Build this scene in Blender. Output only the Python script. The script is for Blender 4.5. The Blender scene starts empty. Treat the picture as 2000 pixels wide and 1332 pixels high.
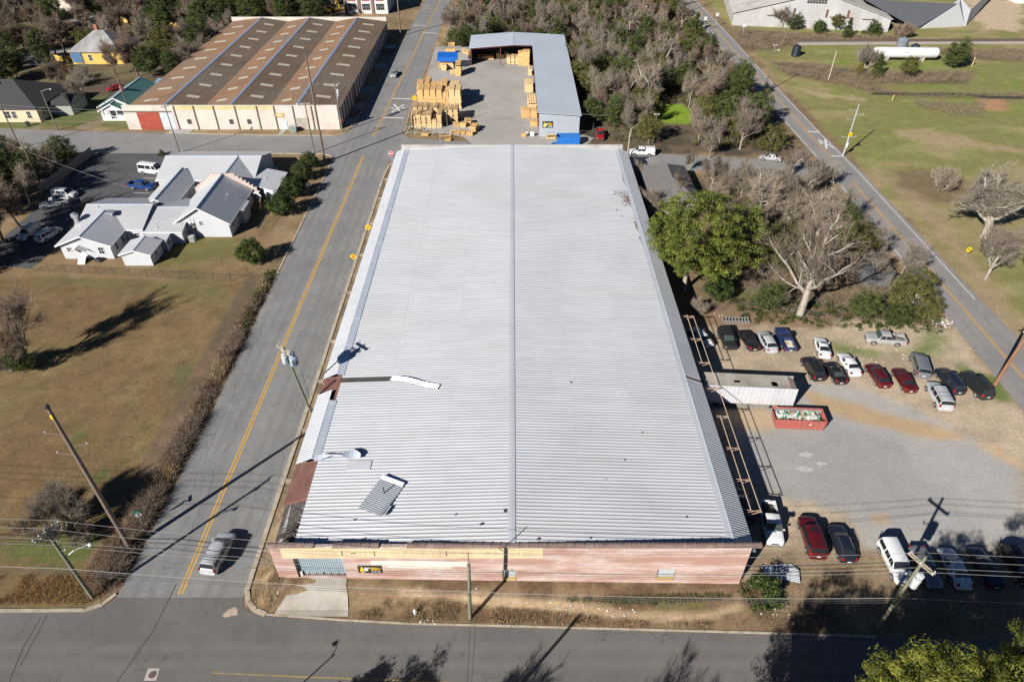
import bpy, math, random
import numpy as np
from mathutils import Vector, Matrix

# ---------------------------------------------------------------- camera, sky, sun, exposure
SC = bpy.context.scene
COL = SC.collection
CAM_H, PITCH, FPX = 65.0, math.radians(38.7), 1333.0
cd = bpy.data.cameras.new("camera"); cam = bpy.data.objects.new("camera", cd); COL.objects.link(cam)
cam.location = (0, 0, CAM_H); cam.rotation_euler = (math.radians(90) - PITCH, 0, 0)
cd.sensor_width = 36; cd.lens = 36 * FPX / 2000; cd.clip_start = 0.5; cd.clip_end = 3000
SC.camera = cam
SUN_EL, SUN_AZ = math.radians(29.5), math.radians(221.5)     # azimuth clockwise from +Y
wd = bpy.data.worlds.new("World"); SC.world = wd; wd.use_nodes = True
wn = wd.node_tree.nodes; sky = wn.new("ShaderNodeTexSky"); sky.sky_type = 'NISHITA'; sky.sun_disc = False
sky.sun_elevation = SUN_EL; sky.sun_rotation = SUN_AZ; sky.altitude = 60; sky.air_density = 0.4; sky.dust_density = 0.0; sky.ozone_density = 4.0
wd.node_tree.links.new(sky.outputs[0], wn["Background"].inputs[0]); wn["Background"].inputs[1].default_value = 0.05
sd = bpy.data.lights.new("sun", 'SUN'); sd.energy = 5.0; sd.angle = math.radians(0.53); sd.color = (1.0, 0.962, 0.905)
sun = bpy.data.objects.new("sun", sd); COL.objects.link(sun)
sdir = Vector((math.sin(SUN_AZ) * math.cos(SUN_EL), math.cos(SUN_AZ) * math.cos(SUN_EL), math.sin(SUN_EL)))
sun.rotation_euler = sdir.to_track_quat('Z', 'Y').to_euler(); sun.location = (-80, -80, 90)
vs = SC.view_settings; vs.view_transform = 'Standard'; vs.look = 'None'; vs.exposure = 0.68; vs.gamma = 1
SC.render.engine = 'CYCLES'; SC.cycles.use_denoising = False
SC.cycles.max_bounces = 5; SC.cycles.diffuse_bounces = 1; SC.cycles.glossy_bounces = 2; SC.cycles.transmission_bounces = 2
SC.cycles.caustics_reflective = False; SC.cycles.caustics_refractive = False

# ---------------------------------------------------------------- helpers
_sp, _cp = math.sin(PITCH), math.cos(PITCH)
def _ray(px, py):
    x = (px - 1000) / FPX; y = -(py - 666) / FPX
    return Vector((x, _cp + y * _sp, -_sp + y * _cp))
def g(px, py, z=0.0):
    """survey: point of the photograph read on the level z"""
    d = _ray(px, py); return Vector((0, 0, CAM_H)) + d * ((z - CAM_H) / d.z)
def gy(px, py, Y):
    """survey: point of the photograph read on a wall standing at depth Y"""
    d = _ray(px, py); return Vector((0, 0, CAM_H)) + d * (Y / d.y)
def poleh(base, top):
    b = g(*base); best = None
    for i in range(20, 400):
        h = i * 0.1; v = Vector((b.x, b.y, h - CAM_H)); dd = v.y * _cp - v.z * _sp
        sx = 1000 + FPX * v.x / dd; sy = 666 - FPX * (v.y * _sp + v.z * _cp) / dd
        e = (sx - top[0]) ** 2 + (sy - top[1]) ** 2
        if best is None or e < best[0]: best = (e, h)
    return best[1]

class MB:
    """collects shapes into one mesh"""
    def __init__(s): s.v = []; s.f = []; s.m = []
    def add(s, vs, fs, m=0):
        o = len(s.v); s.v += [tuple(p) for p in vs]; s.f += [tuple(i + o for i in f) for f in fs]; s.m += [m] * len(fs); return s
    def quad(s, a, b, c, d, m=0): return s.add([a, b, c, d], [(0, 1, 2, 3)], m)
    def poly(s, pts, m=0): return s.add(pts, [tuple(range(len(pts)))], m)
    def box(s, c, d, rz=0, m=0, M=None):
        x, y, z = d[0] / 2, d[1] / 2, d[2] / 2; ca, sa = math.cos(rz), math.sin(rz)
        vs = []
        for k in (-z, z):
            for (i, j) in ((-x, -y), (x, -y), (x, y), (-x, y)):
                p = (c[0] + i * ca - j * sa, c[1] + i * sa + j * ca, c[2] + k)
                vs.append(p)
        if M is not None: vs = [M @ Vector(p) for p in vs]
        return s.add(vs, [(3, 2, 1, 0), (4, 5, 6, 7), (0, 1, 5, 4), (1, 2, 6, 5), (2, 3, 7, 6), (3, 0, 4, 7)], m)
    def bb(s, x0, x1, y0, y1, z0, z1, m=0): return s.box(((x0 + x1) / 2, (y0 + y1) / 2, (z0 + z1) / 2), (x1 - x0, y1 - y0, z1 - z0), 0, m)
    def prism(s, pts, z0, z1, m=0):
        n = len(pts); vs = [(p[0], p[1], z0) for p in pts] + [(p[0], p[1], z1) for p in pts]
        return s.add(vs, [tuple(range(n))[::-1], tuple(range(n, 2 * n))] + [(i, (i + 1) % n, n + (i + 1) % n, n + i) for i in range(n)], m)
    def slab(s, pts, t, m=0):
        """polygon in space thickened downwards by t"""
        n = len(pts); vs = [tuple(p) for p in pts] + [(p[0], p[1], p[2] - t) for p in pts]
        return s.add(vs, [tuple(range(n)), tuple(range(n, 2 * n))[::-1]] + [(i, n + i, n + (i + 1) % n, (i + 1) % n) for i in range(n)], m)
    def tube(s, a, b, r0, r1=None, n=8, m=0, caps=True):
        r1 = r0 if r1 is None else r1; a = Vector(a); b = Vector(b); d = (b - a)
        if d.length < 1e-6: return s
        d.normalize(); u = d.orthogonal().normalized(); w = d.cross(u)
        vs = []
        for (p, r) in ((a, r0), (b, r1)):
            for i in range(n):
                t = 2 * math.pi * i / n; vs.append(p + u * (r * math.cos(t)) + w * (r * math.sin(t)))
        fs = [(i, (i + 1) % n, n + (i + 1) % n, n + i) for i in range(n)]
        if caps: fs += [tuple(range(n))[::-1], tuple(range(n, 2 * n))]
        return s.add(vs, fs, m)
    def path(s, pts, r, n=5, m=0):
        for a, b in zip(pts[:-1], pts[1:]): s.tube(a, b, r, r, n, m, False)
        return s
    def lathe(s, prof, n=16, M=None, m=0):
        vs = []
        for (r, z) in prof:
            for i in range(n):
                t = 2 * math.pi * i / n; p = Vector((r * math.cos(t), r * math.sin(t), z)); vs.append(M @ p if M else p)
        fs = []
        for k in range(len(prof) - 1):
            for i in range(n): fs.append((k * n + i, k * n + (i + 1) % n, (k + 1) * n + (i + 1) % n, (k + 1) * n + i))
        fs += [tuple(range(n))[::-1], tuple(range((len(prof) - 1) * n, len(prof) * n))]
        return s.add(vs, fs, m)
    def mesh(s, name, mats, smooth=None):
        me = bpy.data.meshes.new(name); me.from_pydata(s.v, [], s.f)
        mats = mats if isinstance(mats, (list, tuple)) else [mats]
        for x in mats: me.materials.append(x)
        me.polygons.foreach_set("material_index", s.m)
        if smooth is not None:
            me.polygons.foreach_set("use_smooth", [True] * len(s.f)); me.set_sharp_from_angle(angle=math.radians(smooth))
        me.update(); return me
    def build(s, name, mats, parent=None, smooth=None, world=False, loc=None, rz=0):
        """links ONE mesh object; world=True: the vertices are world coordinates below an unrotated parent"""
        if world and parent is not None:
            w = parent.location.copy()
            if parent.parent is not None: w += parent.parent.location
            s.v = [(p[0] - w.x, p[1] - w.y, p[2] - w.z) for p in s.v]
        return link(name, s.mesh(name, mats, smooth), parent, loc, rz)
def link(name, me, parent=None, loc=None, rz=0):
    o = bpy.data.objects.new(name, me); COL.objects.link(o)
    if parent is not None: o.parent = parent
    if loc is not None: o.location = loc
    if rz: o.rotation_euler = (0, 0, rz)
    return o
def tag(o, label, cat, group=None, kind=None):
    o["label"] = label; o["category"] = cat
    if group: o["group"] = group
    if kind: o["kind"] = kind
    return o
def thing(name, label, cat, loc=(0, 0, 0), rz=0, group=None):
    o = bpy.data.objects.new(name, None); COL.objects.link(o); o.empty_display_size = 0.5
    o.location = loc; o.rotation_euler = (0, 0, rz); return tag(o, label, cat, group)
def struct(o): o["kind"] = "structure"; return o
def kids(o): return list(o.children)
def dup(o, loc, rz=0.0, sc=1.0, label=None, group=None):
    """a copy of a thing, its parts and their sub-parts"""
    c = o.copy(); COL.objects.link(c); c.location = loc; c.rotation_euler = (0, 0, rz); c.scale = (sc, sc, sc) if not isinstance(sc, tuple) else sc
    if label: c["label"] = label
    if group: c["group"] = group
    for k in kids(o):
        d = k.copy(); COL.objects.link(d); d.parent = c
        for q in kids(k):
            e = q.copy(); COL.objects.link(e); e.parent = d
    return c
def npmesh(name, V, F, mats, attr=None, smooth=False, mi=None):
    """V (n,3), F (m,3|4) numpy arrays to a mesh"""
    me = bpy.data.meshes.new(name); k = F.shape[1]
    me.vertices.add(len(V)); me.vertices.foreach_set("co", V.astype(np.float32).ravel())
    me.loops.add(F.size); me.loops.foreach_set("vertex_index", F.astype(np.int32).ravel())
    me.polygons.add(len(F)); me.polygons.foreach_set("loop_start", np.arange(0, F.size, k, dtype=np.int32))
    if smooth: me.polygons.foreach_set("use_smooth", np.ones(len(F), bool))
    if mi is not None: me.polygons.foreach_set("material_index", mi.astype(np.int32))
    for x in (mats if isinstance(mats, (list, tuple)) else [mats]): me.materials.append(x)
    me.update(calc_edges=True)
    if attr is not None:
        for nm, (dom, arr) in attr.items():
            if arr.ndim == 1: a = me.attributes.new(nm, 'FLOAT', dom); a.data.foreach_set("value", arr.astype(np.float32))
            else: a = me.attributes.new(nm, 'FLOAT_COLOR', dom); a.data.foreach_set("color", arr.astype(np.float32).ravel())
    return me

# ---------------------------------------------------------------- materials
class NT:
    def __init__(s, name):
        s.mat = bpy.data.materials.new(name); s.mat.use_nodes = True; s.t = s.mat.node_tree; s.n = s.t.nodes; s.b = s.n["Principled BSDF"]; s.out = s.n["Material Output"]
    def new(s, ty, **kw):
        x = s.n.new("ShaderNode" + ty)
        for k, v in kw.items(): setattr(x, k, v)
        return x
    def set(s, sock, val):
        if hasattr(val, "is_output"): s.t.links.new(val, sock)
        elif isinstance(val, (tuple, list)) and len(val) == 3 and sock.type == 'RGBA': sock.default_value = (*val, 1)
        else: sock.default_value = val
    def coord(s, kind="Object"):
        if kind == "world": return s.new("NewGeometry").outputs["Position"]
        return s.new("TexCoord").outputs[kind]
    def mapping(s, vec, scale=(1, 1, 1), rot=(0, 0, 0), loc=(0, 0, 0)):
        x = s.new("Mapping"); s.set(x.inputs["Vector"], vec); x.inputs["Scale"].default_value = scale; x.inputs["Rotation"].default_value = rot; x.inputs["Location"].default_value = loc
        return x.outputs[0]
    def noise(s, vec, scale, detail=4, rough=0.55, dist=0.0):
        x = s.new("TexNoise"); s.set(x.inputs["Vector"], vec); x.inputs["Scale"].default_value = scale; x.inputs["Detail"].default_value = detail
        x.inputs["Roughness"].default_value = rough; x.inputs["Distortion"].default_value = dist; return x.outputs["Fac"]
    def ramp(s, fac, stops):
        x = s.new("ValToRGB"); s.set(x.inputs[0], fac); e = x.color_ramp.elements
        while len(e) < len(stops): e.new(0.5)
        for el, (p, c) in zip(e, stops): el.position = p; el.color = (*c, 1) if isinstance(c, (tuple, list)) else (c, c, c, 1)
        return x.outputs[0]
    def mix(s, a, b, fac, mode='MIX'):
        x = s.new("Mix", data_type='RGBA', blend_type=mode); s.set(x.inputs[0], fac); s.set(x.inputs[6], a); s.set(x.inputs[7], b); return x.outputs[2]
    def math(s, op, a, b=0.0, clamp=False):
        x = s.new("Math", operation=op); x.use_clamp = clamp; s.set(x.inputs[0], a); s.set(x.inputs[1], b); return x.outputs[0]
    def bump(s, h, strength=0.3, dist=0.05):
        x = s.new("Bump"); x.inputs["Strength"].default_value = strength; x.inputs["Distance"].default_value = dist; s.set(x.inputs["Height"], h); s.t.links.new(x.outputs[0], s.b.inputs["Normal"])
    def done(s, col=None, rough=0.7, metal=0.0, spec=None):
        if col is not None: s.set(s.b.inputs["Base Color"], col)
        s.set(s.b.inputs["Roughness"], rough); s.set(s.b.inputs["Metallic"], metal)
        if spec is not None: s.b.inputs["Specular IOR Level"].default_value = spec
        return s.mat
def mk(name, c, rough=0.7, metal=0.0, var=0.25, scale=2.0, bump=0.0, kind="world", spec=None, dirt=None, stretch=(1, 1, 1)):
    """plain surface with a little mottling, grain and optional stains"""
    t = NT(name); v = t.mapping(t.coord(kind), stretch)
    n1 = t.noise(v, scale, 5); n2 = t.noise(v, scale * 9, 3)
    f = t.math('ADD', t.math('MULTIPLY', n1, 0.65), t.math('MULTIPLY', n2, 0.35))
    lo = tuple(x * (1 - var) for x in c); hi = tuple(min(1, x * (1 + var)) for x in c)
    col = t.ramp(f, [(0.3, lo), (0.7, hi)])
    if dirt: col = t.mix(col, dirt[0], t.math('MULTIPLY', t.ramp(t.noise(v, scale * 0.6, 6, 0.65), [(0.48, 0.0), (0.68, 1.0)]), dirt[1]))
    if bump: t.bump(n2, bump, 0.03)
    return t.done(col, rough, metal, spec)
MAT = {}
def m_(name, *a, **k):
    if name not in MAT: MAT[name] = mk(name, *a, **k)
    return MAT[name]
rnd = random.Random(11)
# ---------------------------------------------------------------- ground: one sheet with its covers (grass, litter, gravel, sand)
def _hash(ix, iy, s):
    h = (ix * 374761393 + iy * 668265263 + s * 974634773) & 0xFFFFFFFF
    h = ((h ^ (h >> 13)) * 1274126177) & 0xFFFFFFFF
    return ((h ^ (h >> 16)) & 0xFFFFFF) / float(0xFFFFFF)
def vnoise(x, y, s=0):
    ix = np.floor(x).astype(np.int64); iy = np.floor(y).astype(np.int64); fx = x - ix; fy = y - iy
    fx = fx * fx * (3 - 2 * fx); fy = fy * fy * (3 - 2 * fy)
    a = _hash(ix, iy, s); b = _hash(ix + 1, iy, s); c = _hash(ix, iy + 1, s); d = _hash(ix + 1, iy + 1, s)
    return (a * (1 - fx) + b * fx) * (1 - fy) + (c * (1 - fx) + d * fx) * fy
def fbm(x, y, sc, oct=4, s=0, gain=0.55):
    t = 0; a = 1; n = 0
    for o in range(oct):
        t = t + a * vnoise(x / sc * 2 ** o + 17 * o, y / sc * 2 ** o, s + o); n += a; a *= gain
    return t / n
def sstep(a, b, x):
    t = np.clip((x - a) / (b - a), 0, 1); return t * t * (3 - 2 * t)
def sdpoly(x, y, P):
    """signed distance, positive inside"""
    d = np.full(x.shape, 1e9); ins = np.zeros(x.shape, bool); n = len(P)
    for i in range(n):
        ax, ay = P[i]; bx, by = P[(i + 1) % n]; ex, ey = bx - ax, by - ay
        t = np.clip(((x - ax) * ex + (y - ay) * ey) / (ex * ex + ey * ey + 1e-9), 0, 1)
        d = np.minimum(d, np.hypot(x - ax - t * ex, y - ay - t * ey))
        c = ((ay > y) != (by > y)) & (x < ax + (y - ay) / (by - ay + 1e-12) * ex); ins ^= c
    return np.where(ins, d, -d)
def P2(*pts): return [tuple(g(a, b)[:2]) for a, b in pts]

def hz(x, y):
    """height of the ground: a low bank rises to the warehouse front on its west side"""
    x = np.asarray(x, float); y = np.asarray(y, float)
    k = np.clip((23.5 - x) / 47, 0, 1.02) * 1.15 * sstep(-27.0, -24.9, x)
    return k * sstep(37.0, 39.9, y) * (1 - sstep(40.3, 42.0, y) * 0.0) * (y < 60)
def hgt(x, y): return float(hz(np.array([x]), np.array([y]))[0])

def axis(segs):
    out = []
    for a, b, st in segs: out += list(np.arange(a, b, st))
    return np.array(out + [segs[-1][1]])
gx = axis([(-700, -230, 23), (-230, -52, 1.0), (-52, 52, 0.5), (52, 230, 1.0), (230, 700, 23)])
gyv = axis([(-60, 14, 7), (14, 34, 1.0), (34, 44, 0.33), (44, 110, 0.6), (110, 335, 1.0), (335, 900, 30)])
X, Y = np.meshgrid(gx, gyv); X = X.ravel(); Y = Y.ravel()
n1 = fbm(X, Y, 14, 5, 1); n2 = fbm(X, Y, 3.2, 4, 7); n3 = fbm(X, Y, 40, 4, 13); n4 = fbm(X * 0.35, Y, 5.0, 4, 23); n5 = fbm(X, Y, 1.2, 3, 31)
def pal(a, b, t): return np.array(a)[None, :] * (1 - t[:, None]) + np.array(b)[None, :] * t[:, None]
TAN, DRY, GRN, BRI = (.235, .165, .095), (.135, .098, .052), (.085, .108, .026), (.125, .185, .018)
LIT, DRK, GRV, SND, PALE = (.088, .066, .042), (.05, .04, .028), (.225, .215, .200), (.36, .25, .14), (.33, .27, .20)
base = pal(DRY, TAN, sstep(0.35, 0.7, n1)); base = base * (1 - 0.35 * (sstep(0.5, 0.62, n2))[:, None]) + np.array(LIT)[None, :] * (0.35 * sstep(0.5, 0.62, n2))[:, None]
C = base
def cover(P, col, soft=1.5, na=1.5, amt=1.0, gate=None):
    global C
    w = sstep(-soft, soft, sdpoly(X, Y, P) + (n2 - 0.5) * 4 * na + (n1 - .5) * 2 * na) * amt
    if gate is not None: w = w * gate
    C = C * (1 - w[:, None]) + (col if isinstance(col, np.ndarray) else np.array(col)[None, :]) * w[:, None]
# the big mown field beside the street
field = [(-130, 37), (-43.4, 37.5), (-44.6, 98), (-130, 101)]
fc = pal((.118, .076, .036), (.142, .098, .046), sstep(.35, .65, n1)); fg = sstep(.44, .62, n3 * .5 + n1 * .5)
fc = fc * (1 - .55 * fg[:, None]) + np.array((.092, .084, .032))[None, :] * .55 * fg[:, None]
fs = sstep(.60, .72, n2)[:, None]; fc = fc * (1 - .30 * fs) + np.array((.19, .135, .07))[None, :] * .30 * fs; fs = sstep(.62, .70, fbm(X, Y, 2.1, 3, 77))[:, None]; fc = fc * (1 - .35 * fs) + np.array((.06, .05, .025))[None, :] * .35 * fs
cover(field, fc, .6, .4)
cover(P2((330, 720), (395, 700), (385, 790), (340, 770)), (.075, .082, .032), 2, 1.5, .6)
for q in [((150, 840), (205, 840), (200, 885), (150, 880)), ((190, 900), (225, 895), (215, 935), (190, 935)), ((120, 1040), (250, 1050), (240, 1090), (20, 1095), (20, 1070))]:
    cover(P2(*q), (.062, .085, .022), 1.0, 1.2, .75, sstep(.42, .6, n2))
cover(P2((70, 530), (450, 555), (440, 580), (60, 560)), (.085, .09, .032), 2.5, 1.5, .6)
# church lawn, the bank below its hedge
cover([(-96, 99), (-45, 97), (-44.5, 148), (-96, 150)], pal((.155, .105, .055), (.105, .088, .036), sstep(.5, .75, n1)), 1, 1)
cover(P2((360, 465), (470, 470), (455, 500), (300, 522), (250, 520)), (.075, .082, .022), 1.5, 1, .65)
# woods: leaf litter
wood = pal(LIT, DRK, sstep(.4, .65, n2))
cover([(17.5, 152), (67.5, 148), (67.5, 400), (-22, 400), (-22, 233), (15, 233)], wood, 2, 1.5)
cover([(26, 90), (68, 82), (68, 137), (26, 140)], pal(LIT, (.13, .09, .05), sstep(.4, .6, n1)), 1.5, 1.2)
cover([(-260, 168), (-95, 168), (-95, 264), (-66, 264), (-66, 400), (-260, 400)], pal((.10, .08, .045), DRK, sstep(.4, .6, n1)), 2, 2, .9)
cover([(-260, 100), (-99, 100), (-99, 152), (-260, 152)], wood, 2, 1, .9)
cover(P2((1285, 205), (1335, 202), (1362, 228), (1345, 245), (1290, 243), (1278, 225)), BRI, .8, .7, 1)
cover(P2((0, 215), (300, 215), (300, 250), (0, 250)), (.085, .098, .03), 1.5, 1.5, .8)
cover(P2((125, 195), (200, 190), (215, 215), (130, 230)), (.07, .09, .025), 1.5, 1.5, .8)
cover(P2((145, 252), (195, 225), (210, 228), (185, 256)), (.17, .13, .09), .8, .6, .8)
# green pasture east of the far road
pas = pal((.138, .132, .046), (.100, .148, .022), sstep(.45, .65, n4)); pt = sstep(.49, .66, n4 * .6 + n3 * .4)
pas = pas * (1 - .8 * pt[:, None]) + np.array((.215, .165, .090))[None, :] * .8 * pt[:, None]
cover([(78, 60), (330, 60), (330, 400), (78, 400)], pas, 1.0, .8)
brown = pal((.085, .062, .040), (.135, .095, .058), sstep(.4, .6, n2))
cover(P2((1500, 120), (1600, 125), (1690, 140), (1900, 140), (1890, 165), (1700, 165), (1760, 185), (2000, 185), (2000, 196), (1750, 190), (1640, 165), (1540, 150)), brown, 1.5, 1.2, .9)
cover(P2((1430, 50), (1480, 60), (1760, 72), (1755, 82), (1600, 85), (1500, 100), (1440, 100)), brown, 2, 1, .9)
cover(P2((1800, 95), (2000, 98), (2000, 122), (1900, 118)), brown, 1.5, 1, .8)
cover(P2((1740, 330), (1850, 335), (1880, 360), (1900, 390), (1800, 400), (1750, 370)), (.12, .085, .05), 2, 1.5, .9)
cover(P2((1680, 345), (1735, 350), (1830, 450), (1900, 560), (2000, 700), (2000, 640), (1900, 500), (1800, 380)), (.215, .16, .098), 2, 1.5, .85)
cover(P2((1890, 0), (2000, 0), (2000, 60), (1920, 60), (1890, 30)), (.34, .26, .185), 2.5, 2, .9)
cover(P2((1910, 197), (1960, 195), (1965, 218), (1915, 215)), (.26, .14, .08), 1.5, 1, .9)
cover(P2((1560, 178), (1600, 180), (1700, 193), (1690, 200), (1600, 190)), (.27, .21, .13), 1.0, 1, .7)
cover(P2((1740, 255), (1830, 255), (1930, 280), (2000, 290), (2000, 300), (1800, 285)), (.24, .18, .11), 1.5, 1.2, .7)
# gravel lot and its sand
lot = [(24.5, 38.5), (68, 36.5), (69, 84), (60, 86), (26, 90)]
cover(lot, pal((.235, .185, .13), (.30, .24, .17), sstep(.4, .6, n4)), 1.2, .8)
grav = P2((1400, 770), (1560, 755), (1650, 748), (1700, 765), (1800, 810), (1900, 850), (2000, 900), (2000, 1080), (1700, 1070), (1660, 1000), (1480, 960), (1440, 900))
cover(grav, pal((.215, .212, .205), (.262, .252, .235), sstep(.35, .65, n1)), 1.2, .6, .95)
cover(P2((1565, 765), (1600, 770), (1700, 800), (1800, 825), (1890, 850), (1880, 862), (1780, 850), (1700, 830), (1600, 800)), pal(SND, (.30, .21, .115), sstep(.4, .6, n4)), .7, .3, .9)
cover(P2((1890, 855), (1950, 870), (2000, 905), (2000, 925), (1940, 890)), SND, .5, .3, .8)
cover(P2((1405, 790), (1500, 795), (1515, 840), (1420, 835)), (.31, .23, .14), .8, .6, .85)
cover(P2((1700, 1003), (1735, 1003), (1738, 1022), (1702, 1022)), (.29, .22, .14), .4, .2, .8)
cover(P2((1575, 640), (1700, 640), (1850, 655), (1860, 680), (1760, 690), (1740, 700), (1640, 690), (1600, 650)), (.080, .115, .025), 1.2, 1.0, .85, sstep(.36, .55, n1))
cover(P2((1880, 715), (1960, 740), (1985, 790), (1930, 780), (1880, 740)), (.070, .105, .022), .8, .6, .9)
cover(P2((1480, 1075), (1720, 1085), (2000, 1130), (2000, 1245), (1480, 1235)), pal((.095, .068, .040), (.165, .118, .070), sstep(.4, .6, n1)), .8, .8, .9)
cover(P2((1460, 590), (1640, 600), (1640, 640), (1330, 640), (1330, 600)), (.14, .09, .055), 1.0, 1.0, .9)
cover(P2((1430, 560), (1550, 570), (1540, 600), (1420, 590)), (.085, .085, .03), 1.0, 1.0, .7)
# warehouse front verge and narrow strips
cover([(-27.5, 36.4), (26, 34.8), (27, 40.5), (-27.5, 40.5)], pal((.085, .055, .032), (.145, .102, .058), sstep(.4, .62, n2)), .3, .2)
cover(P2((500, 1125), (560, 1110), (570, 1150), (530, 1170), (500, 1150)), (.235, .175, .105), .5, .4, .7)
cover(P2((780, 1155), (910, 1163), (1100, 1178), (1250, 1195), (1380, 1195), (1450, 1180), (1440, 1190), (1380, 1212), (1240, 1212), (1100, 1193), (900, 1176), (780, 1166)), (.285, .21, .13), .35, .25, .9)
cover(P2((1270, 1160), (1380, 1165), (1380, 1195), (1280, 1190)), (.08, .085, .03), .4, .4, .6, sstep(.45, .6, n2))
cover([(-28, 42), (-24.5, 42), (-24.5, 142), (-28, 142)], pal((.12, .088, .055), (.20, .145, .088), sstep(.4, .6, n2)), .2, .2)
cover([(-46, 40), (-40.7, 37.5), (-40.5, 100), (-46, 100)], pal(LIT, (.12, .08, .05), sstep(.4, .6, n2)), .3, .3)
cover([(-260, -60), (260, -60), (260, 26), (-260, 26)], pal((.10, .09, .04), (.16, .12, .06), sstep(.4, .6, n1)), 1, 1)
gr_w = sstep(-1, 1, sdpoly(X, Y, grav)); ROUGH = 1 - .62 * gr_w
C = 1.42 * C * (1 + (0.28 * n5[:, None] - .14) * ROUGH[:, None])
Z = hz(X, Y)
nx, ny = len(gx), len(gyv)
ii = (np.arange(ny - 1)[:, None] * nx + np.arange(nx - 1)[None, :]).ravel()
F = np.stack([ii, ii + 1, ii + nx + 1, ii + nx], 1)
t = NT("ground_cover"); pos = t.coord("world"); at = t.new("Attribute", attribute_name="cover")
f1 = t.noise(pos, 2.6, 6, 0.7); f2 = t.noise(pos, 11, 4, 0.7); f3 = t.noise(t.mapping(pos, (1, 1, 1)), 0.45, 5, 0.6)
k = t.math('ADD', t.math('MULTIPLY', f1, 0.9), t.math('ADD', t.math('MULTIPLY', f2, 0.8), t.math('MULTIPLY', f3, 0.4)))
col = t.mix(at.outputs["Color"], t.ramp(t.math('MULTIPLY', k, .5), [(0.33, 0.5), (0.5, 0.95), (0.65, 1.55)]), t.math('MULTIPLY', at.outputs["Alpha"], .9), 'MULTIPLY')
sp = t.ramp(t.noise(pos, 5.5, 2, 0.5), [(0.70, 0.0), (0.74, 1.0)])
col = t.mix(col, t.mix(col, (.02, .018, .01), 0.35), t.math('MULTIPLY', sp, at.outputs["Alpha"]))
t.bump(k, 0.5, 0.12)
struct(link("ground", npmesh("ground", np.stack([X, Y, Z], 1), F, t.done(col, 0.95, 0, 0.2), {"cover": ('POINT', np.concatenate([C, ROUGH[:, None]], 1))}, smooth=True)))

# ---------------------------------------------------------------- roads
def asphalt(name, c, crack=0.6, tracks=None, patch=0.25, cs=.21):
    t = NT(name); p = t.coord("world")
    a = t.noise(p, 0.16, 5, 0.6); b = t.noise(p, 1.3, 4, 0.6); f = t.noise(p, 18, 3, 0.7)
    m = t.math('ADD', t.math('MULTIPLY', a, .45), t.math('ADD', t.math('MULTIPLY', b, .25), t.math('MULTIPLY', f, .3)))
    col = t.ramp(m, [(.3, tuple(x * (1 - patch) for x in c)), (.5, c), (.7, tuple(x * (1 + patch) for x in c))])
    wv = t.new("VectorMath", operation='ADD'); t.set(wv.inputs[0], p)
    nz = t.new("TexNoise"); t.set(nz.inputs["Vector"], p); nz.inputs["Scale"].default_value = 0.5; nz.inputs["Detail"].default_value = 5
    sc = t.new("VectorMath", operation='SCALE'); t.set(sc.inputs[0], nz.outputs["Color"]); sc.inputs["Scale"].default_value = 3.2; t.set(wv.inputs[1], sc.outputs[0])
    vo = t.new("TexVoronoi", feature='DISTANCE_TO_EDGE'); t.set(vo.inputs["Vector"], t.mapping(wv.outputs[0], (1, 0.7, 1))); vo.inputs["Scale"].default_value = cs
    gate = t.ramp(t.noise(p, 0.12, 4), [(.36, 0.0), (.6, 1.0)])
    ck = t.math('MULTIPLY', t.ramp(vo.outputs["Distance"], [(0.0, 1.0), (0.011, 0.0)]), t.math('MULTIPLY', gate, crack))
    col = t.mix(col, tuple(x * .32 for x in c), ck)
    if tracks:
        ax, lines, wdt, dark = tracks
        s = t.new("SeparateXYZ"); t.set(s.inputs[0], p); q = s.outputs[ax]; q = t.math('ADD', q, t.math('MULTIPLY', t.math('SUBTRACT', t.noise(p, 0.06, 2), .5), 1.2))
        acc = None
        for L in lines:
            d = t.math('ABSOLUTE', t.math('SUBTRACT', q, L)); w = t.ramp(d, [(0.0, 1.0), (wdt, 0.0)]); acc = w if acc is None else t.math('MAXIMUM', acc, w)
        col = t.mix(col, tuple(x * dark for x in c), t.math('MULTIPLY', acc, t.ramp(t.noise(p, .3, 4), [(.3, .2), (.7, 1.0)])))
    t.bump(f, 0.25, 0.02)
    return t.done(col, 0.88, 0, 0.3)
A_MAIN = asphalt("street_asphalt", (.215, .211, .205), .95, (0, [-39.2, -37.6, -36.0, -31.9, -30.3], 0.7, .80), .3, .42)
A_FRONT = asphalt("front_asphalt", (.136, .129, .120), .6, (1, [33.3, 31.6, 28.4], 0.8, 1.2), .28)
A_CROSS = asphalt("cross_asphalt", (.225, .220, .215), .6)
A_DIAG = asphalt("county_asphalt", (.235, .222, .21), .6, (0, [71.2, 73.0, 75.0], 0.5, .88))
A_LOT = asphalt("lot_asphalt", (.085, .086, .090), .6, None, .35)
CONC = mk("concrete", (.36, .33, .285), .9, 0, .22, .5, .3, dirt=((.20, .16, .11), .55))
YARD = mk("yard_concrete", (.345, .325, .295), .9, 0, .14, .12, .2, dirt=((.19, .175, .16), .5))
KERB = mk("kerb_concrete", (.40, .34, .26), .9, 0, .3, .9, .3, dirt=((.22, .17, .11), .7))
def sheet(name, pts, z, m):
    return struct(MB().poly([(p[0], p[1], z) for p in pts], 0).build(name, m))
MS_L = [(-41.2, 36), (-40.8, 42), (-40.4, 60), (-40.6, 100), (-40.7, 150), (-40.4, 161), (-39.9, 168), (-38.6, 187.4), (-37.5, 220.5), (-36.7, 249.4), (-34.8, 302), (-31, 420)]
MS_R = [(-27.9, 36), (-27.9, 42), (-27.9, 60), (-28, 100), (-28.1, 142), (-27.0, 160), (-27, 180), (-26.7, 206), (-25.7, 240), (-25.2, 289), (-24.8, 302), (-21, 420)]
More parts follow.
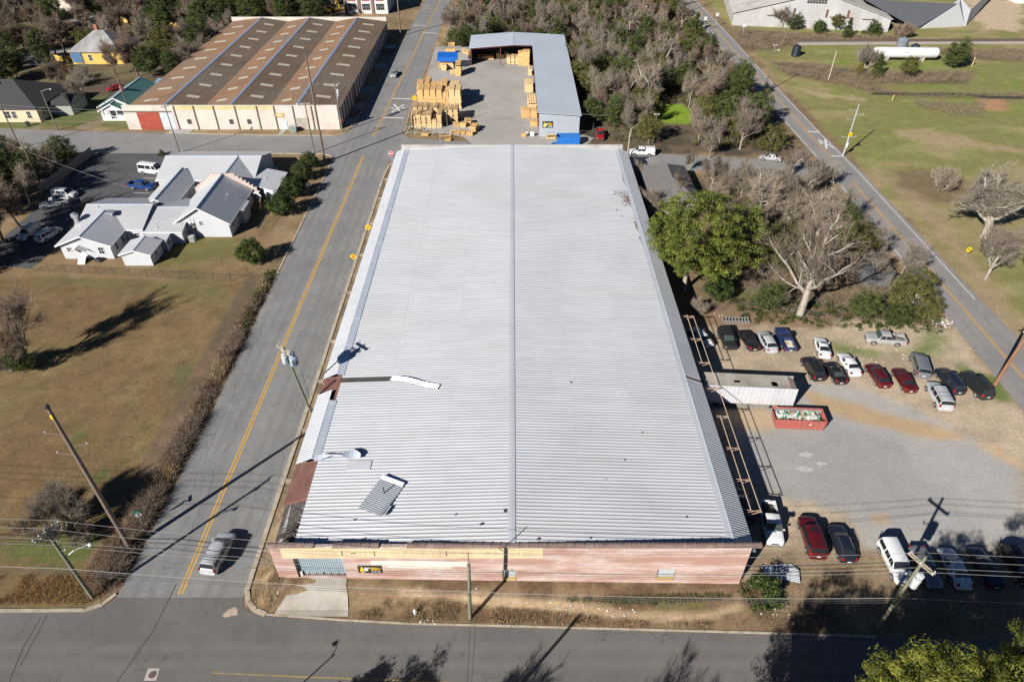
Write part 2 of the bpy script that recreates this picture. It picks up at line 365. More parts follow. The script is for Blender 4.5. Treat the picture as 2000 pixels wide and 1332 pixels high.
sheet("main_street", MS_L + MS_R[::-1], .020, A_MAIN)
def front_top(x): return 35.4 - 0.031 * x if x > -20 else 36.6 - 0.012 * (x + 25)
FT = [(-200, 38.4), (-52, 36.95), (-43.4, 37.0), (-41.4, 38.0), (-41, 38.6), (-27.9, 38.6), (-27.4, 37.3), (-25.4, 36.6), (-17.2, 36.0), (-10.2, 35.6), (0, 35.35), (22.7, 34.7), (50, 33.85), (200, 29.2)]
sheet("front_street", FT + [(200, 16.5), (50, 21.4), (0, 23.0), (-200, 26.5)], .028, A_FRONT)
sheet("cross_street", [(-260, 171), (-127, 165.6), (-104, 163.8), (-62, 161.2), (-42.4, 161.0), (-41, 162.5), (-27, 162.5), (-25, 159.5), (0, 156), (34.9, 150.4), (58, 147.2), (69.5, 145.5), (69.5, 137.2), (56, 138.6), (34, 142.3), (0, 145.5), (-27.6, 146.5), (-28, 143), (-40.7, 146.5), (-42.5, 150), (-80, 150.4), (-98, 150.8), (-120, 153.6), (-260, 160)], .012, A_CROSS)
sheet("county_road", [(68.6, -30), (68.9, 60), (69.4, 100), (69.6, 150), (68.7, 183), (68.2, 240), (68.4, 302), (68, 500), (74, 500), (74.2, 302), (75.2, 250), (75.2, 204), (75.9, 164), (77.1, 141), (77.2, 96), (77.9, 60), (78, -30)], .016, A_DIAG)
sheet("far_lane", P2((20, 100), (60, 82), (150, 50), (270, 20), (290, 8), (270, 0), (150, 30), (40, 85)), .012, A_CROSS)
sheet("side_lane", P2((25, 112), (70, 88), (140, 98), (110, 115), (60, 130)), .014, A_CROSS)
sheet("parking_lot", P2((178, 299), (332, 299), (322, 345), (315, 380), (305, 392), (160, 396), (115, 482), (60, 525), (0, 520), (0, 470), (80, 400), (130, 350)), .010, A_LOT)
sheet("lumber_yard", P2((905, 268), (925, 285), (1060, 284), (1145, 284), (1160, 270), (1135, 262), (1090, 120), (1030, 92), (915, 90), (850, 92), (838, 130), (815, 245), (812, 252)), .024, YARD)
# kerbs
def kerb(name, pts, w=.32, h=.11, m=KERB):
    b = MB(); n = len(pts)
    for i in range(n - 1):
        a = Vector((*pts[i], 0)); c = Vector((*pts[i + 1], 0)); d = (c - a).normalized(); q = Vector((-d.y, d.x, 0)) * (w / 2)
        e = d * (0.04 if i else 0)
        b.slab([a - q - e + Vector((0, 0, h)), c - q + Vector((0, 0, h)), c + q + Vector((0, 0, h)), a + q - e + Vector((0, 0, h))], h + .05)
    return struct(b.build(name, m))
kerb("kerb", [(-25.0, 36.75), (-26.2, 37.2), (-27.2, 38.1), (-27.7, 39.4), (-27.75, 42), (-27.75, 60), (-27.85, 100), (-27.95, 139), (-27.6, 143.5), (-26.4, 145.4)], .5)
kerb("kerb", [(-58, 37.1), (-43.6, 37.2), (-42.1, 37.8), (-41.2, 39.0)], .35)
kerb("kerb", [(-40.75, 100), (-40.85, 146.5), (-41.7, 149.2), (-44, 150.3), (-57, 150.5)], .3)
kerb("kerb", [(-85, 162.6), (-62, 161.4), (-43.4, 161.1), (-41.2, 162.3), (-40.3, 165.5), (-39.1, 187.4), (-37.9, 220), (-37.0, 249)], .3)
kerb("kerb", [(-26.6, 163.6), (-26.7, 180), (-26.4, 206), (-25.4, 232)], .25)
kerb("kerb", [(-25, 36.75), (-17.2, 36.15), (-10.2, 35.75), (0, 35.5), (22.7, 34.85), (36, 34.4)], .22, .07)
# painted lines
YEL = mk("yellow_paint", (.56, .32, .05), .7, 0, .2, 1.5, dirt=((.24, .2, .15), .35))
WHT = mk("white_paint", (.62, .61, .58), .7, 0, .15, 1.5, dirt=((.25, .24, .22), .35))
def stripe(b, pts, w, z):
    for a, c in zip(pts[:-1], pts[1:]):
        d = Vector((c[0] - a[0], c[1] - a[1])); d.normalize(); q = (-d.y * w / 2, d.x * w / 2)
        b.poly([(a[0] - q[0], a[1] - q[1], z), (c[0] - q[0], c[1] - q[1], z), (c[0] + q[0], c[1] + q[1], z), (a[0] + q[0], a[1] + q[1], z)])
b = MB()
for o in (-.19, .19):
    stripe(b, [(-34.55 + o, 39.0), (-34.5 + o, 60), (-34.5 + o, 100), (-34.2 + o, 149)], .19, .026)
    stripe(b, [(-33.7 + o, 160.6), (-33.2 + o, 176), (-32.0 + o, 215), (-30.7 + o, 255), (-29.0 + o, 302), (-26 + o, 400)], .15, .026)
struct(b.build("centre_line", YEL))
b = MB(); stripe(b, [(-28.5, 30.85), (-19.4, 30.45), (-12, 30.2), (0, 29.7), (60, 27)], .11, .034); struct(b.build("centre_line", mk("worn_yellow_paint", (.36, .24, .07), .8, 0, .3, 1.2, dirt=((.14, .134, .13), .8))))
b = MB()
for o in (-.15, .15): stripe(b, [(73.0 + o, 66), (73.1 + o, 130), (73.1 + o, 136)], .13, .022); stripe(b, [(73.0 + o, 148), (72.6 + o, 185), (71.9 + o, 250), (71.4 + o, 302), (71 + o, 400)], .13, .022)
struct(b.build("centre_line", YEL))
b = MB()
stripe(b, [(76.3, 92), (76.3, 141), (75.5, 163), (74.9, 204), (74.9, 250), (74.0, 302), (73.9, 400)], .16, .022)
stripe(b, [(69.9, 92), (69.95, 134)], .16, .022); stripe(b, [(69.95, 149), (69.1, 183), (68.6, 240), (68.8, 302), (68.5, 400)], .16, .022)
struct(b.build("edge_line", WHT))
b = MB()
def px_stripe(pts, w, z): stripe(b, [tuple(g(*q)[:2]) for q in pts], w, z)
px_stripe([(766, 193), (803, 194)], .6, .027); px_stripe([(745, 230), (788, 231.5)], .6, .027); px_stripe([(826, 65), (856, 66)], .6, .027); px_stripe([(806, 50), (832, 51)], .5, .027)
px_stripe([(769, 204), (783, 220)], .5, .027); px_stripe([(789, 205), (765, 220)], .5, .031); px_stripe([(764, 211), (769, 213)], .5, .027); px_stripe([(786, 213), (790, 211)], .5, .027)
px_stripe([(1577, 257.5), (1601, 258.5)], .6, .023); px_stripe([(1597, 272), (1631, 291)], .42, .023); px_stripe([(1612, 272), (1614, 291)], .55, .031); px_stripe([(1606, 282), (1600, 277)], .5, .023)
px_stripe([(1624, 305), (1644, 306)], .5, .023); px_stripe([(1391, 65), (1400, 65.5)], .6, .023)
struct(b.build("crossing_marking", WHT))
b = MB()
px_stripe([(168, 347), (211, 337)], .15, .016); px_stripe([(149, 362), (190, 350)], .15, .016); px_stripe([(150, 371), (171, 367)], .15, .016); px_stripe([(280, 348), (318, 350)], .15, .016); px_stripe([(262, 377), (294, 378)], .15, .016)
struct(b.build("bay_marking", WHT))
# street repairs and marks on the asphalt
b = MB(); b.poly([(*p, .034) for p in P2((433, 1202), (447, 1190), (459, 1185), (464, 1190), (464, 1201), (450, 1203), (441, 1206))]); struct(b.build("patch", mk("patch_concrete", (.42, .33, .25), .9)))
b = MB(); b.poly([(*p, .036) for p in P2((289, 1305), (312, 1305), (305, 1329), (281, 1329))]); mh = b.build("manhole", mk("collar_concrete", (.42, .37, .34), .9, 0, .2, 2)); tag(mh, "round iron manhole cover in a pale concrete collar on the front street", "manhole")
p = g(298, 1317); MB().lathe([(.36, 0), (.36, .012)], 24, Matrix.Translation((p.x, p.y, .037))).build("cover", mk("manhole_iron", (.10, .07, .06), .8), mh)
b = MB()
r = random.Random(44)
for x0, ya, yb in ((-28.9, 44, 78), (-29.5, 66, 118), (-38.4, 50, 84), (-32.6, 96, 140), (-36.2, 44, 66)):
    pts = [(x0, ya)]
    while pts[-1][1] < yb: pts.append((x0 + .018 * (pts[-1][1] - ya) * (1 if x0 > -30 else -1) + r.gauss(0, .22), pts[-1][1] + r.uniform(.6, 1.8)))
    stripe(b, pts, .055, .0245)
for i in range(26):
    y = 42 + i * 4 + r.uniform(-1.5, 1.5); x = r.uniform(-40, -35); pts = [(x, y)]
    while len(pts) < r.randint(4, 9): pts.append((pts[-1][0] + r.uniform(.5, 1.2), y + r.gauss(0, .25)))
    stripe(b, pts, .04, .0245)
struct(b.build("crack", mk("road_crack", (.115, .112, .108), .9, 0, .35, 2)))
b = MB()
for pts in [((345, 1140), (300, 1230), (265, 1280), (228, 1332)), ((80, 1205), (45, 1265), (18, 1332)), ((93, 1200), (60, 1262), (40, 1300))]: px_stripe(pts, .10, .0345)
for pts in [((918, 1225), (913, 1332)), ((929, 1225), (921, 1332))]: px_stripe(pts, .05, .0345)
struct(b.build("seam", mk("tar_seam", (.055, .054, .055), .8)))
# dark patched strip along the street's east kerb, worn pale wheel lanes, repaired squares
b = MB(); r = random.Random(6)
for i in range(16): y = 45 + i * 6 + r.uniform(-1, 1); x = r.choice([-39, -36.5, -32, -30]) + r.uniform(-.6, .6); w, h = r.uniform(.5, 1.3), r.uniform(.8, 3); b.poly([(x - w, y - h, .0225), (x + w * .9, y - h * .9, .0225), (x + w, y + h, .0225), (x - w * .8, y + h * .9, .0225)])
struct(b.build("patch", mk("patch_asphalt", (.185, .183, .18), .9, 0, .2, 1.5)))
# driveway slab up to the loading door
W0 = 40.2
dv = []
for (yy, xl, xr) in [(36.55, -24.2, -16.6), (37.2, -24.0, -16.7), (38.4, -23.3, -16.9), (39.4, -22.6, -17.2), (40.45, -22.2, -17.25)]: dv.append([(xl, yy, hgt(-20, yy) + .05), (xr, yy, hgt(-20, yy) + .05)])
b = MB()
for a, c in zip(dv[:-1], dv[1:]): b.slab([a[0], a[1], c[1], c[0]], .5)
struct(b.build("driveway", CONC))
# small concrete walks across the strip beside the warehouse and in front of the brown warehouse
b = MB()
for yy in (54, 62.5, 72, 81, 94, 106, 117.5, 128, 137): b.bb(-27.55, -24.6, yy - .35, yy + .35, 0, .06)
struct(b.build("walk", KERB))
b = MB()
for py in (92, 128, 175, 208, 238):
    a = g(800, py); b.bb(-42.2, -39.6 + (a.y - 162) * .02, a.y - 2.2, a.y + 2.2, 0, .05)
b.bb(-84.5, -79, 160.9 + 1.4, 165.2, 0, .06); b.bb(-57.2, -55.9, 161.3, 165.2, 0, .06)
struct(b.build("apron", mk("apron_concrete", (.34, .325, .30), .9, 0, .15, .4)))
# ---------------------------------------------------------------- the big metal-roofed warehouse
def metal_roof(name, c, rust=0.25, rough=.45, stripes=None, met=.35):
    t = NT(name); p = t.coord("world"); a = t.noise(p, .12, 5, .6); b = t.noise(t.mapping(p, (.25, 3, 1)), .9, 4, .6)
    m = t.math('ADD', t.math('MULTIPLY', a, .55), t.math('MULTIPLY', b, .45))
    col = t.ramp(m, [(.3, tuple(x * .86 for x in c)), (.7, tuple(min(1, x * 1.08) for x in c))])
    st = t.ramp(t.noise(t.mapping(p, (.06, .5, 1)), 1.0, 6, .65), [(.56, 0.0), (.74, 1.0)])
    col = t.mix(col, (c[0] * .88, c[1] * .78, c[2] * .62), t.math('MULTIPLY', st, rust))
    sp = t.ramp(t.noise(t.mapping(p, (1.2, 2.0, 1)), .9, 2, .5), [(.765, 0.0), (.785, 1.0)]); col = t.mix(col, tuple(x * .55 for x in c), t.math('MULTIPLY', sp, .6))
    if stripes:
        s = t.new("SeparateXYZ"); t.set(s.inputs[0], p); ax_ = t.math('ABSOLUTE', s.outputs[0]); lx = t.math('DIVIDE', ax_, 7.35); ly = t.math('DIVIDE', t.math('ADD', s.outputs[1], .2), .92); cv = t.new("CombineXYZ"); t.set(cv.inputs[0], t.math('FLOOR', lx)); t.set(cv.inputs[1], t.math('FLOOR', ly)); wn_ = t.new("TexWhiteNoise", noise_dimensions='2D'); t.set(wn_.inputs["Vector"], cv.outputs[0])
        col = t.mix(col, t.ramp(wn_.outputs["Value"], [(0, .965), (1, 1.02)]), 1.0, 'MULTIPLY'); col = t.mix(col, tuple(x * .72 for x in c), t.math('MULTIPLY', t.math('LESS_THAN', t.math('FRACT', lx), .010), .28))
        tan = t.ramp(t.noise(t.mapping(p, (.035, .12, 1)), 1.0, 5, .6), [(.54, 0.0), (.72, .32)]); col = t.mix(col, (c[0] * .95, c[1] * .86, c[2] * .70), tan)
        scf = t.ramp(t.noise(t.mapping(p, (.5, .25, 1)), 2.2, 6, .75), [(.60, 0.0), (.72, .35)]); col = t.mix(col, tuple(x * .74 for x in c), scf)
    return t.done(col, rough, met, .5)
ROOF = metal_roof("galvanised_roof", (.59, .605, .63), .3, .45, True)
CAPM = metal_roof("roof_flashing", (.70, .755, .83), .1)
REDM = mk("rusty_corrugated", (.17, .075, .06), .8, 0, .35, 1.2, dirt=((.26, .14, .10), .7), stretch=(1, .4, 1))
FELT = mk("tar_felt", (.062, .055, .048), .95, 0, .5, 3, .3, dirt=((.16, .14, .12), .6))
t = NT("painted_brick"); p = t.coord("world")
bx = t.new("TexBrick"); t.set(bx.inputs["Vector"], t.mapping(p, (1, 1, 1), (math.radians(90), 0, 0))); bx.inputs["Scale"].default_value = 2.2; bx.inputs["Mortar Size"].default_value = .03
for i, c in enumerate([(.40, .215, .17), (.44, .265, .21), (.36, .235, .195)]): bx.inputs[i + 1].default_value = (*c, 1)
fa = t.ramp(t.noise(t.mapping(p, (.16, 1, .75)), 1.1, 7, .62), [(.40, 0.0), (.64, 1.0)]); fb = t.ramp(t.noise(t.mapping(p, (.7, 1, 2.2)), 1.6, 5, .7), [(.5, 0.0), (.62, 1.0)])
col = t.mix(bx.outputs[0], (.58, .455, .41), t.math('MULTIPLY', fa, .8)); col = t.mix(col, (.60, .53, .50), t.math('MULTIPLY', t.math('MULTIPLY', fa, fb), .75))
s = t.new("SeparateXYZ"); t.set(s.inputs[0], p)
col = t.mix(col, (.36, .16, .06), t.math('MULTIPLY', t.ramp(s.outputs[2], [(.02, 1.0), (.22, 0.0)]), t.ramp(t.noise(p, .5, 4), [(.5, 0.0), (.7, .5)])))
col = t.mix(col, (.72, .68, .66), t.math('MULTIPLY', t.ramp(t.math('SUBTRACT', s.outputs[2], 6.15), [(.0, 0.0), (.45, 1.0)]), t.ramp(t.noise(t.mapping(p, (.5, 1, 2)), 1.5, 5), [(.42, 0.0), (.6, .9)])))
t.bump(bx.outputs[1], .3, .02); BRICK = t.done(col, .9, 0, .2)
BANDY = mk("faded_yellow_paint", (.60, .50, .31), .9, 0, .12, .6, .1, dirt=((.42, .26, .15), .55), stretch=(1, 1, .35))
BANDW = mk("old_white_paint", (.66, .62, .53), .9, 0, .08, 1, .1, dirt=((.5, .4, .32), .35))
STUC = mk("grey_block", (.42, .40, .37), .9, 0, .15, .4, dirt=((.25, .2, .16), .5))
WX, WY0, WY1 = 24.3, 40.2, 140.0
wh = thing("warehouse", "long low warehouse with silver ribbed metal roof and faded pink brick front", "warehouse", (0, 90, 0))
def wb(b, n, m, par=None, smooth=None): return b.build(n, m, par or wh, smooth, True)
# walls
b = MB()
b.bb(-WX + .3, -WX + .65, WY0 + .35, WY1, -.2, 4.95, 1); b.bb(WX - .65, WX - .3, WY0 + .35, WY1, -.2, 4.95, 1); b.bb(-WX + .65, WX - .65, WY1 - .4, WY1, -.2, 6.6, 1)
dx0, dx1, dzb, dzt = -22.25, -17.2, 1.15, 4.55
wins = [(-1.05, .5, .75, 2.55), (15.0, 17.0, .75, 2.7)]
xs = [-WX, dx0, dx1, wins[0][0], wins[0][1], wins[1][0], wins[1][1], 23.95]
y0, y1 = WY0, WY0 + .35
for i, (xa, xb) in enumerate(zip(xs[:-1], xs[1:])):
    if i == 1: b.bb(xa, xb, y0, y1, dzt, 6.55)
    elif i in (3, 5):
        w = wins[(i - 3) // 2]; b.bb(xa, xb, y0, y1, -.5, w[2]); b.bb(xa, xb, y0, y1, w[3], 6.55)
    else: b.bb(xa, xb, y0, y1, -.5, 6.55)
b.bb(-WX + .02, -17.2, y0 + .02, y0 + .3, -.2, 1.14, 0)
wb(b, "wall", [BRICK, STUC])
b = MB(); r9 = random.Random(3)
b.poly([(-23.2, y0 - .004, 6.38), (-23.2, y0 - .004, 4.62), (3.1, y0 - .004, 4.62), (3.1, y0 - .004, 6.38)][::-1]); wb(b, "painted_band", BANDY)
b = MB(); b.poly([(x, y0 - .004, z) for x, z in [(-14.4, 4.2), (-14.4, 3.25), (-12.8, 3.25), (-12.8, 2.95), (-6.2, 2.85), (-6.2, 3.2), (-4.4, 3.2), (-4.4, 4.1)]]); wb(b, "painted_band", BANDW)
# ghost lettering on the yellow band: nearly weathered away
GH = mk("ghost_lettering", (.50, .37, .22), .9, 0, .2, 3)
b = MB(); x = -20.4
while x < 2.0:
    w = r9.uniform(.35, .6); zz = 5.05; hh = .8
    if r9.random() < .72:
        for q in range(r9.randint(1, 3)):
            if r9.random() < .6: xa = x + r9.choice([0, w - .1]); b.poly([(xa, y0 - .007, zz), (xa + .1, y0 - .007, zz), (xa + .1, y0 - .007, zz + hh), (xa, y0 - .007, zz + hh)])
            else: zc = zz + r9.choice([0, hh / 2, hh - .1]); b.poly([(x, y0 - .0085, zc), (x + w, y0 - .0085, zc), (x + w, y0 - .0085, zc + .1), (x, y0 - .0085, zc + .1)])
    x += w + .35
wb(b, "faded_lettering", GH)
# terracotta coping, tile by tile, a few missing
b = MB(); x = -WX - .1; k = 0; last_ = False; CLAY = mk("clay_coping", (.20, .135, .115), .8, 0, .3, 1.5, .1, dirt=((.30, .25, .22), .5))
while x < 24.0:
    w = .93
    gap_ = -20.6 < x < -17.9 or -13.4 < x < -11.2
    if gap_ and not last_: wb(b, "coping", CLAY, None, 40); b = MB()
    last_ = gap_
    if not gap_:
        zt = 6.55; yc = WY0 + .16; pr = [(yc - .30, zt - .02), (yc - .31, zt + .10), (yc - .12, zt + .21), (yc + .12, zt + .21), (yc + .31, zt + .10), (yc + .30, zt - .02)]
        jz = r9.uniform(0, .02)
        for (xa, xb, gg) in ((x, x + w - .10, 0), (x + w - .10, x + w - .01, .035)):
            vs = [(xa, yc + (py - yc) * (1 + gg), pz + gg + jz) for py, pz in pr] + [(xb, yc + (py - yc) * (1 + gg), pz + gg + jz) for py, pz in pr]
            b.add(vs, [(i, i + 1, 7 + i, 6 + i) for i in range(5)] + [(0, 5, 4, 3, 2, 1), (6, 7, 8, 9, 10, 11), (5, 0, 6, 11)])
    x += w
wb(b, "coping", CLAY, None, 40)
b = MB()
for (xa, xb) in ((-20.2, -17.2), (-13.2, -10.6)):
    n = int((xb - xa) / .24)
    for i in range(n): b.box((xa + i * .24 + .12, WY0 + .17, 6.575 + r9.random() * .03), (.2, .28, .05), r9.uniform(-.1, .1))
wb(b, "broken_brick", mk("broken_brick", (.42, .33, .28), .9, 0, .4, 4))
# loading door, ragged at its foot
DOOR = mk("door_sheet", (.33, .42, .47), .6, .2, .12, .8, dirt=((.52, .56, .58), .6), stretch=(.3, 1, 1))
dr = thing("loading_door", "x", "x"); del dr["label"]; del dr["category"]; dr.parent = wh; dr.location = (-19.7, WY0 + .45 - 90, dzb)
b = MB(); n = 46; yy = .0
for i in range(n):
    xa = -2.55 + 5.1 * i / n; xb = -2.55 + 5.1 * (i + 1) / n; o = .04 * (i % 2)
    zb = max(0, .22 * math.sin(i * .9) + r9.uniform(-.12, .12)) if i > 8 else .02
    b.quad((xa, yy - o, zb), (xb, yy - o, zb), (xb, yy - o, 3.6), (xa, yy - o, 3.6)); b.quad((xa, yy - .04, zb), (xa, yy, zb), (xa, yy, 3.6), (xa, yy - .04, 3.6))
b.build("door_panel", DOOR, dr)
MB().bb(-2.6, 2.6, .1, .2, 0, 3.7).build("door_backing", mk("dark_gap", (.03, .03, .03), .9), dr)
MB().bb(-2.45, -2.15, -.25, -.05, 0, .75).build("door_scrap", mk("white_scrap", (.6, .58, .52), .8), dr)
# two boarded windows
BOARD = mk("window_board", (.42, .45, .46), .8, 0, .15, 3, dirt=((.6, .62, .62), .5)); SILL = mk("mustard_sill", (.47, .33, .13), .9, 0, .2, 3); WFR = mk("window_surround", (.36, .27, .18), .9, 0, .3, 2)
for (xa, xb, za, zb) in wins:
    b = MB(); b.bb(xa - .0, xa + .12, WY0 + .05, WY0 + .28, za, zb); b.bb(xb - .12, xb, WY0 + .05, WY0 + .28, za, zb); b.bb(xa + .12, xb - .12, WY0 + .05, WY0 + .28, zb - .1, zb); w = wb(b, "window", WFR)
    b = MB(); b.bb(xa + .12, xb - .12, WY0 + .2, WY0 + .26, za + .3, zb - .1)
    for q in range(4): b.bb(xa + .14, xb - .14, WY0 + .17, WY0 + .2, za + .34 + q * (zb - za - .45) / 4, za + .30 + (q + .85) * (zb - za - .45) / 4)
    b.build("board", BOARD, w, None, True)
    b = MB(); b.bb(xa + .12, xb - .12, WY0 - .06, WY0 + .28, za, za + .3); b.build("sill", SILL, w, None, True)
# roof: ribbed sheets on two slopes, each with its cap and skirt
EZ, RZ, EX = 5.72, 6.62, 22.1
def slope(sign, x_in, x_out, z_in, z_out, ya, yb, pitch=.46, rib=.06, gap=None):
    """ribbed sheet from x_in (high) to x_out (low); ribs run down the slope"""
    prof = []; y = ya
    while y < yb - .02:
        e = min(y + pitch, yb); prof += [(y, 0), (y + .30, 0), (y + .335, rib), (min(y + .415, yb), rib), (e - .004, 0)]; y += pitch
    V = []; F = []; xsn = 6; n = len(prof)
    for i in range(xsn + 1):
        u = i / xsn; xx = x_in + (x_out - x_in) * u; zz = z_in + (z_out - z_in) * u
        for (py, pz) in prof: V.append((xx, py, zz + pz))
    for i in range(xsn):
        for j in range(n - 1):
            if gap and gap(x_in + (x_out - x_in) * (i + .5) / xsn, prof[j][0]): continue
            a = i * n + j; q = (a, a + 1, a + n + 1, a + n); F.append(q if sign > 0 else q[::-1])
    return np.array(V), np.array(F)
def cut_l(x, y): return 65.35 < y < 66.3 and x < -15.4
Vl, Fl = [], []
def slab_np(name, parts, m):
    V = np.concatenate([p[0] for p in parts]); o = 0; FF = []
    for v, f in parts: FF.append(f + o); o += len(v)
    V = V - np.array([[0, 90, 0]]); return link(name, npmesh(name, V, np.concatenate(FF), m), wh)
YA, YB = WY0 + .4, WY1 - .4
slab_np("roof_sheet", [slope(-1, -.05, -15.5, RZ, RZ - (RZ - EZ) * 15.5 / EX, YA, YB), slope(-1, -15.5, -EX, RZ - (RZ - EZ) * 15.5 / EX, EZ, YA, 65.32), slope(-1, -15.5, -EX, RZ - (RZ - EZ) * 15.5 / EX, EZ, 66.30, YB)], ROOF)
slab_np("roof_sheet", [slope(1, .05, EX, RZ, EZ, YA, YB)], ROOF)
b = MB(); b.quad((-15.5, 65.2, RZ - (RZ - EZ) * 15.5 / EX - .03), (-15.5, 66.5, RZ - (RZ - EZ) * 15.5 / EX - .03), (-EX, 66.5, EZ - .03), (-EX, 65.2, EZ - .03)); wb(b, "bare_felt", FELT)
b = MB(); y = YA
while y < YB - .1:
    e = min(y + 3.05, YB); dz = r9.uniform(0, .004)
    b.add([(-.34, y, RZ + .062 + dz), (0, y, RZ + .078 + dz), (.34, y, RZ + .062 + dz), (-.34, e - .002, RZ + .062 + dz), (0, e - .002, RZ + .078 + dz), (.34, e - .002, RZ + .062 + dz)], [(0, 1, 4, 3), (1, 2, 5, 4)]); y = e
wb(b, "ridge_cap", metal_roof("ridge_metal", (.68, .70, .73), .05))
# deck below the sheets
MB().add([(-EX, YA, EZ - .06), (0, YA, RZ - .06), (EX, YA, EZ - .06), (-EX, YB, EZ - .06), (0, YB, RZ - .06), (EX, YB, EZ - .06)], [(0, 1, 4, 3), (1, 2, 5, 4)]).build("roof_deck", FELT, wh, None, True)
# west cap (broken between Y 62 and 66.8, gone south of 52.3) and east cap
CZ = 5.93
def cap(xa, xb, ya, yb, za, zc, sgn):
    b = MB(); y = ya
    while y < yb - .05:
        e = min(y + 3.05, yb); j = r9.uniform(-.015, .015)
        b.slab([(xa * sgn, y, za + .05 + j), (xb * sgn, y, zc + j), (xb * sgn, e - .008, zc + j), (xa * sgn, e - .008, za + .05 + j)][:: (1 if sgn < 0 else -1)], .03); y = e
    return b
wb(cap(-EX - .04 + .2, -22.85, 52.3, 62.0, EZ + .03, CZ, 1), "roof_flashing", CAPM); wb(cap(-EX - .04 + .2, -22.85, 66.8, YB, EZ + .03, CZ, 1), "roof_flashing", CAPM)
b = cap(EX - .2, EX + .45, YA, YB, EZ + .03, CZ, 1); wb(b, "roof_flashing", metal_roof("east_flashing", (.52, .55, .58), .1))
wb(MB().bb(EX + .40, EX + .50, YA, YB, CZ - .1, CZ + .03), "flashing_lip", CAPM)
slab_np("skirt_sheet", [slope(-1, -22.85, -24.85, CZ, 4.95, 52.3, 63.8, .36, .05)], ROOF); slab_np("skirt_sheet", [slope(-1, -22.85, -24.85, CZ, 4.95, 66.9, YB, .36, .05)], ROOF)
slab_np("skirt_sheet", [slope(1, EX + .48, 24.75, CZ, 5.0, YA, 66.0, .32, .05), slope(1, EX + .48, 24.75, CZ, 5.0, 66.6, YB, .32, .05)], ROOF)
for q_ in (slope(-1, -22.12, -24.8, EZ - .02, 4.72, 46.6, 52.25, .22, .04), slope(-1, -22.12, -24.8, EZ - .02, 4.75, 62.05, 66.85, .22, .04), slope(1, EX + .5, 24.7, CZ - .1, 4.92, 66.02, 66.58, .22, .04)): slab_np("old_skirt_sheet", [q_], REDM)
b = MB(); b.quad((-22.1, 40.9, 5.45), (-24.55, 40.9, 4.5), (-24.6, 46.7, 4.7), (-22.1, 46.7, 5.65)); wb(b, "collapsed_deck", FELT)
b = MB()
for i in range(16):
    yy = 41 + r9.random() * 2.6; b.tube((-24.5 + r9.random() * .8, yy, 4.75 + r9.random() * .2), (-22.7 + r9.random() * .6, yy + r9.uniform(-.5, 1.5), 5.7 + r9.random() * .25), .05, .05, 4)
wb(b, "broken_rafter", mk("charred_timber", (.05, .042, .036), .9, 0, .4, 3))
# the exposed purlins on the open west edge
b = MB()
for yy in np.arange(42, 46.5, .9): b.bb(-EX - .3, -EX - .02, yy, yy + .06, EZ - .1, EZ - .04)
wb(b, "purlin_end", mk("pale_timber", (.45, .40, .32), .8))
# windblown leaves lying on the roof by the east gutter
b = MB(); LEAF = mk("leaf_drift", (.16, .105, .075), .95, 0, .4, 6)
for (px, py, n, sx, sy) in [(1228, 392, 260, 1.1, 2.6), (1222, 350, 60, .5, 2), (1243, 440, 70, .35, 2.5), (1215, 380, 60, 1.6, 1.5), (1253, 470, 30, .3, 1.5)]:
    c = g(px, py, EZ)
    for i in range(n):
        x = min(c.x + r9.gauss(0, sx) * .6, EX - .15); y = c.y + r9.gauss(0, sy) * .5; s = r9.uniform(.06, .16); z = RZ - (RZ - EZ) * abs(x) / EX + .064 + r9.random() * .02; a = r9.random() * 6
        b.quad((x + s * math.cos(a), y + s * math.sin(a), z), (x - s * math.sin(a), y + s * math.cos(a), z), (x - s * math.cos(a), y - s * math.sin(a), z + .01), (x + s * math.sin(a), y - s * math.cos(a), z + .01))
lv = b.build("fallen_leaves", LEAF); tag(lv, "drift of brown leaves along the east edge of the silver roof", "leaves", None, "stuff")
# ---- things lying on the roof
def rz_at(x): return RZ - (RZ - EZ) * abs(x) / EX + .06
SHEET = metal_roof("weathered_sheet", (.27, .30, .32), .2, .5)
def corrugated(name, L, W, pitch, rib, m, curl=0, parent=None, n=10, droop=None):
    """a sheet, ribs along local x, thickness given by two skins"""
    V = []; F = []; prof = []; y = -W / 2
    while y < W / 2: prof += [(y, 0), (y + pitch * .45, 0), (y + pitch * .6, rib), (y + pitch * .85, rib)]; y += pitch
    k = len(prof)
    for i in range(n + 1):
        u = i / n; x = u * L
        for (py, pz) in prof: V.append((x, py, pz + (droop(u, py / W) if droop else 0)))
    for i in range(n):
        for j in range(k - 1): a = i * k + j; F.append((a, a + k, a + k + 1, a + 1))
    b = MB(); b.add(V, F); b.add([(x, y, z - .03) for x, y, z in V], [f[::-1] for f in F]); return b.build(name, m, parent)
o = thing("loose_roof_sheet", "weathered grey corrugated roof section lying askew on the silver roof, stub pipe on it", "sheet metal", (-14.0, 46.65, rz_at(-14) + .10), math.radians(-24))
corrugated("sheet", 2.9, 4.3, .24, .028, SHEET, 0, o, 8, lambda u, v: .03 + .28 * max(0, u - .85) / .15 * (.2 - v if v < .2 else 0)).location = (-1.45, 0, 0)
MB().tube((.0, .55, .05), (-.02, .6, .95), .07, .07, 8).build("stub_pipe", mk("dark_pipe", (.07, .05, .04), .7), o)
MB().slab([(1.5, -2.1, .1), (1.75, -2.1, .35), (1.75, -.7, .3), (1.5, -.7, .1)], .03).build("torn_edge", CAPM, o)
MB().slab([(-1.4, 2.0, .12), (1.4, 2.0, .12), (1.4, 2.5, .3), (-1.4, 2.5, .3)], .03).build("folded_edge", CAPM, o)
o = thing("peeled_roof_panel", "narrow white roof panel peeled up and bent beside the bare felt strip", "roof panel", (-15.6, 65.85, rz_at(-15.6) + .04), math.radians(-18))
